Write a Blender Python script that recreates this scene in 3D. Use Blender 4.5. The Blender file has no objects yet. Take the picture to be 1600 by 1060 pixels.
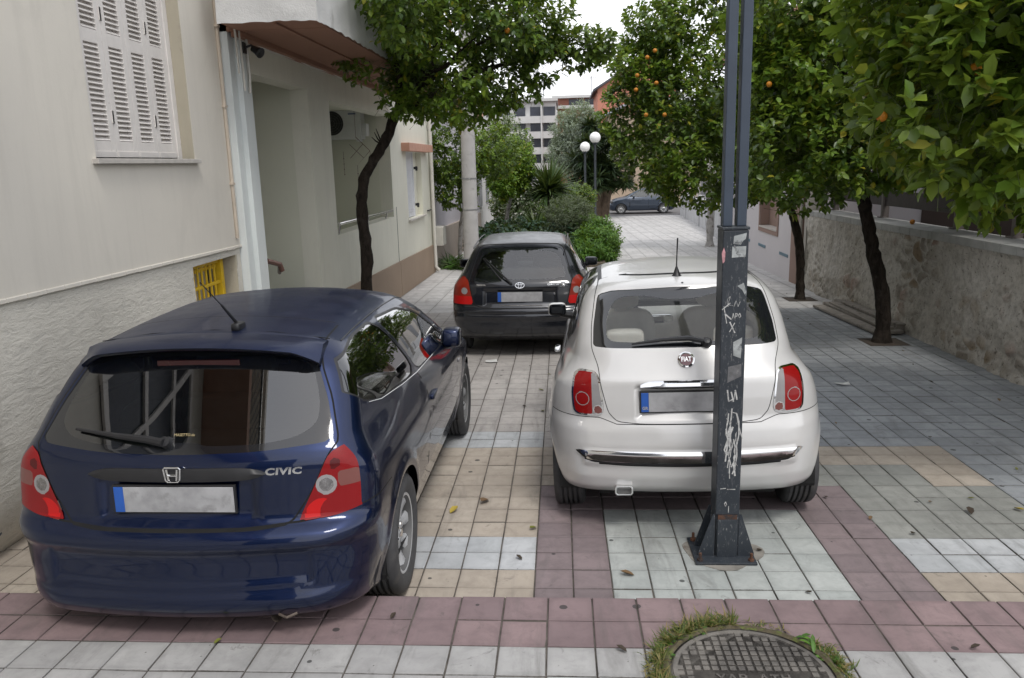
import bpy, math, random
import numpy as np
from mathutils import Vector, Matrix, noise
SC = bpy.context.scene
COL = SC.collection
R = math.radians
PI = math.pi
# ------------------------------------------------------------------ camera, sky, sun, exposure
S = 0.0235                        # the street falls away from the camera
cam = bpy.data.cameras.new('camera'); camo = bpy.data.objects.new('camera', cam); COL.objects.link(camo)
M3 = Matrix(((0.9979118, 0.0116838, 0.0635256), (0.0594715, 0.2175406, -0.9742378), (-0.0252022, 0.9759813, 0.2163915)))
camo.matrix_world = Matrix.Translation((0, 0, 2.04)) @ M3.to_4x4()
cam.sensor_width = 36; cam.lens = 36 * 1245 / 1600; cam.clip_start = 0.05; cam.clip_end = 3000
SC.camera = camo
SUN_EL, SUN_AZ = 60, 155          # azimuth measured from +Y clockwise
w = bpy.data.worlds.new("World"); SC.world = w; w.use_nodes = True
nt = w.node_tree; nt.nodes.clear()
sky = nt.nodes.new('ShaderNodeTexSky'); sky.sky_type = 'NISHITA'; sky.sun_disc = False
sky.sun_elevation = R(SUN_EL); sky.sun_rotation = R(SUN_AZ); sky.air_density = 1.5; sky.dust_density = 4; sky.ozone_density = 1
mx = nt.nodes.new('ShaderNodeMix'); mx.data_type = 'RGBA'; mx.inputs[0].default_value = .85
cl = nt.nodes.new('ShaderNodeTexNoise'); cl.inputs['Scale'].default_value = 1.6; cl.inputs['Detail'].default_value = 3
cr = nt.nodes.new('ShaderNodeValToRGB'); cr.color_ramp.elements[0].position = .3; cr.color_ramp.elements[1].position = .75
cr.color_ramp.elements[0].color = (9.6, 9.9, 10.8, 1); cr.color_ramp.elements[1].color = (14.6, 14.7, 15.0, 1)
bg = nt.nodes.new('ShaderNodeBackground'); bg.inputs[1].default_value = .12
out = nt.nodes.new('ShaderNodeOutputWorld')
nt.links.new(cl.outputs[0], cr.inputs[0]); nt.links.new(sky.outputs[0], mx.inputs[6]); nt.links.new(cr.outputs[0], mx.inputs[7])
nt.links.new(mx.outputs[2], bg.inputs[0]); nt.links.new(bg.outputs[0], out.inputs[0])
sl = bpy.data.lights.new('sun', 'SUN'); sl.energy = 1.4; sl.angle = R(14); sl.color = (1, .97, .92)
so = bpy.data.objects.new('sun', sl); COL.objects.link(so)
so.rotation_euler = Vector((-math.sin(R(SUN_AZ)) * math.cos(R(SUN_EL)), -math.cos(R(SUN_AZ)) * math.cos(R(SUN_EL)), -math.sin(R(SUN_EL)))).to_track_quat('-Z', 'Y').to_euler()
vs = SC.view_settings; vs.view_transform = 'Standard'; vs.look = 'None'; vs.gamma = 1; vs.use_curve_mapping = False
vs.exposure = 0.1
SC.cycles.max_bounces = 8; SC.cycles.transparent_max_bounces = 16
try: SC.cycles.use_denoising = True
except Exception: pass

# ------------------------------------------------------------------ materials
MATS = {}
def lin(c):
    return tuple(((v + .055) / 1.055) ** 2.4 if v > .04045 else v / 12.92 for v in c)
class NB:
    def __init__(s, name):
        s.m = bpy.data.materials.new(name); s.m.use_nodes = True; s.t = s.m.node_tree; s.t.nodes.clear()
        s.out = s.n('ShaderNodeOutputMaterial')
    def n(s, typ, **k):
        x = s.t.nodes.new(typ)
        for a, b in k.items():
            if a.startswith('i_'):
                key = a[2:].replace('_', ' ')
                x.inputs[int(key) if key.isdigit() else key].default_value = b
            else: setattr(x, a, b)
        return x
    def l(s, a, b): s.t.links.new(a, b)
    def coord(s, kind='Object'): return s.n('ShaderNodeTexCoord').outputs[kind]
    def noise(s, v, scale, detail=4, rough=.55, dist=0):
        x = s.n('ShaderNodeTexNoise'); x.inputs['Scale'].default_value = scale; x.inputs['Detail'].default_value = detail
        x.inputs['Roughness'].default_value = rough; x.inputs['Distortion'].default_value = dist
        if v is not None: s.l(v, x.inputs['Vector'])
        return x.outputs[0]
    def ramp(s, v, a, b, ca=(0, 0, 0, 1), cb=(1, 1, 1, 1)):
        x = s.n('ShaderNodeValToRGB'); e = x.color_ramp.elements
        e[0].position = a; e[1].position = b; e[0].color = ca; e[1].color = cb
        s.l(v, x.inputs[0]); return x.outputs[0]
    def mix(s, f, a, b, mode='MIX'):
        x = s.n('ShaderNodeMix'); x.data_type = 'RGBA'; x.blend_type = mode; x.clamp_factor = True
        for sock, v in ((x.inputs[0], f), (x.inputs[6], a), (x.inputs[7], b)):
            if isinstance(v, (int, float)): sock.default_value = v
            elif isinstance(v, tuple): sock.default_value = v if len(v) == 4 else (*v, 1)
            else: s.l(v, sock)
        return x.outputs[2]
    def math(s, op, a, b=None, c=None):
        x = s.n('ShaderNodeMath'); x.operation = op
        for i, v in enumerate((a, b, c)):
            if v is None: continue
            if isinstance(v, (int, float)): x.inputs[i].default_value = v
            else: s.l(v, x.inputs[i])
        return x.outputs[0]
    def bump(s, h, strength=.3, dist=.01, normal=None):
        x = s.n('ShaderNodeBump'); x.inputs['Strength'].default_value = strength; x.inputs['Distance'].default_value = dist
        s.l(h, x.inputs['Height'])
        if normal is not None: s.l(normal, x.inputs['Normal'])
        return x.outputs[0]
    def scaled(s, v, sc, loc=(0, 0, 0)):
        x = s.n('ShaderNodeMapping'); x.inputs['Scale'].default_value = sc; x.inputs['Location'].default_value = loc
        s.l(v, x.inputs[0]); return x.outputs[0]
    def bsdf(s, col, rough=.6, metal=0., spec=.5, coat=0., normal=None, trans=0., sheen=0):
        p = s.n('ShaderNodeBsdfPrincipled')
        def st(nm, v):
            if isinstance(v, (int, float)): p.inputs[nm].default_value = v
            elif isinstance(v, tuple): p.inputs[nm].default_value = v if len(v) == 4 else (*v, 1)
            else: s.l(v, p.inputs[nm])
        st('Base Color', col); st('Roughness', rough); st('Metallic', metal); st('Specular IOR Level', spec)
        st('Coat Weight', coat); p.inputs['Coat Roughness'].default_value = .03
        st('Transmission Weight', trans)
        if normal is not None: s.l(normal, p.inputs['Normal'])
        return p
    def done(s, sh): s.l(sh, s.out.inputs[0]); return s.m

def plain(name, col, rough=.5, metal=0, spec=.5, coat=0, var=.12, vs_=6, bump=.0, bs=60, coord='Object', dirt=None, dirts=5, dirtth=.55):
    """general surface: slight colour variation, roughness variation, fine bump, optional blotches of a second colour"""
    if name in MATS: return MATS[name]
    b = NB(name); v = b.coord(coord)
    n1 = b.noise(v, vs_, 5)
    lo = tuple(c * (1 - var) for c in col); hi = tuple(min(1, c * (1 + var)) for c in col)
    c = b.mix(b.ramp(n1, .3, .7), (*lo, 1), (*hi, 1))
    if dirt is not None:
        n2 = b.noise(v, dirts, 8, .65, .4)
        c = b.mix(b.ramp(n2, dirtth, dirtth + .12), c, (*dirt, 1))
    r = b.math('ADD', b.math('MULTIPLY', b.noise(v, vs_ * 2.3, 3), .18), rough - .09)
    nm = None
    if bump: nm = b.bump(b.noise(v, bs, 4, .6), bump, .004)
    p = b.bsdf(c, r, metal, spec, coat, nm)
    MATS[name] = b.done(p.outputs[0]); return MATS[name]

def plaster(name, col, col2=None, rough_bump=.25, scale=1, stain=None, chips=None, streak=True):
    if name in MATS: return MATS[name]
    b = NB(name); v = b.coord()
    n1 = b.noise(v, .9 * scale, 6, .6)
    col2 = col2 or tuple(c * .86 for c in col)
    c = b.mix(b.ramp(n1, .35, .68), (*col, 1), (*col2, 1))
    fine = b.noise(v, 90, 3, .6)
    c = b.mix(b.math('MULTIPLY', fine, .14), c, tuple(x * .72 for x in col))
    if streak:
        sv = b.scaled(v, (7, 7, .5)); n3 = b.noise(sv, 1.4, 5, .6)
        c = b.mix(b.math('MULTIPLY', b.ramp(n3, .50, .78), .22), c, tuple(x * .66 for x in col))
        n7 = b.noise(b.scaled(v, (1, 2.2, 1.1), (5, 5, 5)), .8, 9, .7, 1.2)
        c = b.mix(b.math('MULTIPLY', b.ramp(n7, .52, .62), .22), c, tuple(x * .80 for x in col))
    if stain:
        n4 = b.noise(v, 2.3, 9, .68, .8)
        c = b.mix(b.math('MULTIPLY', b.ramp(n4, .56, .66), .7), c, stain)
    h = b.math('ADD', b.math('MULTIPLY', b.noise(v, 26, 6, .62, .3), .6), b.math('MULTIPLY', fine, .4))
    if chips:
        n5 = b.noise(b.scaled(v, (1, 1, 1.6)), 5.5, 6, .6, .3); ch = b.ramp(n5, .705, .715)
        c = b.mix(ch, c, chips); h = b.math('SUBTRACT', h, ch)
    nm = b.bump(h, rough_bump, .012)
    MATS[name] = b.done(b.bsdf(c, .88, 0, .25, 0, nm).outputs[0]); return MATS[name]

def stucco_trowel(name, col):
    """thick hand-thrown plaster with short raised ridges and old paint chips"""
    if name in MATS: return MATS[name]
    b = NB(name); v = b.coord()
    sv = b.scaled(v, (1, .8, 2.4))
    r1 = b.noise(sv, 8, 8, .70, .45); r2 = b.noise(sv, 28, 5, .65, .3)
    h = b.math('ADD', b.math('MULTIPLY', b.ramp(r1, .36, .62), 1.0), b.math('MULTIPLY', r2, .55))
    c = b.mix(b.ramp(b.noise(v, 1.5, 6), .35, .7), (*col, 1), tuple(x * .84 for x in col))
    c = b.mix(b.math('MULTIPLY', b.ramp(r1, .33, .45, (1, 1, 1, 1), (0, 0, 0, 1)), .35), c, (.33, .32, .30, 1))
    n5 = b.noise(b.scaled(v, (1, 1, .8), (3, 1, 2)), 7.5, 5, .6, .4); ch = b.ramp(n5, .715, .722)
    c = b.mix(ch, c, (.10, .12, .15, 1))
    n6 = b.noise(v, 3.0, 8, .7, .5)
    c = b.mix(b.math('MULTIPLY', b.ramp(n6, .60, .7), .45), c, (.30, .28, .24, 1))
    nm = b.bump(h, .38, .015)
    MATS[name] = b.done(b.bsdf(c, .9, 0, .2, 0, nm).outputs[0]); return MATS[name]

def paint(name, col, metal=.35, rough=.32, dust=.25, coat=1.0, dull=.75, dustcol=(.35, .34, .33)):
    if name in MATS: return MATS[name]
    b = NB(name); v = b.coord()
    c = b.mix(b.ramp(b.noise(v, 2.2, 4), .3, .7), tuple(x * .93 for x in col), tuple(min(1, x * 1.07) for x in col))
    geo = b.n('ShaderNodeNewGeometry'); sp = b.n('ShaderNodeSeparateXYZ'); b.l(geo.outputs['Normal'], sp.inputs[0])
    up = b.math('MULTIPLY', b.ramp(sp.outputs[2], .55, 1.0), dust)
    dn = b.math('MULTIPLY', up, b.ramp(b.noise(v, 7, 8, .7), .25, .75))
    c2 = b.mix(dn, c, dustcol)
    d2 = b.ramp(b.noise(v, 60, 6, .75), .60, .8)
    c3 = b.mix(b.math('MULTIPLY', d2, dust * .35), c2, dustcol)
    r = b.math('ADD', rough, b.math('MULTIPLY', dn, .5))
    p = b.bsdf(c3, r, b.math('SUBTRACT', metal, b.math('MULTIPLY', dn, metal)), .5, b.math('SUBTRACT', coat, b.math('MULTIPLY', b.math('MULTIPLY', b.ramp(sp.outputs[2], .5, .98), coat), dull)),
               b.bump(b.noise(v, 220, 2), .012, .001))
    cr_ = b.math('ADD', .02, b.math('MULTIPLY', b.ramp(b.noise(v, 12, 6, .7), .4, .8), .07)); b.l(cr_, p.inputs['Coat Roughness'])
    MATS[name] = b.done(p.outputs[0]); return MATS[name]

def glass(name, tint=(.35, .42, .40), refl=2.2, dust=.025):
    if name in MATS: return MATS[name]
    b = NB(name); v = b.coord()
    tr = b.n('ShaderNodeBsdfTransparent'); tr.inputs[0].default_value = (*tint, 1)
    gl = b.n('ShaderNodeBsdfGlossy'); gl.inputs['Roughness'].default_value = .015; gl.inputs[0].default_value = (1, 1, 1, 1)
    fr = b.n('ShaderNodeFresnel'); fr.inputs[0].default_value = 1.62
    mxs = b.n('ShaderNodeMixShader'); b.l(b.math('MULTIPLY', fr.outputs[0], refl), mxs.inputs[0]); b.l(tr.outputs[0], mxs.inputs[1]); b.l(gl.outputs[0], mxs.inputs[2])
    df = b.n('ShaderNodeBsdfDiffuse'); df.inputs[0].default_value = (.5, .5, .48, 1)
    m2 = b.n('ShaderNodeMixShader'); b.l(b.math('MULTIPLY', b.ramp(b.noise(v, 5, 7, .7), .35, .75), dust), m2.inputs[0]); b.l(mxs.outputs[0], m2.inputs[1]); b.l(df.outputs[0], m2.inputs[2])
    MATS[name] = b.done(m2.outputs[0]); return MATS[name]

def leafmat(name, cols, rough=.42, trans=.28, vein=True):
    """leaves: every leaf (mesh island) takes its own tone between the given colours"""
    if name in MATS: return MATS[name]
    b = NB(name); g = b.n('ShaderNodeNewGeometry')
    x = b.n('ShaderNodeValToRGB'); x.color_ramp.interpolation = 'LINEAR'; e = x.color_ramp.elements
    while len(e) < len(cols): e.new(.5)
    for i, (p_, c) in enumerate(cols): e[i].position = p_; e[i].color = (*c, 1)
    b.l(g.outputs['Random Per Island'], x.inputs[0])
    c = x.outputs[0]
    p = b.bsdf(c, rough, 0, .45)
    tl = b.n('ShaderNodeBsdfTranslucent'); b.l(b.mix(.5, c, (.30, .38, .04, 1), 'MIX'), tl.inputs[0])
    mxs = b.n('ShaderNodeMixShader'); mxs.inputs[0].default_value = trans; b.l(p.outputs[0], mxs.inputs[1]); b.l(tl.outputs[0], mxs.inputs[2])
    MATS[name] = b.done(mxs.outputs[0]); return MATS[name]

# ------------------------------------------------------------------ mesh building
WROOT = {}
def setpar(o, p):
    o.parent = p
    if p.name in WROOT: o.matrix_parent_inverse = Matrix.Translation(-WROOT[p.name])
class MB:
    def __init__(s): s.v = []; s.f = []; s.mi = []; s.cur = 0
    def add(s, vs, fs, mi=None):
        o = len(s.v); s.v += [tuple(map(float, p)) for p in vs]; s.f += [tuple(i + o for i in f) for f in fs]
        s.mi += [s.cur if mi is None else mi] * len(fs); return s
    def box(s, x0, x1, y0, y1, z0, z1, mi=None, T=None):
        vs = [(x, y, z) for z in (z0, z1) for y in (y0, y1) for x in (x0, x1)]
        if T is not None: vs = [T @ Vector(v) for v in vs]
        return s.add(vs, [(0, 2, 3, 1), (4, 5, 7, 6), (0, 1, 5, 4), (2, 6, 7, 3), (0, 4, 6, 2), (1, 3, 7, 5)], mi)
    def slopebox(s, x0, x1, y0, y1, zb, zt, mi=None):
        """box whose bottom and top heights are functions (or constants) of y"""
        fb = zb if callable(zb) else (lambda y: zb); ft = zt if callable(zt) else (lambda y: zt)
        vs = [(x, y, fb(y)) for y in (y0, y1) for x in (x0, x1)] + [(x, y, ft(y)) for y in (y0, y1) for x in (x0, x1)]
        return s.add(vs, [(0, 2, 3, 1), (4, 5, 7, 6), (0, 1, 5, 4), (2, 6, 7, 3), (0, 4, 6, 2), (1, 3, 7, 5)], mi)
    def tube(s, pts, rad, n=8, mi=None, caps=True):
        pts = [Vector(p) for p in pts]; k = len(pts)
        rad = [rad] * k if isinstance(rad, (int, float)) else rad
        vs, fs = [], []; ref = None
        for i, p in enumerate(pts):
            t = (pts[min(i + 1, k - 1)] - pts[max(i - 1, 0)]).normalized()
            if ref is None: ref = Vector((0, 0, 1)) if abs(t.z) < .9 else Vector((1, 0, 0))
            a = (ref - t * ref.dot(t)).normalized(); ref = a; bb = t.cross(a)
            for j in range(n):
                th = 2 * PI * j / n; vs.append(p + (a * math.cos(th) + bb * math.sin(th)) * rad[i])
        for i in range(k - 1):
            for j in range(n):
                j2 = (j + 1) % n; fs.append((i * n + j, i * n + j2, (i + 1) * n + j2, (i + 1) * n + j))
        if caps: fs.append(tuple(range(n - 1, -1, -1))); fs.append(tuple((k - 1) * n + j for j in range(n)))
        return s.add(vs, fs, mi)
    def lathe(s, prof, n=32, T=None, mi=None, closed=False, caps=True):
        """profile of (radius, height) turned round the z axis, then moved by T"""
        vs, fs = [], []; k = len(prof)
        for r, h in prof:
            for j in range(n):
                th = 2 * PI * j / n; vs.append(Vector((r * math.cos(th), r * math.sin(th), h)))
        for i in range(k - (0 if closed else 1)):
            i2 = (i + 1) % k
            for j in range(n):
                j2 = (j + 1) % n; fs.append((i * n + j, i * n + j2, i2 * n + j2, i2 * n + j))
        if not closed and caps:
            if prof[0][0] > 1e-6: fs.append(tuple(range(n - 1, -1, -1)))
            if prof[-1][0] > 1e-6: fs.append(tuple((k - 1) * n + j for j in range(n)))
        if T is not None: vs = [T @ v for v in vs]
        return s.add(vs, fs, mi)
    def prism(s, poly, h0, h1, T=None, mi=None):
        n = len(poly); vs = [Vector((x, y, h0)) for x, y in poly] + [Vector((x, y, h1)) for x, y in poly]
        if T is not None: vs = [T @ v for v in vs]
        fs = [tuple(range(n - 1, -1, -1)), tuple(range(n, 2 * n))] + [(i, (i + 1) % n, n + (i + 1) % n, n + i) for i in range(n)]
        return s.add(vs, fs, mi)
    def build(s, name, mats, parent=None, smooth=False, bevel=0, seg=2, angle=35, loc=None):
        me = bpy.data.meshes.new(name); me.from_pydata(s.v, [], s.f); me.update()
        if not isinstance(mats, (list, tuple)): mats = [mats]
        for m in mats: me.materials.append(m)
        me.polygons.foreach_set('material_index', s.mi)
        o = bpy.data.objects.new(name, me); COL.objects.link(o)
        if parent is not None: setpar(o, parent)
        if loc is not None: o.location = loc
        if smooth:
            me.polygons.foreach_set('use_smooth', [True] * len(me.polygons))
            try: me.set_sharp_from_angle(angle=R(angle))
            except Exception: pass
        if bevel:
            m = o.modifiers.new('bevel', 'BEVEL'); m.width = bevel; m.segments = seg; m.limit_method = 'ANGLE'; m.angle_limit = R(40)
        return o

def meshobj(name, V, F, mats, parent=None, mi=None, normals=None, smooth=True):
    me = bpy.data.meshes.new(name)
    me.from_pydata([tuple(v) for v in np.asarray(V, float).tolist()], [], F); me.update()
    for m in (mats if isinstance(mats, (list, tuple)) else [mats]): me.materials.append(m)
    if mi is not None: me.polygons.foreach_set('material_index', mi)
    if smooth: me.polygons.foreach_set('use_smooth', [True] * len(me.polygons))
    if normals is not None: me.normals_split_custom_set_from_vertices([tuple(n) for n in np.asarray(normals, float).tolist()])
    o = bpy.data.objects.new(name, me); COL.objects.link(o)
    if parent is not None: setpar(o, parent)
    return o

def tag(o, label=None, cat=None, group=None, kind=None):
    if label: o['label'] = label
    if cat: o['category'] = cat
    if group: o['group'] = group
    if kind: o['kind'] = kind
    return o
def thing(name, label, cat, loc=(0, 0, 0), group=None, rz=0):
    o = bpy.data.objects.new(name, None); COL.objects.link(o); o.location = loc; o.rotation_euler = (0, 0, rz)
    o.empty_display_size = .1
    return tag(o, label, cat, group)
def wthing(name, label, cat, loc=(0, 0, 0), group=None):
    """a thing whose parts are modelled in world coordinates"""
    o = thing(name, label, cat, loc, group); WROOT[o.name] = Vector(loc); return o
def dup(o, loc=None, label=None, parent=None, rz=None, scale=None):
    c = o.copy(); COL.objects.link(c)
    if parent is not None: c.parent = parent
    if loc is not None: c.location = loc
    if rz is not None: c.rotation_euler = (0, 0, rz)
    if scale is not None: c.scale = (scale, scale, scale)
    if label: c['label'] = label
    for ch in [x for x in list(bpy.data.objects) if x.parent == o]: dup(ch, parent=c)
    return c
def gz(y): return -S * y
# ================================================================== GROUND
rnd = random.Random(7)
KY = 3.345                        # front face of the step between the two pavement levels
def tilemat(name, col, col2, pitch=.2, ox=-.161, oy=3.7, grout=(.13, .12, .105), gw=.011, stain=.55, spots=True):
    """square cement tiles: grout grid laid out in metres, every tile with its own tone"""
    b = NB(name); v = b.coord()
    sp = b.n('ShaderNodeSeparateXYZ')
    wob = b.n('ShaderNodeVectorMath', operation='SCALE'); wob.inputs[3].default_value = .010
    nv = b.n('ShaderNodeTexNoise'); nv.inputs['Scale'].default_value = 1.6; b.l(v, nv.inputs['Vector'])
    sb = b.n('ShaderNodeVectorMath', operation='SUBTRACT'); sb.inputs[1].default_value = (.5, .5, .5); b.l(nv.outputs[1], sb.inputs[0]); b.l(sb.outputs[0], wob.inputs[0])
    ad = b.n('ShaderNodeVectorMath', operation='ADD'); b.l(v, ad.inputs[0]); b.l(wob.outputs[0], ad.inputs[1])
    b.l(ad.outputs[0], sp.inputs[0])
    ux = b.math('DIVIDE', b.math('SUBTRACT', sp.outputs[0], ox), pitch); uy = b.math('DIVIDE', b.math('SUBTRACT', sp.outputs[1], oy), pitch)
    fx = b.math('FRACT', ux); fy = b.math('FRACT', uy)
    dx = b.math('MINIMUM', fx, b.math('SUBTRACT', 1.0, fx)); dy = b.math('MINIMUM', fy, b.math('SUBTRACT', 1.0, fy))
    fine = b.noise(v, 55, 4, .7)
    d = b.math('ADD', b.math('MINIMUM', dx, dy), b.math('MULTIPLY', b.math('SUBTRACT', fine, .5), .02))
    tile = b.ramp(d, gw * .75, gw * 1.6)                       # 0 in the joint, 1 on the tile
    ij = b.n('ShaderNodeCombineXYZ'); b.l(b.math('FLOOR', ux), ij.inputs[0]); b.l(b.math('FLOOR', uy), ij.inputs[1])
    wn = b.n('ShaderNodeTexWhiteNoise'); wn.noise_dimensions = '3D'; b.l(ij.outputs[0], wn.inputs[0])
    c = b.mix(wn.outputs[0], (*col, 1), (*col2, 1))
    big = b.noise(v, 1.3, 6, .62)
    c = b.mix(b.math('MULTIPLY', b.ramp(big, .42, .66), stain), c, tuple(x * .62 for x in col))
    sm = b.noise(v, 9, 8, .7, .4)
    c = b.mix(b.math('MULTIPLY', b.ramp(sm, .44, .68), .50), c, tuple(x * .62 for x in col))
    mk = b.noise(b.scaled(v, (2.2, .35, 1)), 3.0, 7, .7, .6)
    c = b.mix(b.math('MULTIPLY', b.ramp(mk, .54, .72), .45), c, (.10, .095, .088, 1))
    c = b.mix(b.math('MULTIPLY', b.ramp(b.noise(v, 4.3, 9, .75, 1.5), .60, .68), .55), c, (.085, .08, .072, 1))
    c = b.mix(b.math('MULTIPLY', b.ramp(fine, .62, .72), .25), c, tuple(x * .5 for x in col))
    c = b.mix(b.math('MULTIPLY', b.ramp(d, .5 * gw, .16, (1, 1, 1, 1), (0, 0, 0, 1)), .30), c, tuple(x * .55 for x in col))
    if spots:                                                  # trodden chewing gum
        vo = b.n('ShaderNodeTexVoronoi', voronoi_dimensions='2D'); vo.inputs['Scale'].default_value = 3.1; b.l(v, vo.inputs['Vector'])
        sz = b.n('ShaderNodeSeparateColor'); b.l(vo.outputs['Color'], sz.inputs[0])
        dd = b.math('ADD', vo.outputs['Distance'], b.math('MULTIPLY', fine, .02))
        rad = b.math('MULTIPLY', b.math('SUBTRACT', sz.outputs[0], .45), .13)
        spot = b.math('LESS_THAN', dd, rad)
        c = b.mix(b.math('MULTIPLY', spot, .82), c, (.035, .035, .035, 1))
        vo2 = b.n('ShaderNodeTexVoronoi', voronoi_dimensions='2D'); vo2.inputs['Scale'].default_value = 8; b.l(v, vo2.inputs['Vector'])
        sz2 = b.n('ShaderNodeSeparateColor'); b.l(vo2.outputs['Color'], sz2.inputs[0])
        s2 = b.math('LESS_THAN', b.math('ADD', vo2.outputs['Distance'], b.math('MULTIPLY', fine, .05)), b.math('MULTIPLY', b.math('SUBTRACT', sz2.outputs[0], .82), .36))
        c = b.mix(b.math('MULTIPLY', s2, .6), c, (.06, .055, .05, 1))
    c = b.mix(tile, (*grout, 1), c)
    tilt = b.math('ADD', b.math('MULTIPLY', b.math('SUBTRACT', fx, .5), b.math('SUBTRACT', wn.outputs[0], .5)), b.math('MULTIPLY', wn.outputs[0], .5))
    h = b.math('ADD', b.math('ADD', b.math('MULTIPLY', tile, 1.0), b.math('MULTIPLY', fine, .16)), b.math('MULTIPLY', tilt, .25))
    nm = b.bump(h, .6, .004)
    r = b.math('ADD', .58, b.math('MULTIPLY', sm, .3))
    return b.done(b.bsdf(c, r, 0, .35, 0, nm).outputs[0])

TM = {
 'beige': tilemat('tile_beige', (.40, .345, .285), (.49, .43, .36)),
 'pink': tilemat('tile_pink', (.21, .17, .175), (.28, .222, .225), stain=.3),
 'white': tilemat('tile_white', (.44, .455, .465), (.52, .53, .54)),
 'green': tilemat('tile_green', (.40, .425, .41), (.49, .51, .49)),
 'greygreen': tilemat('tile_greygreen', (.265, .27, .25), (.33, .33, .305)),
 'blue': tilemat('tile_blue', (.285, .30, .315), (.37, .385, .40)),
 'warm': tilemat('tile_warm', (.40, .375, .355), (.48, .45, .425)),
 'far': tilemat('tile_far', (.52, .51, .50), (.59, .575, .56), pitch=.4, gw=.009, spots=False),
}
TK = list(TM); 
def zone(x, y):
    if y > 12.5: return 'far'
    if x < -.161:
        if y < 3.9: return 'beige'
        if y < 4.3: return 'white' if x > -.97 else 'beige'
        if y < 5.9: return 'beige'
        if y < 6.3: return 'white'
        return 'warm' if (y < 9.9 or x < -1.5) else 'warm'
    if x < 1.84:
        if y < 4.7 and .239 < x < 1.43: return 'green'
        if y < 5.1: return 'pink'
        if y < 5.9: return 'beige' if x < 1.2 else ('beige' if y > 5.5 else 'greygreen')
        if x < 1.2: return 'warm'
    else:
        if y < 3.9: return 'beige'
        if y < 4.3: return 'white'
        if x < 2.84:
            if y < 5.1: return 'greygreen'
            if y < 5.9: return 'beige' if (y > 5.5 or x > 2.43) else 'greygreen'
    if y < 5.9: return 'blue'
    return 'blue'
def tile_block(mb, x0, x1, y0, y1, zf, mi, full=True, j=.0032, c=.0035):
    """one cement tile: its own height and tilt, a small worn bevel, open joints round it"""
    h = rnd.uniform(-.0016, .0010); tx, ty = rnd.uniform(-.006, .006), rnd.uniform(-.006, .006); cx, cy = (x0 + x1) / 2, (y0 + y1) / 2
    jx = [rnd.uniform(-.0012, .0012) for _ in range(4)]
    if rnd.random() < .05: h -= .003; tx *= 2.5
    def P(x, y, d): return (x, y, zf(y) + h + (x - cx) * tx + (y - cy) * ty - d)
    o = [(x0 + j + jx[0], y0 + j + jx[1]), (x1 - j + jx[2], y0 + j + jx[1]), (x1 - j + jx[2], y1 - j + jx[3]), (x0 + j + jx[0], y1 - j + jx[3])]
    sg = [(1, 1), (-1, 1), (-1, -1), (1, -1)]; i_ = [(a + c * s * rnd.uniform(.7, 1.6), b + c * t * rnd.uniform(.7, 1.6)) for (a, b), (s, t) in zip(o, sg)]
    V = [P(x, y, .012) for x, y in o] + [P(x, y, .0028) for x, y in o] + [P(x, y, 0) for x, y in i_]
    F = [(8, 9, 10, 11)] + [(a, (a + 1) % 4, 4 + (a + 1) % 4, 4 + a) for a in range(4)] + [(4 + a, 4 + (a + 1) % 4, 8 + (a + 1) % 4, 8 + a) for a in range(4)]
    if rnd.random() < .06:    # a knocked-off corner
        k = rnd.randrange(4); a = V[8 + k]; s, t = sg[k]; L_ = rnd.uniform(.008, .02); V[8 + k] = (a[0] + s * L_, a[1] + t * L_, a[2] - .001)
    mb.add(V, F, mi)
mb = MB()
xs = [-3.6] + [-.161 + .2 * k for k in range(-15, 26)] + [5.2]; ys = [KY + .02] + [3.7 + .2 * k for k in range(0, 48)]
ys = [KY + .02, 3.5] + [3.7 + .2 * k for k in range(0, 46)] + [13.5, 15.5, 18, 21, 25, 30, 38, 45.5]
for i in range(len(xs) - 1):
    for j in range(len(ys) - 1):
        x0, x1, y0, y1 = xs[i], xs[i + 1], ys[j], ys[j + 1]
        if y0 > 14 and i == len(xs) - 2: x1 = 7.2
        m_ = TK.index(zone((x0 + x1) / 2, (y0 + y1) / 2))
        if y1 < 9.6: tile_block(mb, x0, x1, y0, y1, gz, m_, y0 > KY + .1)
        else: mb.add([(x0, y0, gz(y0)), (x1, y0, gz(y0)), (x1, y1, gz(y1)), (x0, y1, gz(y1))], [(0, 1, 2, 3)], m_)
grout_i = len(TK); mb.add([(-3.6, KY + .02, gz(KY + .02) - .008), (5.2, KY + .02, gz(KY + .02) - .008), (5.2, 9.7, gz(9.7) - .008), (-3.6, 9.7, gz(9.7) - .008)], [(0, 1, 2, 3)], grout_i)
groutm = plain('joint_sand', (.10, .088, .075), .95, var=.45, vs_=14, bump=.5, bs=200, dirt=(.045, .04, .035), dirts=6)
pav = mb.build('pavement', [TM[k] for k in TK] + [groutm]); tag(pav, kind='structure')

# upper pavement: two pink rows along the edge, then pale tiles; edge rounded over
UP = dict(pitch=.2, ox=-.681, oy=KY, gw=.012, grout=(.10, .09, .08))
up_pink = tilemat('upper_tile_pink', (.225, .165, .17), (.295, .215, .215), **UP)
up_pale = tilemat('upper_tile_pale', (.37, .365, .36), (.46, .455, .445), **UP)
mb = MB()
def uz(y): return .15 + gz(y)
cols = [-6, -3.4, 0, 2.2, 5.2, 9]
for i in range(-15, 30):
    for k in range(7):
        xa, yb_ = -.681 + .2 * i, KY - .2 * k; ya_ = yb_ - .2
        tile_block(mb, xa, xa + .2, ya_, yb_ + (.003 if k == 0 else 0), uz, 0 if k < 2 else 1, c=.003)
mb.add([(-4, 1.9, uz(1.9) - .007), (5.6, 1.9, uz(1.9) - .007), (5.6, KY - .004, uz(KY) - .007), (-4, KY - .004, uz(KY) - .007)], [(0, 1, 2, 3)], 2)
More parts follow.
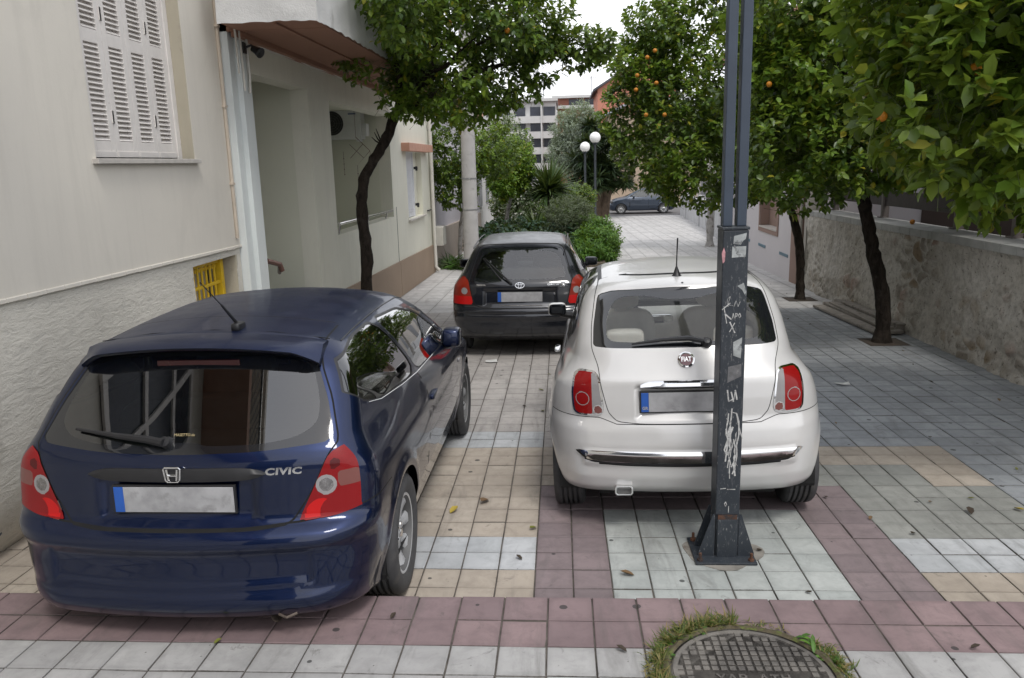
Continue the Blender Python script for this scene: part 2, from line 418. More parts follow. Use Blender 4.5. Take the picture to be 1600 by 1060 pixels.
for i in range(len(cols) - 1):
    x0, x1 = cols[i], cols[i + 1]
    for (y0, y1, m) in ((-2.0, 1.945, 1),):
        mb.add([(x0, y0, uz(y0)), (x1, y0, uz(y0)), (x1, y1, uz(y1)), (x0, y1, uz(y1))], [(0, 1, 2, 3)], m)
    pts = [(KY - .002, -.007), (KY + .0, -.012), (KY + .002, -.17)]
    for k in range(2):
        (ya, da), (yb, db) = pts[k], pts[k + 1]
        mb.add([(x0, ya, uz(ya) + da), (x1, ya, uz(ya) + da), (x1, yb, uz(yb) + db), (x0, yb, uz(yb) + db)], [(0, 1, 2, 3)], 0)
tag(mb.build('upper_pavement', [up_pink, up_pale, groutm]), kind='structure')

earth = plain('bare_earth', (.10, .08, .055), .95, var=.35, vs_=8, bump=.5, bs=30)
asph = plain('asphalt', (.075, .075, .08), .85, var=.2, vs_=9, bump=.4, bs=140, dirt=(.14, .135, .13), dirts=2)
mb = MB()   # one sheet under everything, from behind the photographer to the horizon
prof = [(-60, .12), (-2, uz(-2) - .02), (KY - .03, uz(KY) - .04), (KY - .02, gz(KY) - .03), (45.5, gz(45.5) - .02), (46.5, gz(45.5) - .03), (58, gz(45.5) - .03), (500, gz(45.5)), (2000, 2)]
for k in range(len(prof) - 1):
    (ya, za), (yb, zb) = prof[k], prof[k + 1]
    for x0, x1 in ((-600, -10), (-10, 12), (12, 600)):
        mb.add([(x0, ya, za), (x1, ya, za), (x1, yb, zb), (x0, yb, zb)], [(0, 1, 2, 3)], 0 if (x0 == -10 and 1 < ya < 45) else 1)
tag(mb.build('ground', [earth, asph]), kind='structure')
roadm = plain('road_surface', (.13, .125, .125), .85, var=.18, vs_=7, bump=.3, bs=120, dirt=(.2, .19, .18), dirts=1.5)
mb = MB(); mb.add([(-60, 45.9, -1.088), (60, 45.9, -1.088), (60, 54, -1.088), (-60, 54, -1.088)], [(0, 1, 2, 3)])
tag(mb.build('cross_road', roadm), kind='structure')
kerbm = plain('kerb_concrete', (.36, .35, .33), .9, var=.2, vs_=5, bump=.5, bs=60)
mb = MB(); 
for k in range(40): mb.box(-60 + 3 * k, -60 + 3 * k + 2.99, 54, 54.3, -1.3, -.95)
tag(mb.build('kerb', kerbm, bevel=.02), kind='structure')
mb = MB(); mb.add([(-60, 54.3, -.96), (60, 54.3, -.96), (60, 70, -.96), (-60, 70, -.96)], [(0, 1, 2, 3)])
tag(mb.build('far_pavement', plain('far_pave', (.36, .33, .30), .9, var=.2, vs_=1, bump=.2)), kind='structure')
# planting bed with an edge
mb = MB(); y0, y1 = 19.0, 38.0
mb.slopebox(-2.5, 1.05, y0, y1, lambda y: gz(y) - .1, lambda y: gz(y) + .09, 0)
bed = mb.build('planting_bed', earth); tag(bed, kind='structure')

# ------------------------------------------------------------------ manhole cover with weeds round it
iron = NB('manhole_iron'); v = iron.coord()
sp = iron.n('ShaderNodeSeparateXYZ'); iron.l(v, sp.inputs[0])
hh = iron.noise(v, 40, 6, .7); cc = iron.mix(iron.ramp(iron.noise(v, 4, 8, .7, .5), .42, .62), (.09, .083, .076, 1), (.20, .185, .165, 1))
IRON = iron.done(iron.bsdf(iron.mix(iron.math('MULTIPLY', iron.ramp(hh, .5, .75), .6), cc, (.22, .20, .18, 1)), .62, .15, .5, 0, iron.bump(hh, .4, .004)).outputs[0])
MX, MY, MR = .715, 2.765, .305
mz = uz(MY)
mh = wthing('manhole_cover', 'round cast iron manhole cover with a square grid pattern, ringed by weeds in the pavement', 'manhole cover', (MX, MY, mz))
T = Matrix.Translation((MX, MY, mz)) @ Matrix.Rotation(-math.atan(S), 4, 'X')
mb = MB(); mb.lathe([(MR + .035, .003), (MR + .035, .006), (MR + .012, .008), (MR + .010, .003)], 64, T)
mb.build('frame_ring', IRON, mh)
mb = MB(); mb.lathe([(0, .006), (MR, .006), (MR + .004, .0)], 64, T)
pit = .034
for i in range(-10, 11):
    for j in range(-10, 11):
        x, y = i * pit, j * pit
        if math.hypot(x, y) > MR - .03: continue
        if abs(y + .03) < .036 and abs(x) < .22: continue
        if rnd.random() < .06: continue
        a = .0125; mb.box(x - a, x + a, y - a, y + a, .005, .0105, T=T)
mb.lathe([(MR - .022, .006), (MR - .022, .011), (MR - .004, .011), (MR - .002, .006)], 64, T)
mb.build('cover_plate', IRON, mh, bevel=.001, seg=1)
cu = bpy.data.curves.new('t', 'FONT'); cu.body = 'ΥΔΡ ΑΤΗΝ'; cu.size = .07; cu.extrude = .003; cu.align_x = 'CENTER'; cu.align_y = 'CENTER'
def text_mesh(body, size, extrude, name, mat, parent, T, bold=0, spacing=1.0, shear=0, xs_=1.0):
    cu = bpy.data.curves.new('t', 'FONT'); cu.body = body; cu.size = size; cu.extrude = extrude; cu.align_x = 'CENTER'; cu.align_y = 'CENTER'
    cu.offset = bold; cu.space_character = spacing; cu.shear = shear; cu.resolution_u = 3
    t = bpy.data.objects.new('t', cu); COL.objects.link(t)
    dg = bpy.context.evaluated_depsgraph_get(); me = bpy.data.meshes.new_from_object(t.evaluated_get(dg))
    bpy.data.objects.remove(t); bpy.data.curves.remove(cu)
    me.transform(Matrix.Diagonal((xs_, 1, 1, 1))); me.transform(T)
    me.materials.clear(); me.materials.append(mat)
    o = bpy.data.objects.new(name, me); COL.objects.link(o)
    if parent is not None: setpar(o, parent)
    return o
bpy.data.curves.remove(cu)
text_mesh('ΥΔΡ  ΑΤΗ', .055, .0022, 'lettering', IRON, mh, T @ Matrix.Translation((0, -.03, .008)), bold=.0015, spacing=1.15)

# ================================================================== LEFT HOUSES
cream = plaster('cream_plaster', (.69, .65, .575), (.64, .605, .54), .10)
trowel = stucco_trowel('trowelled_plaster', (.66, .63, .56))
jamb = plaster('ochre_jamb', (.46, .42, .33), (.40, .36, .28), .2, stain=(.30, .27, .22, 1))
shut = plain('old_white_paint', (.70, .665, .63), .55, var=.06, vs_=9, bump=.12, bs=70, dirt=(.40, .36, .32), dirts=14, dirtth=.66)
sillm = plain('marble_sill', (.52, .49, .45), .45, var=.12, vs_=12, bump=.1)
dark = plain('dark_interior', (.012, .012, .014), .9)
yel = plain('yellow_iron', (.72, .47, .015), .5, var=.12, vs_=14, bump=.2, bs=60, dirt=(.38, .24, .03), dirts=9, dirtth=.62)
X1 = -3.1
def wall_open(mb, X, y0, y1, zb, zt, holes, thick=.28, mi=0):
    """front wall in the plane x = X with rectangular holes (ya, yb, za, zb), built as butted boxes"""
    cuts = sorted(set([y0, y1] + [h[0] for h in holes] + [h[1] for h in holes]))
    for a, b_ in zip(cuts[:-1], cuts[1:]):
        hs = sorted([h for h in holes if h[0] <= a + 1e-6 and h[1] >= b_ - 1e-6], key=lambda h: h[2])
        z = zb
        for h in hs:
            mb.slopebox(X - thick, X, a, b_, z, h[2], mi); z = h[3]
        mb.slopebox(X - thick, X, a, b_, z, zt, mi)
h1 = wthing('old_house', 'cream house with white louvred shutters and a yellow grated basement opening by the blue car', 'house', (X1 - 1, 3, -.1))
DZ = 1.36                           # top of the rough plinth (follows the street a little)
def dz(y): return 1.405 - .012 * y
mb = MB()
W1 = (5.29, 6.77, 2.135, 3.95)
wall_open(mb, X1, -6, 7.55, dz, 7.2, [W1], .30)
mb.build('wall', cream, h1)
# lumpy lip of finish plaster over the plinth and the rough plinth itself, swelling towards the ground
BW = (6.53, 7.44, .78, 1.245)
def plinth_x(z, y):
    t = max(0, (.45 - (z - gz(y))) / .45)
    return X1 - .012 - .06 * 0 + .0 - .10 * 0 + (-.16) * t * t
mbp = MB()
def strip(mb, y0, y1, zf0, zf1, ny, nz, amp=.004):
    V = []; 
    for i in range(ny + 1):
        y = y0 + (y1 - y0) * i / ny
        for k in range(nz + 1):
            z = zf0(y) + (zf1(y) - zf0(y)) * k / nz
            x = plinth_x(z, y) + amp * noise.noise(Vector((y * 5, z * 7, 1))) + amp * .6 * noise.noise(Vector((y * 17, z * 23, 4)))
            V.append((x, y, z))
    F = [(i * (nz + 1) + k, (i + 1) * (nz + 1) + k, (i + 1) * (nz + 1) + k + 1, i * (nz + 1) + k + 1) for i in range(ny) for k in range(nz)]
    mb.add(V, F)
strip(mbp, -6, BW[0], lambda y: gz(y) - .08, dz, 150, 26)
strip(mbp, BW[0], BW[1], lambda y: gz(y) - .08, lambda y: BW[2], 14, 16)
strip(mbp, BW[0], BW[1], lambda y: BW[3], dz, 14, 4)
strip(mbp, BW[1], 7.55, lambda y: gz(y) - .08, dz, 8, 26)
mbp.slopebox(X1 - .75, X1 - .31, -6, BW[0], -.3, dz); mbp.slopebox(X1 - .75, X1 - .31, BW[1], 7.55, -.3, dz)
mbp.build('plinth', trowel, h1, smooth=True)
mb = MB()   # reveals of the basement opening
mb.box(X1 - .30, X1 - .014, BW[0] - .03, BW[0], BW[2], BW[3]); mb.box(X1 - .30, X1 - .012, BW[1], BW[1] + .03, BW[2], BW[3])
mb.box(X1 - .30, X1 - .016, BW[0], BW[1], BW[3], BW[3] + .03); mb.box(X1 - .30, X1 - .02, BW[0], BW[1], BW[2] - .03, BW[2])
mb.build('basement_reveal', plaster('reveal', (.50, .46, .37), (.44, .40, .31), .5, stain=(.36, .33, .28, 1)), h1)
mb = MB(); mb.box(X1 - .32, X1 - .312, BW[0] - .03, BW[1] + .03, BW[2] - .03, BW[3] + .03)
mb.build('basement_opening', dark, h1)
gr = MB(); gx = X1 - .125
gr.box(gx - .015, gx + .015, BW[0] + .02, BW[0] + .05, BW[2], BW[3] - .02)
gr.box(gx - .03, gx + .03, 7.27, 7.33, BW[2], BW[3] - .01)
gr.box(gx - .013, gx + .013, BW[0] + .05, 7.27, BW[3] - .05, BW[3] - .015); gr.box(gx - .013, gx + .013, BW[0] + .05, 7.27, 1.0, 1.03); gr.box(gx - .013, gx + .013, BW[0] + .05, 7.27, .80, .83)
for k in range(7):
    yy = BW[0] + .05 + .086 * (k + 1)
    gr.box(gx - .008, gx + .008, yy - .011, yy + .011, .83, 1.0); gr.box(gx - .008, gx + .008, yy - .011, yy + .011, 1.03, BW[3] - .05)
    gr.tube([(gx, yy - .040, BW[3] - .092), (gx, yy - .026, BW[3] - .065), (gx, yy, BW[3] - .055), (gx, yy + .026, BW[3] - .065), (gx, yy + .040, BW[3] - .092)], .009, 5)
gr.build('yellow_grate', yel, h1, bevel=.003, seg=1)
mb = MB()
for i in range(46):                                  # broken lower lip of the smooth coat
    y = -.6 + i * .178; t = .010 + .006 * rnd.random()
    mb.slopebox(X1 + .0, X1 + .006 + t * .3, y, y + .179, lambda q, t=t: dz(q) - t, lambda q: dz(q) + .012 + t * .3)
mb.build('plaster_lip', cream, h1, bevel=.004, seg=1)
# window reveal, shutters
a, b2, c, d = W1
for q0, q1 in ((b2 - .006, b2 - .0015), (a + .0015, a + .006)):
    mb = MB(); mb.box(X1 - .29, X1 - .003, q0, q1, c + .001, d - .001); mb.build('window_reveal', jamb, h1)
wroot = bpy.data.objects.new('shuttered_window', None); COL.objects.link(wroot); setpar(wroot, h1); wroot.location = (0, 0, 0)
# (window pieces are meshes directly under the house, leaves of the shutters one by one)
bpy.data.objects.remove(wroot)
mb = MB(); mb.box(X1 - .2, X1 + .045, a - .05, b2 + .03, c - .035, c); mb.build('window_sill', sillm, h1, bevel=.004)
mb = MB(); mb.box(X1 - .28, X1 - .262, a, b2, c, d); mb.build('window_pane', dark, h1)
fx_ = X1 - .115
for q0, q1 in ((b2 - .075, b2 - .0075), (a + .0075, a + .16)):
    fr = MB(); fr.box(fx_ - .05, fx_ + .012, q0, q1, c, d); fr.build('window_frame', shut, h1, bevel=.003)
LW = (b2 - .078 - a - .16 - .012) / 4
for k in range(4):
    l = MB(); ya = a + .16 + .003 + k * (LW + .003); yb = ya + LW; x0, x1 = fx_ - .035, fx_
    st = .062
    l.box(x0, x1, ya, ya + st, c + .012, d); l.box(x0, x1, yb - st, yb, c + .012, d)
    rails = [(c + .012, c + .125), (c + .785, c + .875), (c + 1.5, c + 1.62)]
    for (r0, r1) in rails: l.box(x0 + .001, x1 - .001, ya + st, yb - st, r0, r1)
    for (z0, z1) in ((c + .125, c + .785), (c + .875, c + 1.5)):
        n_ = int((z1 - z0) / .0345)
        for q in range(n_):
            zz = z0 + (q + .5) * (z1 - z0) / n_
            TT = Matrix.Translation(((x0 + x1) / 2, (ya + yb) / 2, zz)) @ Matrix.Rotation(R(40), 4, 'Y')
            l.box(-.021, .021, -(yb - ya) / 2 + st - .002, (yb - ya) / 2 - st + .002, -.0035, .0035, T=TT)
        l.box(x0 + .001, x0 + .004, ya + st, yb - st, z0, z1)
    for zz in (c + .25, c + .95): l.box(x1, x1 + .008, ya - .012 if k % 2 else yb - .012, ya + .012 if k % 2 else yb + .012, zz, zz + .09)
    l.box(x1, x1 + .006, ya + .01, yb - .01, c + .012, c + .055)
    l.build('shutter_leaf', shut, h1, bevel=.002, seg=1)
mb = MB(); mb.box(-11, X1 - .31, -6, 7.5, -.3, 7.3); mb.box(-11, X1 + .45, -6, 7.6, 7.25, 7.45); mb.build('house_volume', cream, h1)

# ---- house 2
white2 = plaster('pale_green_plaster', (.73, .72, .62), (.68, .67, .575), .06, streak=True)
pil = plaster('white_pilaster', (.70, .735, .72), (.66, .695, .685), .05)
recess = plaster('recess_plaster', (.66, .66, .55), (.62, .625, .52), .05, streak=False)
dado = plaster('pebble_dado', (.36, .275, .205), (.315, .24, .18), .8, streak=False)
fasc = plaster('peeling_fascia', (.64, .635, .62), (.55, .55, .54), .8, stain=(.38, .37, .35, 1), chips=(.30, .32, .34, 1), scale=2)
soff = plaster('terracotta_soffit', (.32, .175, .12), (.28, .155, .105), .08, streak=False)
chrome = plain('polished_steel', (.62, .62, .62), .12, 1, var=.03)
brownp = plain('brown_paint', (.13, .062, .045), .4, var=.15, coat=.3)
black = plain('black_plastic', (.018, .018, .02), .45, var=.15)
X2 = -3.0
h2 = wthing('porch_house', 'pale house with recessed porch, open veranda and beige pebble dado behind the leaning tree', 'house', (X2 - 1, 12, -.3))
PO = (7.93, 9.74, -1, 2.95); VO = (10.62, 14.3, 1.14, 2.885); WO = (15.72, 17.42, .985, 2.30)
def dd(y): return gz(y) + .645
mb = MB(); wall_open(mb, X2, 7.93, 18.62, -.6, 3.42, [PO, VO, WO], .22)
mb.build('wall', white2, h2)
mb = MB(); mb.box(X2 - .12, X2 - .035, 7.56, 7.70, -.3, 3.6); mb.box(X2 - .12, X2 + .012, 7.702, 7.928, -.3, 3.6)
mb.build('pilaster', pil, h2, bevel=.004)
mb = MB()   # porch and veranda recesses: back, side and ceiling surfaces
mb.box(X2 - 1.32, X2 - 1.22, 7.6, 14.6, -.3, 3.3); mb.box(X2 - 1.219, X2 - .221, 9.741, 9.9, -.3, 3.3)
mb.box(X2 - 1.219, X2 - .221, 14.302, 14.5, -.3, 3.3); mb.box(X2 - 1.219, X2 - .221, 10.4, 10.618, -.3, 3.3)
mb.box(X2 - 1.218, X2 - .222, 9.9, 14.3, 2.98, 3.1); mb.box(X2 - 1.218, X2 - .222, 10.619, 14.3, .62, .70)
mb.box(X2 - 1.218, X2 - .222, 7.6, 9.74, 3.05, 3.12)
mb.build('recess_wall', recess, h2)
mb = MB(); mb.slopebox(X2 + .001, X2 + .028, 9.76, 14.54, lambda y: gz(y) - .05, dd); mb.slopebox(X2 + .001, X2 + .028, 14.56, 18.63, lambda y: gz(y) - .05, dd)
mb.build('pebble_dado', dado, h2, bevel=.004)
mb = MB(); mb.box(X2 + .0, X2 + .004, 14.54, 14.56, -.5, 1.3)
mb.build('joint_strip', black, h2)
mb = MB()   # steps up to the porch door
for k in range(5): mb.box(X2 - 1.2, X2 - .05, 8.0 + .27 * k, 9.735, -.3 + .17 * k, -.3 + .17 * (k + 1))
mb.build('porch_steps', plain('grey_marble', (.20, .21, .22), .5, var=.2, vs_=10), h2, bevel=.006)
mb = MB(); mb.tube([(X2 - .02, 7.98, 1.12), (X2 + .03, 8.22, 1.05), (X2 + .035, 8.26, .98)], .028, 8); mb.tube([(X2 + .03, 8.22, 1.05), (X2 - .3, 9.1, .85)], .024, 8); mb.tube([(X2 - .02, 7.98, 1.12), (X2 - .04, 7.95, .9)], .02, 6)
mb.build('handrail', brownp, h2)
# slab, soffit ribs and peeling fascia of the balcony above
bal = MB(); zb_ = 3.275
bal.box(X2 - .2, -2.09, 7.56, 14.55, zb_ + .0, zb_ + .12)
bal.build('balcony_soffit', soff, h2)
mb = MB(); mb.box(-2.47, -2.44, 7.2, 14.5, zb_ - .018, zb_ - .001); mb.box(X2 + .002, X2 + .10, 7.56, 14.5, zb_ - .05, zb_ - .002)
mb.build('soffit_rib', soff, h2)
mb = MB(); nseg = 26
V = []
def fascia(p0, p1, seg_, zlo, zhi, out_):
    V = []; n_ = seg_; m_ = 8
    for i in range(n_ + 1):
        for k in range(m_ + 1):
            t = i / n_; z = zlo + (zhi - zlo) * k / m_
            p = Vector(p0).lerp(Vector(p1), t); am = .012 * noise.noise(Vector((p.x * 4, p.y * 4, z * 6))) + .006 * noise.noise(Vector((p.x * 15, p.y * 15, z * 15)))
            if k == 0: z += .018 * noise.noise(Vector((p.x * 9, p.y * 9, 3)))
            V.append((p.x + out_[0] * am, p.y + out_[1] * am, z))
    return V, [(i * (m_ + 1) + k, (i + 1) * (m_ + 1) + k, (i + 1) * (m_ + 1) + k + 1, i * (m_ + 1) + k + 1) for i in range(n_) for k in range(m_)]
mb.add(*fascia((X2 + .07, 7.1, 0), (-2.05, 7.1, 0), 24, zb_ - .01, zb_ + .42, (0, -1)))
mb.add(*fascia((-2.05, 7.1, 0), (-2.0, 14.6, 0), 120, zb_ - .01, zb_ + .42, (1, 0)))
mb.box(X2 + .08, -2.09, 7.14, 14.55, zb_ + .121, zb_ + .40)
mb.build('balcony_fascia', fasc, h2, smooth=True)
mb = MB(); mb.box(X2 + .075, -2.09, 7.13, 7.555, zb_ + .002, zb_ + .12); mb.build('balcony_end_soffit', soff, h2)
mb = MB(); mb.box(-2.16, -2.06, 7.2, 14.6, zb_ + .43, 4.5); mb.box(X2 + .08, -2.16, 7.2, 7.3, zb_ + .43, 4.5); mb.build('balcony_parapet', fasc, h2)
mb = MB(); mb.box(-11, X2 - 1.33, 7.56, 18.6, -.4, 7.2); mb.box(X2 - 1.33, X2 - .221, 14.5, 18.6, -.4, 3.42); mb.box(X2 - 1.33, X2 - .05, 7.56, 18.62, 3.43, 7.0); mb.build('house_volume', white2, h2)
# veranda rail
mb = MB(); mb.tube([(X2 + .02, 10.63, 1.29), (X2 + .02, 14.1, 1.26)], .022, 12)
for yy in (10.75, 12.4, 13.75): mb.tube([(X2 - .03, yy, 1.14), (X2 + .0, yy, 1.28)], .013, 8)
mb.build('veranda_rail', chrome, h2, smooth=True)
# second window: box lintel, roller shutter, sill, hooks
terr = plain('terracotta_paint', (.48, .26, .185), .75, var=.1, vs_=5, bump=.15)
mb = MB(); mb.box(X2 + .0, X2 + .16, 15.3, 18.1, 2.30, 2.455); mb.build('window_hood', terr, h2, bevel=.006)
mb = MB(); mb.box(X2 - .2, X2 + .06, 15.66, 17.48, .95, .984); mb.build('window_sill', sillm, h2, bevel=.004)
rs = plain('shutter_pvc', (.70, .71, .74), .35, var=.03)
mb = MB()
for k in range(28): mb.box(X2 - .10, X2 - .085 + .004 * 0, 15.725, 16.75, 1.0 + .0465 * k, 1.0 + .0465 * k + .043)
mb.box(X2 - .104, X2 - .10, 15.725, 16.75, 1.0, 2.3); mb.build('roller_shutter', rs, h2, bevel=.004)
mb = MB(); mb.box(X2 - .12, X2 - .06, 16.75, 16.80, .985, 2.3); mb.build('window_frame', rs, h2)
mb = MB(); mb.box(X2 - .2, X2 - .12, 16.8, 17.42, .985, 2.3); mb.build('window_pane', white2, h2)
for zz in (1.2, 1.95):
    mb = MB(); mb.box(X2 - .06, X2 + .005, 16.82, 16.95, zz, zz + .05); mb.box(X2 - .02, X2 + .02, 16.80, 16.84, zz - .03, zz + .06); mb.build('shutter_hook', black, h2)
mb = MB(); mb.box(X2, X2 + .04, 17.9, 18.3, 1.02, 1.04); mb.build('wall_hook', black, h2)
# air conditioner on the veranda's end wall, wind chime, camera, pipes
acw = plain('appliance_white', (.62, .63, .62), .4, var=.05)
ac = wthing('air_conditioner', 'white air conditioner with a round black fan grille, fixed high in the veranda', 'air conditioner', (-3.75, 14.1, 2.5))
mb = MB(); mb.box(-4.12, -3.42, 13.98, 14.28, 2.50, 3.02); mb.build('casing', acw, ac, bevel=.012)
mb = MB(); T = Matrix.Translation((-3.92, 13.972, 2.77)) @ Matrix.Rotation(R(90), 4, 'X'); mb.lathe([(.0, .0), (.19, .0), (.20, -.006)], 32, T); mb.build('fan_opening', black, ac)
mb = MB()
for r_ in (.05, .09, .13, .17, .2): mb.lathe([(r_ - .002, .004), (r_ + .002, .004), (r_ + .002, .0), (r_ - .002, .0)], 32, T, closed=True)
for k in range(8): aa = PI * k / 4; mb.tube([T @ Vector((.03 * math.cos(aa), .03 * math.sin(aa), .004)), T @ Vector((.2 * math.cos(aa), .2 * math.sin(aa), .004))], .002, 4)
mb.build('fan_grille', plain('grille_grey', (.10, .10, .10), .5), ac)
mb = MB(); mb.box(-3.63, -3.5, 13.972, 13.979, 2.91, 2.93, 0); mb.build('badge_strip', plain('badge_blue', (.03, .07, .2), .4), ac)
mb = MB(); mb.box(-3.419, -3.33, 14.0, 14.2, 2.55, 2.76); mb.build('valve_cover', acw, ac, bevel=.01)
mb = MB(); mb.box(-4.1, -4.06, 13.98, 14.3, 2.46, 2.499); mb.box(-3.52, -3.48, 13.98, 14.3, 2.46, 2.499); mb.build('wall_bracket', acw, ac)
ch = wthing('wind_chime', 'diamond shaped wind chime with hanging strings in the veranda opening', 'wind chime', (-3.3, 13.0, 2.6))
mb = MB(); cx0, cz0, cy0 = -3.3, 2.28, 13.1; ds = .22
def cp(a_, b_): return (cx0 + a_ * ds, cy0, cz0 + b_ * ds)
mb.tube([cp(0, 1), cp(1, 0), cp(0, -1), cp(-1, 0), cp(0, 1)], .006, 5)
mb.tube([cp(.5, .5), cp(-.5, -.5)], .004, 4); mb.tube([cp(-.5, .5), cp(.5, -.5)], .004, 4); mb.tube([cp(0, 1), (cx0, cy0, 2.96)], .003, 4)
mb.build('frame', brownp, ch)
mb = MB()
for a_, L_ in ((-1, .38), (0, .46), (1, .30)):
    zt_ = cz0 - (ds if a_ == 0 else 0); mb.tube([(cx0 + a_ * ds, cy0, zt_), (cx0 + a_ * ds, cy0, zt_ - L_)], .003, 4)
    for q in range(4): mb.lathe([(0, -.012), (.012, 0), (0, .012)], 6, Matrix.Translation((cx0 + a_ * ds, cy0, zt_ - L_ * (.3 + .22 * q))))
mb.build('bead_string', brownp, ch)
lm = wthing('outdoor_spotlight', 'small black outdoor spotlight bolted to the top of the white pilaster', 'spotlight', (-2.93, 7.8, 3.1))
T = Matrix.Translation((-2.83, 7.72, 3.12)) @ Matrix.Rotation(R(120), 4, 'Y') @ Matrix.Rotation(R(20), 4, 'X')
mb = MB(); mb.lathe([(0, -.05), (.03, -.05), (.035, 0), (.05, .05), (.046, .05), (.0, .035)], 20, T); mb.build('lamp_head', black, lm, smooth=True)
mb = MB(); mb.tube([(-2.95, 7.72, 3.15), (-2.88, 7.72, 3.17), (-2.84, 7.72, 3.14)], .012, 6); mb.box(-2.952, -2.94, 7.68, 7.76, 3.1, 3.2); mb.build('bracket', black, lm)
pipew = plain('pipe_cream', (.55, .53, .48), .5, var=.1, vs_=4)
cab = wthing('cable_bundle', 'bundle of pale cables running down the wall corner beside the balcony', 'cables', (-3.0, 7.5, 3))
mb = MB()
for k in range(5):
    o_ = .02 * k; pts = []
    for q in range(9):
        t = q / 8; pts.append((X2 + .07 + .02 * math.sin(3 * t + k), 7.48 + o_ + .03 * math.sin(5 * t + k * 2), 4.6 - 1.25 * t - (.15 * k if q == 8 else 0)))
    mb.tube(pts, .009, 6)
mb.tube([(X2 + .06, 7.57, 3.35), (X2 + .09, 7.68, 3.28), (X2 + .05, 7.8, 3.15), (X2 + .04, 7.83, 2.9), (X2 + .04, 7.8, 2.75)], .012, 6)
mb.build('cable', pipew, cab)
pts = [(X2 + .03, 7.6 + .45 * q, 3.23 + .012 * math.sin(q * 2.1) - .0 * q) for q in range(15)]
mb = MB(); mb.tube(pts, .013, 6); mb.build('wall_cable', pipew, cab)
dp = wthing('downpipe', 'cream downpipe on the far corner of the pale green house', 'downpipe', (X2 + .05, 18.5, -.43))
mb = MB(); mb.tube([(X2 + .06, 18.42, 3.4), (X2 + .06, 18.42, gz(18.4) + .14), (X2 + .14, 18.42, gz(18.4) + .05)], .045, 10); mb.build('pipe', pipew, dp, smooth=True)
mb = MB(); mb.box(X2 + .0, X2 + .22, 18.68, 19.2, .16, .60); mb.build('meter_box', pipew, dp, bevel=.01)
dp1 = wthing('corner_pipe', 'thin cream pipe running down the near corner where the two left houses meet', 'pipe', (X1 + .03, 7.4, 0))
mb = MB(); mb.tube([(X1 + .015, 7.46, 4.5), (X1 + .015, 7.46, 1.4)], .016, 10)
for zz in (1.9, 2.6, 3.3): mb.box(X1, X1 + .035, 7.435, 7.485, zz, zz + .02)
mb.build('pipe', plain('pipe_beige', (.50, .43, .35), .6), dp1, smooth=True)

# ---- house 3 beyond, pale lilac with beige base, then garden wall pieces
lil = plaster('lilac_plaster', (.58, .55, .58), (.53, .50, .53), .1); bs3 = plaster('beige_base', (.42, .36, .31), (.38, .32, .27), .2)
h3 = wthing('lilac_house', 'pale lilac house with a beige base seen behind the concrete pole', 'house', (-4, 24, -.6))
mb = MB(); mb.box(-10, -3.05, 18.9, 30, -.9, 3.6); mb.build('wall', lil, h3)
mb = MB(); mb.slopebox(-3.049, -2.99, 18.9, 30, -1, lambda y: gz(y) + .95); mb.build('plinth', bs3, h3, bevel=.01)
mb = MB(); mb.box(-10, -2.8, 18.9, 30.1, 3.61, 3.8); mb.build('roof_slab', terr, h3, bevel=.01)
for k, yy in enumerate((20.6, 23.5, 26.4)):
    mb = MB(); mb.box(-3.048, -3.02, yy, yy + .9, .9, 2.2); mb.build('window', rs, h3)
h4 = wthing('plain_house', 'plain pale house with dark window panels far along the left side', 'house', (-5, 36, -.8))
mb = MB(); mb.box(-11, -3.3, 31, 44, -1.2, 4.8); mb.build('wall', plaster('pale_plaster', (.56, .55, .53), None, .1), h4)
for yy in (32.5, 35.5, 38.5, 41.5):
    mb = MB(); mb.box(-3.299, -3.26, yy, yy + 1, .3, 1.9); mb.build('window', plain('grey_panel', (.22, .23, .25), .4), h4)

# ================================================================== CONCRETE POLE, STREET LAMPS
conc = plain('spun_concrete', (.42, .41, .40), .85, var=.1, vs_=3, bump=.3, bs=50, dirt=(.31, .30, .29), dirts=4, dirtth=.56)
cpz = gz(18.4)
cpole = wthing('utility_pole', 'thick round concrete utility pole between the houses and the black hatchback', 'utility pole', (-2.09, 18.4, cpz))
mb = MB(); mb.tube([(-2.09, 18.4, cpz - .1), (-2.08, 18.4, 3.2), (-2.02, 18.4, 9.5)], [.185, .155, .105], 24); mb.build('shaft', conc, cpole, smooth=True)
mb = MB(); mb.tube([(-2.26, 18.32, 1.05), (-2.27, 18.30, 1.15)], .02, 6)
for zz in (1.0, 1.7): mb.lathe([(.178, 0), (.182, 0), (.182, .02), (.178, .02)], 24, Matrix.Translation((-2.085, 18.4, zz)), closed=True)
mb.build('steel_band', plain('galvanised', (.35, .36, .37), .4, .7), cpole)
lampm = plain('lamp_post_paint', (.025, .032, .038), .45, var=.2)
gb = NB('opal_globe'); p_ = gb.bsdf((.82, .82, .80), .25, 0, .5, .2); p_.inputs['Subsurface Weight'].default_value = .0; GLB = gb.done(p_.outputs[0])
def street_lamp(x, y, h, label, rz=0):
    t = thing('street_lamp', label, 'street lamp', (x, y, gz(y)), 'globe street lamps along the planted strip')
    mb = MB(); mb.tube([(0, 0, 0), (0, 0, .5), (0, 0, .55), (0, 0, h - .28)], [.085, .085, .055, .05], 16); mb.tube([(0, 0, h - .30), (0, 0, h - .22)], [.09, .12], 16); mb.lathe([(.14, 0), (.14, .02), (0, .02)], 16)
    mb.build('post', lampm, t, smooth=True)
    mb = MB(); k = 16; mb.lathe([(.245 * math.sin(PI * q / k), -.245 * math.cos(PI * q / k)) for q in range(k + 1)], 32, Matrix.Translation((0, 0, h))); mb.build('globe', GLB, t, smooth=True)
    return t
street_lamp(1.555, 37, 3.9, 'taller nearer street lamp with a white globe and dark post above the green shrubs')
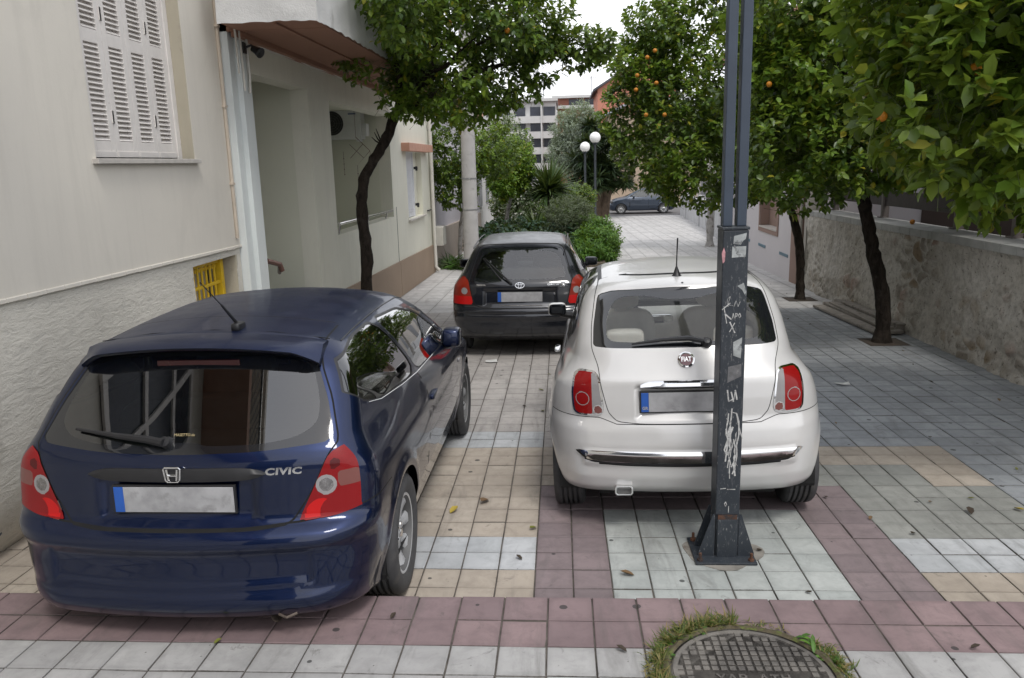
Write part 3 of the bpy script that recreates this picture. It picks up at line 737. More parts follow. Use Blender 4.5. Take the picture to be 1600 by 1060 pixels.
street_lamp(1.19, 40.0, 3.62, 'second street lamp with a white globe, left of and behind the taller one')
l3 = street_lamp(.55, 60, 3.7, 'small distant globe lamp low among the yucca leaves')

# ================================================================== RIGHT SIDE: stone wall, fence, house
def stonemat():
    b = NB('patched_rubble'); v = b.coord(); at = b.n('ShaderNodeAttribute'); at.attribute_name = 'stones'
    hs = b.n('ShaderNodeSeparateColor'); b.l(at.outputs['Color'], hs.inputs[0]); rnd_ = hs.outputs[1]
    st = b.ramp(rnd_, 0, 1, (.26, .225, .185, 1), (.50, .46, .40, 1))
    st = b.mix(b.math('MULTIPLY', b.math('GREATER_THAN', rnd_, .93), .6), st, (.26, .12, .08, 1))
    st = b.mix(b.math('MULTIPLY', b.math('LESS_THAN', rnd_, .13), .7), st, (.33, .24, .15, 1))
    mort = b.mix(b.ramp(b.noise(v, 1.7, 8, .65), .35, .68), (.64, .61, .56, 1), (.50, .465, .41, 1))
    c = b.mix(hs.outputs[0], mort, st)
    c = b.mix(b.math('MULTIPLY', b.ramp(b.noise(v, 14, 8, .7), .46, .7), .45), c, (.15, .135, .11, 1))
    dn = b.noise(v, 4.3, 9, .74); c = b.mix(b.math('MULTIPLY', b.ramp(dn, .56, .68), .55), c, (.17, .145, .115, 1))
    c = b.mix(b.math('MULTIPLY', b.ramp(b.noise(v, 24, 6, .72), .57, .66), .75), c, (.06, .05, .04, 1))
    h = b.math('ADD', b.noise(v, 22, 9, .72), b.math('MULTIPLY', b.noise(v, 70, 5, .7), .4))
    return b.done(b.bsdf(c, .92, 0, .2, 0, b.bump(h, .7, .02)).outputs[0])
STONE = stonemat()
XR = 4.45
sw = wthing('stone_wall', 'old rubble stone garden wall with a pale tiled coping along the right side', 'wall', (XR + .2, 10, -.2))
def rtop(y): return 1.035 - .0075 * (y - 8)
V, F, CC = [], [], []; ny, nz = 520, 64; ya, yb = 4.4, 14.78
for i in range(ny + 1):
    y = ya + (yb - ya) * i / ny
    for k in range(nz + 1):
        z0 = gz(y) - .06; z = z0 + (rtop(y) - z0) * k / nz
        q = Vector((y, z, 0)); t = k / nz
        wq = q + Vector((noise.noise(q * 3), noise.noise(q * 3 + Vector((9, 1, 4))), 0)) * .10
        ds_, ps_ = noise.voronoi(Vector((wq.x * 4.6, wq.y * 6.4, 0)))
        edge = min(1, max(0, (ds_[1] - ds_[0]) / .28)); edge = edge * edge * (3 - 2 * edge)
        hsh = (math.sin(ps_[0].x * 12.9 + ps_[0].y * 78.2) * 43758.5) % 1
        bare = .5 + 1.5 * noise.noise(q * .75 + Vector((3, 8, 1))) + .55 * noise.noise(q * 3.1) + .35 * (.45 - t) + .18 * (8 - y) / 4; bare = min(1, max(0, bare)); bare = bare * bare * (3 - 2 * bare)
        dx = .050 * noise.noise(q * 1.6) + .022 * noise.noise(q * 5.1 + Vector((7, 3, 1))) + .012 * noise.noise(q * 13) + .006 * noise.noise(q * 34) + .06 * (1 - t) ** 3 * (1 + noise.noise(q * 2.5 + Vector((2, 2, 9))))
        dx += bare * (.030 * edge * (.5 + hsh) - .022)
        if t > .93: dx *= max(0, (1 - t) / .07)
        V.append((XR - dx, y, z)); CC.append((bare * edge, hsh, bare, 1))
F = [(i * (nz + 1) + k, i * (nz + 1) + k + 1, (i + 1) * (nz + 1) + k + 1, (i + 1) * (nz + 1) + k) for i in range(ny) for k in range(nz)]
o = meshobj('rubble_face', V, F, STONE, sw)
ca = o.data.color_attributes.new('stones', 'FLOAT_COLOR', 'POINT'); ca.data.foreach_set('color', np.array(CC, np.float32).reshape(-1))
mb = MB(); mb.slopebox(XR + .02, XR + .52, ya, yb, -.6, lambda y: rtop(y) - .01); mb.box(XR - .01, XR + .52, yb - .02, yb, -.6, 1.0); mb.build('wall_core', STONE, sw)
copm = plain('coping_tile', (.40, .40, .385), .7, var=.2, vs_=3, bump=.3, bs=45, dirt=(.22, .22, .205), dirts=5, dirtth=.56)
mb = MB(); y = ya
while y < yb - .02:
    y2 = min(y + .305, yb)
    mb.slopebox(XR - .018, XR + .008, y + .003, y2 - .003, lambda q: rtop(q) - .012 + rnd.uniform(0, .0), lambda q: rtop(q) + .08)
    mb.slopebox(XR + .010, XR + .48, y + .002, y2 - .002, lambda q: rtop(q) - .01, lambda q: rtop(q) + .078)
    y = y2
mb.build('coping', copm, sw, bevel=.004)
fence = wthing('slat_fence', 'dark fence of wide horizontal slats standing on the stone wall under the trees', 'fence', (XR + .45, 10, 1))
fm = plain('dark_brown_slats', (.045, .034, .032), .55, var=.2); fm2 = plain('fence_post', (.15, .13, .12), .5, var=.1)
for k in range(5):
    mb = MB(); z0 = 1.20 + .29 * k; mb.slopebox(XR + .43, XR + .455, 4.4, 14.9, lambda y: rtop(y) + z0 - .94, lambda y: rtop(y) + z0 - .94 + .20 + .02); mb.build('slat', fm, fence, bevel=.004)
for yy in (5.2, 7.0, 8.9, 10.2, 12.5, 14.7):
    mb = MB(); mb.box(XR + .40, XR + .47 + .03, yy, yy + .07, rtop(yy) + .075, 2.6); mb.box(XR + .36, XR + .46, yy - .03, yy + .10, rtop(yy) + .078, rtop(yy) + .095); mb.build('post', fm2, fence, bevel=.004)
# house behind the fence
gh = wthing('brown_house', 'shaded brown house standing behind the slat fence on the right', 'house', (8.5, 10, 0))
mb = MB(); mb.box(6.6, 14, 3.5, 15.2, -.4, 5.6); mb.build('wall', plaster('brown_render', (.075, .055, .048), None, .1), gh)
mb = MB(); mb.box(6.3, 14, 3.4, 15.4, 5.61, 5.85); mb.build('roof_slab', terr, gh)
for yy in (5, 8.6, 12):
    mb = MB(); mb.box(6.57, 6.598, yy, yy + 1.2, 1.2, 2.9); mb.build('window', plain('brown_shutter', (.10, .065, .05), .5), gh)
# gate pier and lilac house on the right
pierm = plaster('pier_plaster', (.52, .49, .45), None, .1)
pr = wthing('gate_pier', 'narrow pale gate pier at the far end of the stone wall', 'pier', (XR + .1, 14.95, -.35))
mb = MB(); mb.box(XR - .03, XR + .2, 14.80, 14.93, -.5, 2.55); mb.build('pier_core', pierm, pr, bevel=.006)
mb = MB(); mb.tube([(XR - .07, 15.0, gz(15)), (XR - .07, 15.0, 2.6)], .03, 8); mb.build('pipe', pierm, pr, smooth=True)
rh = wthing('rendered_house', 'pale lilac rendered house with a brown framed window and brown corner, beyond the stone wall', 'house', (6, 19, -.5))
rwl = plaster('rendered_lilac', (.60, .565, .575), (.56, .53, .54), .06, streak=False); brw = plaster('brown_trim', (.30, .21, .175), (.27, .19, .16), .06, streak=False)
RW = (16.85, 18.3, .50, 2.1)
mb = MB(); wall_open(mb, XR + .25, 15.75, 22.5, -.9, 4.4, [RW], .25); mb.box(XR + .26, 12, 15.3, 22.5, -.9, 4.4); mb.build('wall', rwl, rh)
mb = MB(); mb.box(XR - .03, XR + .25, 15.28, 15.748, -.8, 4.4); mb.build('corner_band', brw, rh, bevel=.005)
mb = MB(); f_ = .09
mb.box(XR - .02, XR - .001, RW[0] - f_, RW[0], RW[2] - f_, RW[3] + f_); mb.box(XR - .02, XR - .001, RW[1], RW[1] + f_, RW[2] - f_, RW[3] + f_); mb.box(XR - .02, XR - .001, RW[0], RW[1], RW[2] - f_, RW[2]); mb.box(XR - .02, XR - .001, RW[0], RW[1], RW[3], RW[3] + f_)
mb.build('window_surround', brw, rh)
mb = MB(); mb.box(XR + .002, XR + .195, RW[1] - .008, RW[1] - .002, RW[2] + .035, RW[3] - .002); mb.build('window_reveal', brw, rh)
mb = MB(); mb.box(XR - .03, XR + .24, RW[0] + .002, RW[1] - .002, RW[2] + .002, RW[2] + .03); mb.build('window_sill', sillm, rh)
mb = MB(); mb.box(XR + .2, XR + .245, RW[0] + .003, RW[1] - .003, RW[2] + .032, RW[3] - .003); mb.build('window_shutter', brw, rh)
bt = plain('vent_blue', (.12, .20, .25), .5)
for yy in (15.98, 17.75, 19.2):
    mb = MB(); mb.box(XR - .012, XR - .001, yy, yy + .62, .065, .125); 
    for k in range(4): mb.box(XR - .016, XR - .012, yy + .05 + k * .15, yy + .12 + k * .15, .08, .11)
    mb.build('wall_vent', bt, rh)
mb = MB(); mb.box(XR - .3, 12, 15.2, 22.7, 4.41, 4.6); mb.build('roof_slab', terr, rh)
# stepped low walls further down the right side
lw = wthing('low_wall_row', 'pale low garden walls with small piers running to the cross road', 'wall', (5.6, 35, -.9))
lwp = plaster('low_wall_white', (.55, .55, .56), (.47, .47, .47), .2, stain=(.36, .36, .35, 1))
P_ = [(4.75, 22.6), (5.35, 28.5), (5.85, 34.5), (6.35, 41.5), (6.6, 45.3)]
for (xa, y_a), (xb, y_b) in zip(P_[:-1], P_[1:]):
    mb = MB(); n_ = 6
    ln = Vector((xb - xa, y_b - y_a, 0)); L_ = ln.length; ang = math.atan2(-(xb - xa), (y_b - y_a))
    T = Matrix.Translation((xa, y_a, gz(y_a))) @ Matrix.Rotation(ang, 4, 'Z')
    mb.box(0, .22, .26, L_ - .001, -.6, 1.02, T=T); mb.build('wall_panel', lwp, lw, bevel=.01)
    mb = MB(); mb.box(-.05, .27, 0, .25, -.6, 1.3, T=T); mb.build('wall_pier', lwp, lw, bevel=.01)
h6 = wthing('low_house', 'low far pale house with grey doors behind the low garden walls on the right', 'house', (9, 36, -.8))
mb = MB(); mb.box(7.4, 16, 24, 44.5, -1.2, 4.6); mb.build('wall', plaster('cream_far', (.55, .51, .46), None, .1), h6)
for yy in (25, 29, 33.5, 38, 42):
    mb = MB(); mb.box(7.37, 7.398, yy, yy + 1.3, -.6, 1.9); mb.build('door', plain('grey_panel', (.22, .23, .25), .4), h6)

# stacked old planks against the wall
wood = plain('weathered_wood', (.27, .245, .215), .9, var=.25, vs_=6, bump=.8, bs=40, dirt=(.08, .065, .055), dirts=6)
for k, (x, y, z, a_, L_, wd, th, lab) in enumerate([
    (4.02, 11.35, .015, 2.2, 2.3, .16, .035, 'long grey plank at the front of the timber pile by the stone wall'),
    (4.22, 11.45, .02, 1.0, 2.5, .18, .045, 'wide weathered plank in the middle of the timber pile'),
    (4.20, 11.40, .068, -1.0, 2.2, .15, .025, 'plank lying on top of the wide middle plank of the timber pile'),
    (4.33, 11.3, .105, 0.5, 2.0, .13, .03, 'thin board on top at the back of the timber pile'),
    (4.36, 11.5, .02, 0.0, 2.4, .15, .08, 'thick beam lowest against the foot of the stone wall')]):
    mb = MB(); n_ = 8
    T = Matrix.Translation((x, y, gz(y) + z)) @ Matrix.Rotation(R(a_), 4, 'Z') @ Matrix.Rotation(-math.atan(S), 4, 'X')
    for q in range(n_):
        y0_, y1_ = -L_ / 2 + L_ * q / n_, -L_ / 2 + L_ * (q + 1) / n_
        mb.box(-wd / 2, wd / 2, y0_, y1_, 0, th, T=T)
    tag(mb.build('plank', wood, bevel=.003, seg=1), lab, 'plank', 'old timber stacked by the wall')

# ================================================================== DARK STEEL POST IN FRONT
def postmat():
    b = NB('scratched_dark_paint'); v = b.coord()
    c = b.mix(b.ramp(b.noise(v, 3, 6), .35, .7), (.022, .028, .036, 1), (.035, .042, .052, 1))
    sc = b.scaled(v, (9, 9, 3.5)); n1 = b.noise(sc, 5, 9, .74, 1.2)
    c = b.mix(b.math('MULTIPLY', b.ramp(n1, .56, .64), .55), c, (.13, .135, .14, 1))
    n2 = b.noise(b.scaled(v, (30, 30, 8)), 4, 6, .7); c = b.mix(b.math('MULTIPLY', b.ramp(n2, .60, .67), .60), c, (.34, .34, .33, 1))
    sp = b.n('ShaderNodeSeparateXYZ'); b.l(v, sp.inputs[0])
    return b.done(b.bsdf(c, b.math('ADD', .32, b.math('MULTIPLY', n1, .25)), .0, .5, .0, b.bump(b.noise(v, 45, 4), .12, .003)).outputs[0])
PM = postmat()
rust = plain('rusty_steel', (.10, .045, .025), .85, var=.35, vs_=18, bump=.6, bs=60, dirt=(.035, .03, .03), dirts=12, dirtth=.5)
bluep = plain('post_blue_grey', (.040, .055, .080), .42, var=.12, vs_=5, bump=.06, bs=50)
PX, PY = .872, 4.10; pz = gz(PY)
post = wthing('steel_lamp_post', 'dark steel post with scratched graffiti and torn stickers standing before the white car', 'post', (PX, PY, pz))
lean = Matrix.Translation((PX, PY, pz)) @ Matrix.Rotation(R(-.25), 4, 'Y') @ Matrix.Translation((-PX, -PY, -pz))
hw, hd = .0635, .072
mb = MB(); mb.box(PX - hw, PX + hw, PY - hd, PY + hd, pz + .26, 1.685, T=lean); mb.build('lower_box', PM, post, bevel=.006)
mb = MB(); mb.box(PX - hw - .004, PX + hw + .004, PY - hd - .004, PY + hd + .004, 1.686, 1.70, T=lean); mb.build('cap_plate', PM, post, bevel=.003)
for sx in (-1, 1):
    mb = MB(); cx_ = PX + sx * .0345; mb.box(cx_ - .0235, cx_ + .0235, PY - .035, PY + .035, 1.701, 5.2, T=lean); mb.build('upper_tube', bluep, post, bevel=.004)
mb = MB(); mb.box(PX - .052, PX + .052, PY - hd - .006, PY - hd - .0, pz + .01, pz + .235, T=lean); mb.box(PX - hw + .006, PX + hw - .006, PY - hd + .006, PY + hd, pz + .016, pz + .258); mb.build('access_door', PM, post, bevel=.002)
mb = MB(); mb.box(PX - .05, PX + .05, PY - hd - .003, PY - hd + .001, pz + .236, pz + .262, T=lean); mb.build('rusty_gap', rust, post)
mb = MB(); T = Matrix.Translation((PX - .012, PY, pz)) @ Matrix.Rotation(-math.atan(S), 4, 'X'); mb.box(-.163, .163, -.15, .17, .004, .016, T=T); mb.build('base_plate', PM, post, bevel=.003)
for sx, sy in ((-1, -1), (1, -1), (-1, 1), (1, 1)):
    mb = MB(); tri = [(0, .016), (.085, .016), (.085, .035), (.012, .26), (0, .26)]
    Tg = Matrix.Translation((PX + sx * hw, PY + sy * (hd - .012), pz)) @ (Matrix.Identity(4) if sx > 0 else Matrix.Rotation(PI, 4, 'Z')) @ Matrix.Rotation(R(90), 4, 'X')
    mb.prism(tri, -.004, .004, Tg); mb.build('gusset', PM, post)
    bx, by = PX - .012 + sx * .135, PY + sy * .12
    mb = MB(); mb.tube([(bx, by, pz + .012), (bx, by, pz + .062)], .008, 8); mb.tube([(bx, by, pz + .016), (bx, by, pz + .030)], .016, 6); mb.build('anchor_bolt', rust, post)
mb = MB(); T = Matrix.Translation((PX - .01, PY + .01, pz)) @ Matrix.Rotation(-math.atan(S), 4, 'X')
ringp = [(.215 * math.cos(a_) * (1 + .12 * math.sin(3 * a_ + 1)), .2 * math.sin(a_) * (1 + .1 * math.cos(4 * a_))) for a_ in [2 * PI * q / 28 for q in range(28)]]
mb.prism(ringp, .0, .0035, T); mb.build('mortar_pad', plain('mortar', (.24, .225, .20), .95, var=.3, vs_=9, bump=.6, bs=50, dirt=(.12, .10, .08), dirts=8), post)
# stickers, scratches and scrawls on the front face (thin paint, a hair proud of the steel)
scrw = plain('scratch_white', (.46, .46, .45), .7, var=.35, vs_=60, dirt=(.12, .12, .13), dirts=45, dirtth=.56); stk = plain('paper_sticker', (.36, .38, .38), .7, var=.3, vs_=20, dirt=(.09, .095, .10), dirts=28, dirtth=.53)
yf_ = PY - hd - .0008
def pxz(px, py):      # place on the post's front face: fractions across, metres up
    return (PX + px, yf_, py)
mb = MB()
def patch(mb, pts): 
    vs = [lean @ Vector((PX + a_, yf_ - .0006, z)) for a_, z in pts] + [lean @ Vector((PX + a_, yf_ + .001, z)) for a_, z in pts]
    n_ = len(pts); mb.add(vs, [tuple(range(n_)), tuple(range(2 * n_ - 1, n_ - 1, -1))] + [(i, n_ + i, n_ + (i + 1) % n_, (i + 1) % n_) for i in range(n_)])
patch(mb, [(-.010, 1.655), (.052, 1.67), (.048, 1.64), (.036, 1.632), (.024, 1.612), (-.012, 1.617)])
patch(mb, [(-.018, 1.548), (.050, 1.552), (.051, 1.604), (-.017, 1.603)])
patch(mb, [(.014, 1.405), (.045, 1.42), (.06, 1.375), (.052, 1.36), (.038, 1.385)])
patch(mb, [(.002, 1.115), (.046, 1.14), (.042, 1.03), (.004, 1.045)])
mb.build('sticker', stk, post)
mb = MB()
patch(mb, [(-.022, .90), (.048, .935), (.046, 1.0), (-.02, .985)]); mb.build('sticker', plain('grey_sticker', (.13, .13, .135), .6, var=.3, vs_=30, dirt=(.3, .3, .3), dirts=25, dirtth=.6), post)
mb = MB(); patch(mb, [(-.068, 1.57), (-.058, 1.60), (-.050, 1.575), (-.052, 1.53), (-.062, 1.52)]); mb.build('sticker', plain('pink_sticker', (.5, .25, .27), .6, var=.3, vs_=40), post)
SCN = [0]
def scrawl(mb, pts, w_=.0025):
    for (a_, b_), (c_, d_2) in zip(pts[:-1], pts[1:]):
        SCN[0] += 1; off = .0002 + .00002 * (SCN[0] % 60)
        p, q = lean @ Vector((PX + a_, yf_ - off, b_)), lean @ Vector((PX + c_, yf_ - off, d_2))
        d_ = (q - p); 
        if d_.length < 1e-5: continue
        n_ = Vector((d_.z, 0, -d_.x)).normalized() * w_ * rnd.uniform(.6, 1.3); e_ = d_.normalized() * w_ * .6
        mb.add([p - n_ - e_, q - n_ + e_, q + n_ + e_, p + n_ - e_], [(0, 1, 2, 3)])
mb = MB()
scrawl(mb, [(-.050, 1.30), (-.034, 1.215)], .003); scrawl(mb, [(-.058, 1.285), (-.020, 1.318)], .0028); scrawl(mb, [(-.043, 1.262), (-.012, 1.235)], .0028)
scrawl(mb, [(-.018, 1.22), (.008, 1.165)]); scrawl(mb, [(.006, 1.215), (-.018, 1.17)])
scrawl(mb, [(-.006, 1.24), (-.002, 1.265), (.004, 1.24)], .0014); scrawl(mb, [(.008, 1.24), (.009, 1.265), (.018, 1.262), (.016, 1.25), (.009, 1.25)], .0014); scrawl(mb, [(.024, 1.255), (.03, 1.265), (.036, 1.25), (.028, 1.242), (.024, 1.255)], .0014)
scrawl(mb, [(-.03, 1.30), (-.033, 1.34), (-.02, 1.352), (-.03, 1.31), (-.005, 1.305)], .0012); scrawl(mb, [(.0, 1.30), (.01, 1.33), (.02, 1.30), (.03, 1.325)], .0011)
scrawl(mb, [(-.02, .86), (-.012, .80), (.005, .81)], .003); scrawl(mb, [(.0, .85), (.012, .80), (.02, .86), (.03, .81)], .003)
rg = random.Random(3)
for k in range(13):
    a0 = rg.uniform(-.024, .036); z0 = rg.uniform(.52, .74); pts = [(a0, z0)]
    for q in range(5): pts.append((pts[-1][0] + rg.uniform(-.012, .012), pts[-1][1] - rg.uniform(.012, .045)))
    scrawl(mb, pts, rg.uniform(.0012, .0042))
loop = [(.012, .74), (.03, .735), (.043, .69), (.046, .62), (.036, .56), (.040, .50), (.03, .43), (.018, .40)]
scrawl(mb, loop, .003); scrawl(mb, [(.006, .76), (.0, .66), (-.012, .56), (-.02, .47)], .0035); scrawl(mb, [(.0, .48), (.012, .44), (.022, .46), (.032, .39)], .0035)
scrawl(mb, [(-.04, .315), (-.015, .318)], .003); scrawl(mb, [(-.005, .312), (.035, .312)], .0025); scrawl(mb, [(-.018, .23), (-.012, .24), (-.006, .225), (-.013, .215), (-.018, .23)], .002); scrawl(mb, [(.004, .215), (.004, .18)], .0022)
scrawl(mb, [(-.006, .09), (-.005, .03)], .0025)
mb.build('scratched_scrawl', scrw, post)
# ================================================================== CARS: smooth body solids cut into panels
class Prof:
    """a smoothed polyline u -> value"""
    def __init__(s, pts, sig=.03, n=600):
        p = np.array(pts, float); s.a, s.b = p[0, 0] - 4 * sig, p[-1, 0] + 4 * sig
        u = np.linspace(s.a, s.b, n); du = u[1] - u[0]
        v = np.interp(u, p[:, 0], p[:, 1])
        m0 = (p[1, 1] - p[0, 1]) / (p[1, 0] - p[0, 0]); m1 = (p[-1, 1] - p[-2, 1]) / (p[-1, 0] - p[-2, 0])
        v = np.where(u < p[0, 0], p[0, 1] + (u - p[0, 0]) * m0, v); v = np.where(u > p[-1, 0], p[-1, 1] + (u - p[-1, 0]) * m1, v)
        if sig > 0:
            k = int(3.5 * sig / du) + 1; kk = np.exp(-.5 * (np.arange(-k, k + 1) * du / sig) ** 2); kk /= kk.sum()
            v = np.convolve(np.pad(v, k, mode='reflect', reflect_type='odd'), kk, mode='valid')
        s.u, s.v = u, v
    def __call__(s, x): return np.interp(x, s.u, s.v)
def smax(a, b, k):
    h = np.clip(.5 + .5 * (a - b) / k, 0, 1); return b * (1 - h) + a * h + k * h * (1 - h)
def sbox(d, w): # 1 inside (d<0), 0 outside, smooth over w
    t = np.clip(.5 - d / w, 0, 1); return t * t * (3 - 2 * t)
def sdpoly(px, py, poly):
    poly = np.array(poly, float); d = np.full(px.shape, 1e9); sgn = np.ones(px.shape); n = len(poly)
    for i in range(n):
        a = poly[i]; b = poly[i - 1]; ex, ey = b[0] - a[0], b[1] - a[1]; wx, wy = px - a[0], py - a[1]
        t = np.clip((wx * ex + wy * ey) / (ex * ex + ey * ey + 1e-12), 0, 1); bx, by = wx - ex * t, wy - ey * t
        d = np.minimum(d, bx * bx + by * by)
        c1 = py >= a[1]; c2 = py < b[1]; c3 = ex * wy > ey * wx
        flip = (c1 & c2 & c3) | (~c1 & ~c2 & ~c3); sgn = np.where(flip, -sgn, sgn)
    return sgn * np.sqrt(d)
def chaikin(poly, n=2, r=.25):
    for _ in range(n):
        q = []
        for i in range(len(poly)):
            a = np.array(poly[i]); b = np.array(poly[(i + 1) % len(poly)]); q += [tuple(a * (1 - r) + b * r), tuple(a * r + b * (1 - r))]
        poly = q
    return poly
def polyline_d(px, py, pts):
    d = np.full(px.shape, 1e9)
    for a, b in zip(pts[:-1], pts[1:]):
        ex, ey = b[0] - a[0], b[1] - a[1]; wx, wy = px - a[0], py - a[1]
        t = np.clip((wx * ex + wy * ey) / (ex * ex + ey * ey + 1e-12), 0, 1); d = np.minimum(d, np.hypot(wx - ex * t, wy - ey * t))
    return d
def mirx(poly): return list(poly) + [(-x, z) for x, z in reversed(poly) if abs(x) > 1e-6]

def on_rear(f, x, z, off=.0, ymax=-.02):
    """frame on the rear skin at (x, z): local x to the car's right, local y up the panel, local z outwards"""
    def ys_at(x, z):
        ys_ = np.linspace(-1.1, .4, 900); v = f(np.stack([np.full(900, x), ys_, np.full(900, z)], 1)); k = int(np.argmax(v < 0))
        return ys_[k - 1] + (ys_[k] - ys_[k - 1]) * v[k - 1] / (v[k - 1] - v[k])
    p = np.array([[x, ys_at(x, z), z]]); e = 8e-3; g = np.array([(f(p + d * e)[0] - f(p - d * e)[0]) for d in np.eye(3)]); N = Vector(g).normalized()
    up = Vector((0, 0, 1)); U = (up - N * up.dot(N)).normalized(); Rr = U.cross(N)
    M = Matrix((Rr, U, N)).transposed().to_4x4(); M.translation = Vector(p[0]) + N * off
    return M
class Shell:
    def __init__(s, f, bounds, xs, ys, zs, spine, zo=.65):
        s.f = f; (s.x0, s.x1), (s.y0, s.y1), (s.z0, s.z1) = bounds
        nx, ny, nz = len(xs), len(ys), len(zs); idx = {}; V = []
        def vid(i, j, k):
            if (i, j, k) not in idx: idx[(i, j, k)] = len(V); V.append((xs[i], ys[j], zs[k]))
            return idx[(i, j, k)]
        F = []
        for i in range(nx - 1):
            for j in range(ny - 1):
                F.append((vid(i, j, nz - 1), vid(i + 1, j, nz - 1), vid(i + 1, j + 1, nz - 1), vid(i, j + 1, nz - 1)))
                F.append((vid(i, j, 0), vid(i, j + 1, 0), vid(i + 1, j + 1, 0), vid(i + 1, j, 0)))
        for i in range(nx - 1):
            for k in range(nz - 1):
                F.append((vid(i, 0, k), vid(i + 1, 0, k), vid(i + 1, 0, k + 1), vid(i, 0, k + 1)))
                F.append((vid(i, ny - 1, k), vid(i, ny - 1, k + 1), vid(i + 1, ny - 1, k + 1), vid(i + 1, ny - 1, k)))
        for j in range(ny - 1):
            for k in range(nz - 1):
                F.append((vid(0, j, k), vid(0, j, k + 1), vid(0, j + 1, k + 1), vid(0, j + 1, k)))
                F.append((vid(nx - 1, j, k), vid(nx - 1, j + 1, k), vid(nx - 1, j + 1, k + 1), vid(nx - 1, j, k + 1)))
        q = np.array(V); o = np.stack([q[:, 0] * .45, np.clip(q[:, 1], spine[0], spine[1]), np.clip(zo + .35 * (q[:, 2] - zo), .5, .8)], 1)
        d = q - o; lo = np.zeros(len(q)); hi = np.full(len(q), np.nan)
        for st in range(1, 61):
            t = st * 1.8 / 60; P = o + d * t; v = f(P); m = np.isnan(hi) & (v > 0); hi[m] = t; lo[m] = t - 1.8 / 60
        hi = np.where(np.isnan(hi), 1.8, hi)
        for _ in range(22):
            mid = (lo + hi) / 2; v = f(o + d * mid[:, None]); lo = np.where(v > 0, lo, mid); hi = np.where(v > 0, mid, hi)
        s.V = (o + d * hi[:, None]).tolist(); s.F = F
    def cut(s, g, lo=None):
        V = np.array(s.V); gv = g(V); gv = np.where(np.abs(gv) < 2e-5, 2e-5, gv); gl = gv.tolist(); newF = []; cache = {}; newpts = []
        sg = gv > 0; Vl = s.V; base = len(Vl)
        def xp(a, b):
            key = (a, b) if a < b else (b, a)
            if key in cache: return cache[key]
            t = gl[a] / (gl[a] - gl[b]); pa, pb = Vl[a], Vl[b]
            p = [pa[i] + (pb[i] - pa[i]) * t for i in range(3)]
            cache[key] = base + len(newpts); newpts.append(p); return cache[key]
        sgl = sg.tolist()
        def split(fc):
            ss = [sgl[i] for i in fc]; n = len(fc)
            cr = [i for i in range(n) if ss[i] != ss[(i + 1) % n]]
            if not cr: newF.append(fc); return
            if len(cr) != 2:
                if n == 3: newF.append(fc); return
                for i in range(1, n - 1): split((fc[0], fc[i], fc[i + 1]))
                return
            A, B = [], []
            for i in range(n):
                a, b = fc[i], fc[(i + 1) % n]; (A if ss[i] else B).append(a)
                if ss[i] != ss[(i + 1) % n]: m = xp(a, b); A.append(m); B.append(m)
            newF.append(tuple(A)); newF.append(tuple(B))
        for fc in s.F:
            a = sgl[fc[0]]; mixed = False
            for i in fc:
                if sgl[i] != a: mixed = True; break
            if mixed: split(fc)
            else: newF.append(fc)
        if newpts:
            P = s.project(np.array(newpts)); s.V += P.tolist()
        s.F = newF
    def grad(s, P, e=1.5e-4):
        G = np.zeros_like(P)
        for i in range(3):
            d = np.zeros(3); d[i] = e; G[:, i] = (s.f(P + d) - s.f(P - d)) / (2 * e)
        return G
    def project(s, P):
        for _ in range(3):
            G = s.grad(P); v = s.f(P); P = P - G * (v / (np.sum(G * G, 1) + 1e-9))[:, None]
        return P
    def finish(s):
        s.VA = np.array(s.V); G = s.grad(s.VA, 6e-4); s.N = G / (np.linalg.norm(G, axis=1)[:, None] + 1e-12)
        s.C = np.array([s.VA[list(f)].mean(0) for f in s.F]); s.CN = np.array([s.N[list(f)].mean(0) for f in s.F])
        s.lab = np.full(len(s.F), -1)
    def obj(s, name, mask, mats, parent, offset=0., mi=None, solid=0):
        ids = np.nonzero(mask)[0]
        if len(ids) == 0: print('EMPTY part', name); return None
        used = {}; F = []
        for i in ids:
            F.append(tuple(used.setdefault(v, len(used)) for v in s.F[i]))
        vi = np.array(list(used)); V = s.VA[vi] + s.N[vi] * offset
        o = meshobj(name, V, F, mats, parent, None if mi is None else mi[ids].tolist(), s.N[vi])
        return o

def edge_strip(sh, mask, depth, name, mat, parent):
    """the thickness of a cut edge: skirts running inwards from the border of the masked faces"""
    cnt = {}
    for i in np.nonzero(mask)[0]:
        f = sh.F[i]
        for a, b in zip(f, f[1:] + f[:1]): cnt[(a, b)] = cnt.get((a, b), 0) + 1
    V, F = [], []
    for (a, b) in cnt:
        if (b, a) in cnt: continue
        pa, pb = sh.VA[a], sh.VA[b]; n0 = len(V); V += [pa, pb, pb - sh.N[b] * depth, pa - sh.N[a] * depth]; F.append((n0, n0 + 1, n0 + 2, n0 + 3))
    return meshobj(name, V, F, mat, parent, smooth=False)

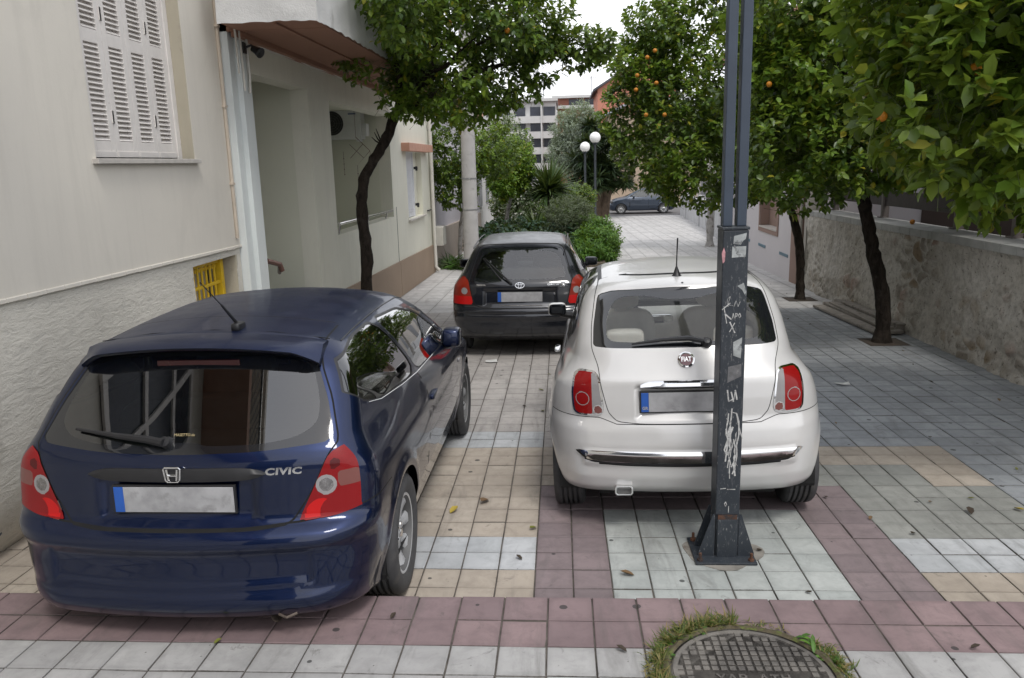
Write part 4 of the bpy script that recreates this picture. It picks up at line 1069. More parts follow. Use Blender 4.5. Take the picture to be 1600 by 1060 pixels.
rubber = plain('tyre_rubber', (.050, .050, .052), .75, var=.2, vs_=20, bump=.15, bs=90, dirt=(.08, .075, .07), dirts=9, dirtth=.58)
alloy = plain('alloy_silver', (.52, .53, .54), .35, .35, var=.06, vs_=8, dirt=(.22, .21, .20), dirts=7, dirtth=.62)
trimb = plain('black_trim', (.016, .016, .018), .42, var=.2, vs_=10)
gapm = plain('panel_gap', (.004, .004, .004), .9)
under = plain('underbody', (.012, .012, .012), .95, var=.3)
chromeb = plain('bright_chrome', (.78, .78, .78), .07, 1, var=.02)
seatd = plain('seat_dark', (.03, .03, .033), .85, var=.2, vs_=15, bump=.3, bs=90)
seatg = plain('seat_grey', (.075, .08, .085), .85, var=.2, vs_=15, bump=.3, bs=90)
seatl = plain('seat_ivory', (.68, .65, .60), .6, var=.08, vs_=8)
plate_w = plain('plate_white', (.36, .36, .37), .45, var=.22, vs_=11, dirt=(.24, .24, .24), dirts=9, dirtth=.55)
plate_b = plain('plate_blue', (.02, .10, .42), .4)
plate_f = plain('plate_frame', (.015, .015, .016), .5)
glassd = glass('car_glass', (.22, .28, .27), 2.2, .006); glassl = glass('car_glass_clear', (.95, .975, .965), .9, .01); frit = plain('glass_border', (.010, .011, .013), .06, var=.05, coat=1)
def redlens(name, col, rough=.12):
    if name in MATS: return MATS[name]
    b = NB(name); v = b.coord(); wv = b.n('ShaderNodeTexWave'); wv.inputs['Scale'].default_value = 42; wv.bands_direction = 'X'; b.l(v, wv.inputs[0])
    w2 = b.n('ShaderNodeTexWave'); w2.inputs['Scale'].default_value = 42; w2.bands_direction = 'Z'; b.l(v, w2.inputs[0])
    h = b.math('ADD', wv.outputs[1] if len(wv.outputs) > 1 else wv.outputs[0], w2.outputs[1] if len(w2.outputs) > 1 else w2.outputs[0])
    c = b.mix(b.math('MULTIPLY', b.noise(v, 9, 3), .5), (*col, 1), tuple(x * .6 for x in col))
    p = b.bsdf(c, rough + .25, 0, .15, .55, b.bump(h, .05, .001)); p.inputs['Coat IOR'].default_value = 1.4
    MATS[name] = b.done(p.outputs[0]); return MATS[name]
redm = redlens('lens_red', (.24, .004, .006)); reddk = redlens('lens_dark_red', (.09, .003, .004)); redbr = redlens('lens_bright_red', (.55, .008, .008))
chromed = plain('dull_reflector', (.28, .27, .27), .25, .8, var=.3, vs_=60); clr = redlens('lens_clear', (.30, .29, .29)); smk = redlens('lens_smoke', (.20, .075, .065)); amb = redlens('lens_amber_red', (.27, .025, .012))

def make_wheel(parent, x, y, r, width, rim_r, spokes, side, mirror_rim=None, rimstyle='spoke', steer=0):
    """tyre, rim and spokes; axle along x; side = +1 when the outer face looks towards +x"""
    T = Matrix.Translation((x, y, r)) @ Matrix.Rotation(R(steer), 4, 'Z') @ Matrix.Rotation(R(90) * side, 4, 'Y')
    h = width / 2; sh_ = .022
    prof = [(rim_r - .01, -h * .80), (rim_r + .02, -h * .98), (r - .045, -h * 1.02), (r - .018, -h * .97), (r - .006, -h * .84)]
    ng = 5; a = -h * .80; step = 2 * h * .80 / ng
    for k in range(ng):
        z0 = a + k * step
        prof += [(r - .004, z0 + .0), (r, z0 + .003), (r, z0 + step - .014), (r - .001, z0 + step - .012), (r - .016, z0 + step - .0115), (r - .016, z0 + step - .001)]
    prof = prof[:-2] + [(r - .006, h * .84), (r - .018, h * .97), (r - .045, h * 1.02), (rim_r + .02, h * .98), (rim_r - .01, h * .80)]
    w_ = thing_part('wheel', parent)
    mb = MB(); mb.lathe(prof, 72, T, caps=False); 
    mb.build('tyre', rubber, w_, smooth=True, angle=40)
    mb = MB(); mb.lathe([(rim_r, h * .80), (rim_r - .006, h * .86), (rim_r - .018, h * .84), (rim_r - .024, h * .62), (rim_r - .030, .0), (rim_r - .03, -h * .8), (rim_r, -h * .8)], 64, T, caps=False)
    ri = rim_r - .02; zf = h * .70
    if rimstyle == 'spoke':
        mb.lathe([(.0, zf - .012), (.052, zf - .012), (.062, zf - .022), (.066, zf - .05), (.0, zf - .05)], 40, T)
        for k in range(spokes):
            aa = 2 * PI * k / spokes + .2; T2 = T @ Matrix.Rotation(aa, 4, 'Z')
            n = 8; vs, fs = [], []
            for q in range(n + 1):
                t = q / n; rr = .05 + (ri - .05) * t; wd = .022 + .012 * (2 * t - 1) ** 2 + .010 * t; zz = zf - .016 - .028 * math.sin(PI * t) * .35 + .012 * t
                vs += [(rr, -wd, zz - .012), (rr, -wd * .55, zz), (rr, wd * .55, zz), (rr, wd, zz - .012), (rr, wd * .8, zz - .04), (rr, -wd * .8, zz - .04)]
            for q in range(n):
                for e in range(6): fs.append((q * 6 + e, q * 6 + (e + 1) % 6, (q + 1) * 6 + (e + 1) % 6, (q + 1) * 6 + e))
            mb.add([T2 @ Vector(v) for v in vs], fs)
    else:
        mb.lathe([(.0, zf), (.05, zf), (.08, zf - .015), (ri, zf - .01)], 40, T)
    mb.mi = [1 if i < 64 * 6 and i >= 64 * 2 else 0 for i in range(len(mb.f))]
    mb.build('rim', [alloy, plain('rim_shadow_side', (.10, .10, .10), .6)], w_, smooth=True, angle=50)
    mb = MB(); mb.lathe([(0, -h * .2), (ri - .0, -h * .2), (ri, -h * .25), (0, -h * .25)], 40, T); mb.lathe([(0, .0), (.13, .0), (.13, -.02), (0, -.02)], 40, T)
    mb.build('brake_disc', under, w_)
    mb = MB()
    for k in range(5):
        aa = 2 * PI * k / 5; mb.lathe([(.009, zf - .02), (.009, zf - .008), (0, zf - .008)], 6, T @ Matrix.Rotation(aa, 4, 'Z') @ Matrix.Translation((.045, 0, 0)))
    mb.lathe([(.026, zf - .014), (.026, zf - .006), (.02, zf - .002), (0, zf - .002)], 20, T)
    mb.build('hub_cap', chromeb if rimstyle == 'spoke' else alloy, w_)
    return w_
def thing_part(name, parent):
    o = bpy.data.objects.new(name, None); COL.objects.link(o); o.parent = parent; o.empty_display_size = .05; return o

def rbox(mb, x0, x1, y0, y1, z0, z1, r=.04, T=None, n=4):
    """rounded cushion"""
    cx, cy, cz = (x0 + x1) / 2, (y0 + y1) / 2, (z0 + z1) / 2; hx, hy, hz = (x1 - x0) / 2, (y1 - y0) / 2, (z1 - z0) / 2
    vs, fs = [], []; nu, nv = 20, 12; e = .45
    def sp(v, p): return math.copysign(abs(v) ** p, v)
    for i in range(nv + 1):
        ph = -PI / 2 + PI * i / nv
        for j in range(nu):
            th = 2 * PI * j / nu
            p = Vector((cx + hx * sp(math.cos(ph), e) * sp(math.cos(th), e), cy + hy * sp(math.cos(ph), e) * sp(math.sin(th), e), cz + hz * sp(math.sin(ph), e)))
            vs.append(T @ p if T is not None else p)
    for i in range(nv):
        for j in range(nu): j2 = (j + 1) % nu; fs.append((i * nu + j, i * nu + j2, (i + 1) * nu + j2, (i + 1) * nu + j))
    mb.add(vs, fs)

def interior(root, x_off, seaty, zf, mat, dashy, steer_x, rear_y, beltz, width=.6, headz=1.12, dashm=None, rearhead=True, shelf=True):
    for sx in (-1, 1):
        T = Matrix.Translation((sx * x_off, seaty, zf + .28)) @ Matrix.Rotation(R(14), 4, 'X')
        mb = MB(); rbox(mb, -.24, .24, -.06, .07, 0, .58, T=T); mb.build('seat_back', mat, root, smooth=True)
        mb = MB(); rbox(mb, -.12, .12, -.05, .05, .60, .80, T=T); mb.tube([T @ Vector((-.05, 0, .56)), T @ Vector((-.05, 0, .64))], .006, 6); mb.tube([T @ Vector((.05, 0, .56)), T @ Vector((.05, 0, .64))], .006, 6); mb.build('headrest', mat, root, smooth=True)
        mb = MB(); rbox(mb, sx * x_off - .25, sx * x_off + .25, seaty, seaty + .5, zf + .15, zf + .32); mb.build('seat', mat, root, smooth=True)
    T = Matrix.Translation((0, rear_y, zf + .25)) @ Matrix.Rotation(R(14), 4, 'X')
    mb = MB(); rbox(mb, -width, width, -.06, .06, 0, .52, T=T); mb.build('rear_seat_back', mat, root, smooth=True)
    if rearhead:
        for sx in (-1, 1): mb = MB(); rbox(mb, sx * .33 - .12, sx * .33 + .12, -.04, .04, .50, .62, T=T); mb.build('rear_headrest', mat, root, smooth=True)
    mb = MB(); rbox(mb, -width - .06, width + .06, dashy, dashy + .45, beltz - .32, beltz + .0); mb.build('dashboard', dashm or seatd, root, smooth=True)
    T = Matrix.Translation((steer_x, dashy - .12, beltz - .05)) @ Matrix.Rotation(R(65), 4, 'X')
    mb = MB(); ring = [(.18 * math.cos(2 * PI * k / 28), .18 * math.sin(2 * PI * k / 28), 0) for k in range(29)]; mb.tube([T @ Vector(p) for p in ring], .015, 6, caps=False)
    mb.box(-.17, .17, -.02, .02, -.01, .01, T=T); mb.box(-.05, .05, -.06, .05, -.02, .015, T=T); mb.build('steering_wheel', seatd, root, smooth=True)
    mb = MB(); rbox(mb, -.12, .12, dashy - .28, dashy - .25, headz + .12, headz + .19); mb.build('rear_view_mirror', trimb, root, smooth=True)

def plate(root, cx, y, cz, w, h, T=None, gr=False, tilt=0):
    T = Matrix.Translation((cx, y, cz)) @ Matrix.Rotation(R(tilt), 4, 'X')
    p = thing_part('licence_plate', root)
    mb = MB(); mb.box(-w / 2 - .008, w / 2 + .008, -.004, .012, -h / 2 - .008, h / 2 + .008, T=T); mb.build('plate_frame', plate_f, p, bevel=.003)
    mb = MB(); mb.box(-w / 2 + .042, w / 2, -.007, -.0045, -h / 2, h / 2, T=T); mb.build('plate_face', plate_w, p, bevel=.001, seg=1)
    mb = MB(); mb.box(-w / 2, -w / 2 + .0415, -.007, -.0045, -h / 2, h / 2, T=T); mb.build('plate_band', plate_b, p, bevel=.001, seg=1)
    if gr: text_mesh('GR', .024, .0005, 'country_letters', plate_w, p, T @ Matrix.Translation((-w / 2 + .021, -.008, -h / 2 + .022)) @ Matrix.Rotation(R(90), 4, 'X'), bold=.0008)
    return p
mglass = plain('mirror_glass', (.035, .038, .042), .08, 1, var=.02)
def mirror_(root, x, y, z, side, mat, s=1, folded=False):
    """door mirror: painted shell, glass, foot"""
    m = thing_part('door_mirror', root)
    wd, dp_ = (.13 * s, .17 * s) if folded else (.19 * s, .11 * s)
    mb = MB(); rbox(mb, min(x, x + side * wd), max(x, x + side * wd), y - .03, y - .03 + dp_, z - .070 * s, z + .062 * s); mb.build('mirror_shell', mat, m, smooth=True)
    if folded: mb = MB(); rbox(mb, min(x - side * .006, x + side * .01), max(x - side * .006, x + side * .01), y - .01, y - .05 + dp_, z - .055 * s, z + .048 * s)
    else: mb = MB(); rbox(mb, min(x - side * .002, x + side * .176 * s), max(x - side * .002, x + side * .176 * s), y - .038, y - .020, z - .066 * s, z + .056 * s)
    mb.build('mirror_glass', mglass, m, smooth=True)
    mb = MB(); mb.tube([(x - side * .05, y + .03, z - .06), (x + side * .05, y + .03, z - .045)], [.035, .028], 8); mb.build('mirror_foot', trimb, m, smooth=True)
    return m
def liner(root, y, zc, rr, x0, x1, name='wheel_arch'):
    for sx in (-1, 1):
        T = Matrix.Translation((sx * x0, y, zc)) @ Matrix.Rotation(R(90) * sx, 4, 'Y')
        mb = MB(); mb.lathe([(0, 0), (rr + .004, 0), (rr + .004, x1 - x0)], 40, T)
        # the lathe closes its far end with a cap: drop it so the wheel shows
        mb.f = [f for f in mb.f if len(f) <= 4 or max(abs(mb.v[i][0]) for i in f) < x0 + .01]; mb.mi = [0] * len(mb.f); mb.v = [(a, b_, max(c, .215)) for a, b_, c in mb.v]
        mb.build(name, under, root)

def grid_axes(yr0, yf1, w, zt, zb=.18, dy=.022, dyf=.06, ysplit=2.2, dx=.026, dz_=.022):
    xs = np.linspace(-w, w, int(2 * w / dx) + 1); ys = np.concatenate([np.arange(yr0, ysplit, dy), np.arange(ysplit, yf1 + dyf, dyf)]); zs = np.linspace(zb, zt, int((zt - zb) / dz_) + 1)
    return xs, ys, zs

# ------------------------------------------------------------------ BLUE HATCHBACK
def blue_hatch():
    LOC = Vector((-1.635, 3.70, gz(3.70)))
    root = thing('parked_car', 'dark blue three door hatchback parked nearest, on the left by the rough wall', 'car', LOC, 'cars parked on the paved street')
    root.rotation_euler = (-math.atan(S), 0, R(-.1))
    Yr = Prof([(.16, -.50), (.205, -.64), (.245, -.735), (.30, -.770), (.345, -.768), (.365, -.752), (.42, -.748), (.50, -.745), (.545, -.750), (.575, -.772), (.62, -.755), (.645, -.715), (.66, -.690), (.72, -.682), (.80, -.674), (.90, -.664), (.945, -.640), (1.05, -.548), (1.20, -.415), (1.33, -.30), (1.45, -.20)], .010)
    W = Prof([(.15, .765), (.28, .79), (.42, .832), (.60, .8475), (.74, .846), (.86, .832), (.94, .812), (.985, .797), (1.10, .757), (1.22, .700), (1.32, .630), (1.40, .555), (1.50, .46)], .020)
    Tp = Prof([(-.9, .845), (-.62, .955), (-.4, .978), (0, .995), (.6, 1.0), (1.8, 1.0), (2.6, .985), (3.0, .95), (3.4, .88)], .10)
    Tu = Prof([(-.9, .86), (-.62, .90), (-.3, .95), (.1, .985), (.6, 1.0), (1.2, .99), (1.8, .96), (2.3, .95)], .10)
    Top = Prof([(-.9, 1.30), (-.42, 1.352), (-.2, 1.385), (.2, 1.422), (.6, 1.440), (.95, 1.440), (1.2, 1.415), (1.45, 1.345), (2.25, .985), (2.5, .925), (2.9, .86), (3.15, .79), (3.35, .68)], .045)
    Yf = Prof([(.15, 3.30), (.3, 3.36), (.6, 3.38), (.75, 3.30), (.9, 3.0)], .04)
    def f(P):
        x, y, z = P[:, 0], P[:, 1], P[:, 2]; ax = np.abs(x)
        up = np.clip((z - .85) / .15, 0, 1); up = up * up * (3 - 2 * up)
        w = W(z) * (Tp(y) * (1 - up) + Tu(y) * up)
        # arch lips and a crease along the shoulder
        for yw in (0, 2.57):
            d = np.hypot(y - yw, z - .31); w = w + .012 * np.exp(-((d - .36) / .04) ** 2) * (z > .0)
        w = w + .006 * np.exp(-((z - .80) / .05) ** 2) * sbox(np.abs(y - 1.0) - 1.6, .6)
        side = ax - w
        c = .168 + .03 * np.clip((z - .9) / .4, 0, 1)
        yr = Yr(z) + c * x * x * 1.0 + .10 * np.clip(ax - .55, 0, 1) ** 2 * 4
        # number plate recess and lower bumper hollow
        rec = sbox(np.maximum(ax - .335, np.abs(z - .755) - .085), .055); yr = yr + .022 * rec
        rec2 = sbox(np.maximum(ax - .56 + .0, np.abs(z - .475) - .065), .04); yr = yr + .010 * rec2
        rear = yr - y
        top = z - (Top(y) - .055 * (ax / .6) ** 2 - .06 * np.clip(ax - .45, 0, 1) ** 2)
        bot = (.185 + .05 * np.clip(-(y + .35) / .35, 0, 1) * (ax / .8) ** 3) - z
        front = y - (Yf(z) - .25 * ax * ax)
        kr = .10 + .10 * sbox(z - .62, .15)
        r = smax(side, rear, kr); r = smax(r, top, .085); r = smax(r, front, .25); return smax(r, bot, .06)
    xs, ys, zs = grid_axes(-.76, 3.4, .86, 1.46)
    sh = Shell(f, ((-.86, .86), (-.8, 3.4), (.17, 1.46)), xs, ys, zs, (-.12, 2.35))
    # --- cut lines
    gw_out = chaikin(mirx([(.0, .942), (.34, .948), (.655, .972), (.605, 1.12), (.545, 1.24), (.505, 1.335), (0, 1.345)]), 2, .12)
    gw_in = chaikin(mirx([(0.0, .985), (.08, .985), (.12, .972), (.36, .975), (.50, .995), (.575, 1.04), (.572, 1.12), (.50, 1.295), (0, 1.305)]), 3, .22)
    tl = chaikin([(.512, .654), (.66, .664), (.79, .700), (.88, .72), (.88, .965), (.765, .985), (.640, .930), (.570, .775)], 1, .10)
    tgp = chaikin(mirx([(0, .636), (.34, .637), (.485, .650), (.570, .775), (.640, .930), (.672, .972), (.618, 1.13), (.556, 1.25), (.515, 1.40), (0, 1.42)]), 1, .12)
    rearf = lambda P: P[:, 1] - .1
    g_out = lambda P: np.maximum(sdpoly(P[:, 0], P[:, 2], gw_out), rearf(P))
    g_in = lambda P: np.maximum(sdpoly(P[:, 0], P[:, 2], gw_in), rearf(P))
    ylim = lambda P: P[:, 1] - (-.560 + .10 * (P[:, 2] - .7))
    g_tl = lambda P: np.maximum(sdpoly(np.abs(P[:, 0]), P[:, 2], tl), ylim(P))
    g_tg = lambda P: np.maximum(sdpoly(P[:, 0], P[:, 2], tgp), rearf(P))
    # bumper: below the tailgate and the lights, forward to the wheel arch
    bz = lambda P: P[:, 2] - (.642 + .012 * np.clip(np.abs(P[:, 0]) - .3, 0, .2) / .2 + .050 * np.clip((np.abs(P[:, 0]) - .5) / .3, 0, 1) ** 1.5)
    g_bp = lambda P: np.maximum(bz(P), P[:, 1] + .21 + .25 * (P[:, 2] - .5))
    qw = chaikin([(-.385, 1.16), (-.30, 1.255), (.02, 1.315), (.40, 1.330), (.635, .995), (-.08, 1.036), (-.27, 1.075)], 2, .14)
    dw = chaikin([(.455, 1.330), (.95, 1.308), (1.28, 1.232), (1.86, .955), (1.62, .950), (.69, .992)], 2, .09)
    sidelim = lambda P: W(P[:, 2]) * Tu(P[:, 1]) - .030 - np.abs(P[:, 0])
    g_q = lambda P: np.maximum(sdpoly(P[:, 1], P[:, 2], qw), sidelim(P))
    g_d = lambda P: np.maximum(sdpoly(P[:, 1], P[:, 2], dw), sidelim(P))
    ws = chaikin([(-.62, 1.0), (.62, 1.0), (.52, 1.375), (-.52, 1.375)], 1, .1)
    g_w = lambda P: np.maximum(sdpoly(P[:, 0], P[:, 2], ws), 1.25 - P[:, 1])
    ar = [lambda P, yw=yw: np.maximum(np.hypot(P[:, 1] - yw, P[:, 2] - .30) - .343, .5 - np.abs(P[:, 0])) for yw in (0, 2.57)]
    door = [(.655, .985), (.74, .90), (.755, .75), (.70, .45), (.735, .28), (1.98, .28), (2.02, .60), (1.95, .94)]
    sd_side = lambda P: .5 - np.abs(P[:, 0])
    d_door = lambda P: np.maximum(polyline_d(P[:, 1], P[:, 2], door), sd_side(P))
    d_bp = lambda P: np.abs(g_bp(P)); d_tg = lambda P: np.abs(g_tg(P))
    drip = [(-.50, 1.40), (-.2, 1.445), (1.0, 1.445)]
    for g in (g_out, g_in, g_tl, g_q, g_d, g_w, ar[0], ar[1]): sh.cut(g)
    for g in (g_q, g_d): sh.cut(lambda P, g=g: g(P) - .010)
    for g, w_ in ((g_tg, .0035), (g_bp, .003)): sh.cut(lambda P: g(P) + w_); sh.cut(lambda P: g(P) - w_)
    sh.cut(lambda P: d_door(P) - .0035)
    # lamp insides
    lx, lz = .628, .800
    c1 = lambda P: np.hypot(np.abs(P[:, 0]) - lx, P[:, 2] - lz) - .043
    c3 = lambda P: np.hypot(np.abs(P[:, 0]) - lx, P[:, 2] - lz) - .030
    c2 = lambda P: np.hypot(np.abs(P[:, 0]) - .665, P[:, 2] - .888) - .022
    st = lambda P: np.maximum(np.abs(P[:, 2] - .822 - .09 * (np.abs(P[:, 0]) - .70)) - .033, .675 - np.abs(P[:, 0]))
    br = lambda P: sdpoly(np.abs(P[:, 0]), P[:, 2], chaikin([(.545, .662), (.60, .668), (.602, .712), (.64, .745), (.585, .742), (.545, .710)], 1, .1))
    for g in (c1, c3, c2, st, br): sh.cut(lambda P: np.maximum(g(P), g_tl(P)))
    sh.finish(); C, n = sh.C, sh.CN
    ins = {k: g(C) < 0 for k, g in dict(out=g_out, inn=g_in, tl=g_tl, q=g_q, d=g_d, w=g_w, a0=ar[0], a1=ar[1], tg=g_tg, bp=g_bp).items()}
    hole = ins['a0'] | ins['a1']
    glassm = ins['out'] | ins['q'] | ins['d'] | ins['w']
    rub = ((g_q(C) < .010) | (g_d(C) < .010)) & ~glassm
    gap = ((np.abs(g_tg(C)) < .0034) | (np.abs(g_bp(C)) < .0029) | (d_door(C) < .0034)) & ~glassm & ~hole & ~ins['tl']
    tlm = ins['tl'] & ~hole
    tgm = ins['tg'] & ~gap & ~glassm & ~tlm
    bpm = ins['bp'] & ~gap & ~tlm & ~hole & (n[:, 2] > -.5) & ~tgm
    doorm = (sdpoly(C[:, 1], C[:, 2], door) < 0) & (np.abs(C[:, 0]) > .5) & ~gap & ~glassm & ~hole & ~rub
    bott = (C[:, 2] < .225) & (n[:, 2] < -.55)
    body = ~(hole | glassm | rub | gap | tlm | tgm | bpm | doorm | bott)
    PT = paint('dark_blue_paint', (.0018, .0105, .050), .85, .36, dust=.30, dustcol=(.055, .058, .08), dull=.8)
    sh.obj('body', body | gap, [PT, gapm], root, 0., gap.astype(int)); sh.obj('tailgate', tgm, PT, root); sh.obj('bumper', bpm, PT, root)
    for s_ in (-1, 1): sh.obj('door', doorm & (C[:, 0] * s_ > 0), PT, root)
    mi = np.where(ins['inn'], 0, 1); rw = sh.obj('rear_window', ins['out'], [glassd, frit], root, -.003, mi)
    for s_ in (-1, 1):
        sh.obj('quarter_window', ins['q'] & (C[:, 0] * s_ > 0), glassd, root, -.004); sh.obj('side_window', ins['d'] & (C[:, 0] * s_ > 0), glassd, root, -.004)
        mi = np.full(len(C), 0); mi[c1(C) < 0] = 1; mi[(st(C) < 0) & (c1(C) > 0)] = 2; mi[(br(C) < 0)] = 3; mi[c2(C) < 0] = 4; mi[c3(C) < 0] = 5
        sh.obj('tail_light', tlm & (C[:, 0] * s_ > 0), [redm, clr, smk, redbr, reddk, chromed], root, .004, mi)
    sh.obj('windscreen', ins['w'] & ~ins['d'] & ~ins['q'], glassd, root, -.003)
    for s_ in (-1, 1): sh.obj('window_seal', rub & (C[:, 0] * s_ > 0), trimb, root, -.001)
    sh.obj('floor_pan', bott, under, root)
    edge_strip(sh, ins['out'] , .02, 'window_channel', trimb, root)
    lining = (body | doorm | tgm) & (C[:, 2] > .62) & (C[:, 1] < 2.2); sh.obj('cabin_lining', lining, seatg, root, -.022)
    liner(root, 0, .30, .343, .56, .80); liner(root, 2.57, .30, .343, .56, .80)
    mb = MB(); mb.box(-.54, .54, -.5, 3.1, .19, .40); mb.box(-.76, .76, .40, 2.15, .19, .30); mb.build('underbody', under, root, bevel=.02)
    for (wx, wy, sd) in ((.742, 0, 1), (-.742, 0, -1), (.742, 2.57, 1), (-.742, 2.57, -1)): make_wheel(root, wx, wy, .302, .190, .206, 9, sd)
    interior(root, .34, .95, .30, seatg, 1.75, -.34, .05, .93, .58, 1.10)
    mb = MB(); mb.box(-.60, .60, -.50, -.06, .86, .885); mb.build('parcel_shelf', seatd, root, bevel=.01)
    # spoiler lip over the rear window
    sp = MB(); n_ = 40; vs, fs = [], []
    for i in range(n_ + 1):
        x = -.55 + 1.10 * i / n_; ax = abs(x); y0 = -.20 + .06 * ax * ax; zc = float(Top(np.array([y0]))[0]) - .055 * (ax / .6) ** 2 - .06 * max(0, ax - .45) ** 2
        tip = -.405 + .10 * ax * ax + .03 * max(0, ax - .48) / .07; zt = zc - .022 - .040 * (max(0, ax - .44) / .11) ** 1.5
        prof_ = [(y0, zc + .001), ((y0 + tip) / 2, zc - .006 + .004), (tip + .03, zt + .008), (tip, zt - .008), (tip + .012, zt - .022), (tip + .10, zt - .028), (y0, zc - .035)]
        vs += [(x, a_, b_) for a_, b_ in prof_]
    m_ = 7
    for i in range(n_):
        for q in range(m_): fs.append((i * m_ + q, i * m_ + (q + 1) % m_, (i + 1) * m_ + (q + 1) % m_, (i + 1) * m_ + q))
    fs += [tuple(range(m_)), tuple(n_ * m_ + q for q in reversed(range(m_)))]
    sp.add(vs, fs); sp.build('roof_spoiler', PT, root, smooth=True, angle=60)
    mb = MB(); mb.box(-.19, .19, -.352, -.340, 1.262, 1.288); mb.build('brake_light', plain('unlit_brake_light', (.035, .004, .005), .3), root, bevel=.004)
    # garnish, emblem, lettering, plate, wiper, aerial, exhaust
    yc = lambda x, z: float(-.5 + 0 * x)
    def ysurf(x, z, off=.0):
        P = np.array([[x, -1.2, z]] * 1); ys_ = np.linspace(-1.0, -.1, 400); PP = np.stack([np.full(400, x), ys_, np.full(400, z)], 1); v = f(PP); k = int(np.argmax(v < 0)); return ys_[k] - off
    mb = MB(); vs, fs = [], []; n_ = 24
    for i in range(n_ + 1):
        x = -.385 + .77 * i / n_; t = abs(x) / .385; hh = .026 * (1 - t ** 8) + .004; y = ysurf(x, .862, .0)
        vs += [(x, y + .01, .862 - hh), (x, y - .012, .862 - hh + .004), (x, y - .016, .862 + hh * .2), (x, y - .004, .862 + hh), (x, y + .012, .862 + hh)]
    for i in range(n_):
        for q in range(5): fs.append((i * 5 + q, i * 5 + (q + 1) % 5, (i + 1) * 5 + (q + 1) % 5, (i + 1) * 5 + q))
    fs += [tuple(range(5)), tuple(n_ * 5 + q for q in reversed(range(5)))]
    mb.add(vs, fs); mb.build('plate_garnish', trimb, root, smooth=True, angle=40)
    yb_ = ysurf(0, .862) - .019
    em = thing_part('emblem', root)
    mb = MB(); o_ = [(-.036, .028), (-.030, -.020), (-.022, -.028), (.022, -.028), (.030, -.020), (.036, .028), (.030, .034), (-.030, .034)]
    mb.tube([(a_, yb_, .868 + b_) for a_, b_ in o_ + o_[:1]], .0035, 6)
    mb.tube([(-.023, yb_, .868 + .028), (-.017, yb_, .868 - .022)], .0042, 6); mb.tube([(.023, yb_, .868 + .028), (.017, yb_, .868 - .022)], .0042, 6); mb.tube([(-.019, yb_, .868), (.019, yb_, .868)], .0045, 6)
    mb.build('emblem_ring', chromeb, em)
    T = on_rear(f, .455, .868, .0015)
    text_mesh('CIVIC', .040, .0015, 'badge_lettering', chromeb, root, T, bold=.0016, spacing=1.08, shear=.12, xs_=1.42)
    plate(root, -.01, ysurf(0, .755) - .012, .757, .52, .112)
    wp = thing_part('rear_wiper', root)
    wy = ysurf(-.045, .985); 
    mb = MB(); mb.lathe([(0, .03), (.022, .028), (.026, .0), (.03, -.01)], 16, Matrix.Translation((-.05, wy + .0, .985)) @ Matrix.Rotation(R(60), 4, 'X')); mb.build('wiper_pivot', trimb, wp, smooth=True)
    pts = [(-.05, wy - .030, .995), (-.13, ysurf(-.13, 1.0) - .032, 1.006), (-.27, ysurf(-.27, 1.01) - .026, 1.014), (-.48, ysurf(-.48, 1.02) - .012, 1.030)]
    mb = MB(); mb.tube(pts, [.019, .017, .013, .006], 8); mb.build('wiper_arm', trimb, wp, smooth=True)
    an = thing_part('aerial', root)
    za = float(Top(np.array([-.13]))[0])
    mb = MB(); rbox(mb, .082, .128, -.17, -.08, za - .012, za + .030); mb.build('aerial_base', trimb, an, smooth=True)
    mb = MB(); mb.tube([(.105, -.13, za + .02), (.085, -.19, za + .09), (.075, -.22, za + .125)], [.008, .0065, .005], 8); mb.tube([(.075, -.22, za + .125), (.035, -.33, za + .245)], .0028, 6); mb.build('aerial_mast', trimb, an)
    mb = MB(); mb.tube([(.40, -.70, .235), (.40, -.5, .24)], .024, 16, caps=False); mb.tube([(.40, -.66, .235), (.40, -.5, .235)], .019, 16); mb.tube([(.42, -.72, .262), (.46, -.74, .258), (.50, -.72, .268)], .006, 6); mb.build('exhaust', plain('exhaust_steel', (.16, .13, .11), .5, .6, var=.3, vs_=20), root)
    for s_ in (-1, 1):
        hx = .838 * s_
        mb = MB(); rbox(mb, min(hx, hx + .03 * s_), max(hx, hx + .03 * s_), .79, .97, .775, .81); mb.build('door_handle', PT, root, smooth=True)
        mb = MB(); rbox(mb, min(.838 * s_, .853 * s_), max(.838 * s_, .853 * s_), 2.08, 2.13, .715, .742); mb.build('side_repeater', clr, root, smooth=True)
        mirror_(root, .79 * s_, 1.66, .985, s_, PT, 1.0, True)
        mb = MB(); pts = [(s_ * (float(W(np.array([z_]))[0]) * float(Tu(np.array([y_]))[0]) + .003), y_, z_) for y_, z_ in ((-.24, 1.058), (-.08, 1.030), (.3, 1.004), (.65, .985), (1.2, .966), (1.85, .945))]
        mb.tube(pts, .0018, 6); mb.build('belt_moulding', chromeb, root)
        mb = MB(); pts = []
        for q in range(25):
            y_ = -.10 + 1.7 * q / 24; x_ = .585 - .02 * math.cos(q / 24 * PI) * 0; PPz = np.linspace(1.0, 1.5, 300); v = f(np.stack([np.full(300, x_ * s_ * (1 - .05 * max(0, y_ - 1))), np.full(300, y_), PPz], 1)); pts.append((x_ * s_ * (1 - .05 * max(0, y_ - 1)), y_, float(PPz[int(np.argmax(v > 0))]) - .001))
        mb.tube(pts, .0045, 5); mb.build('roof_strip', trimb, root)
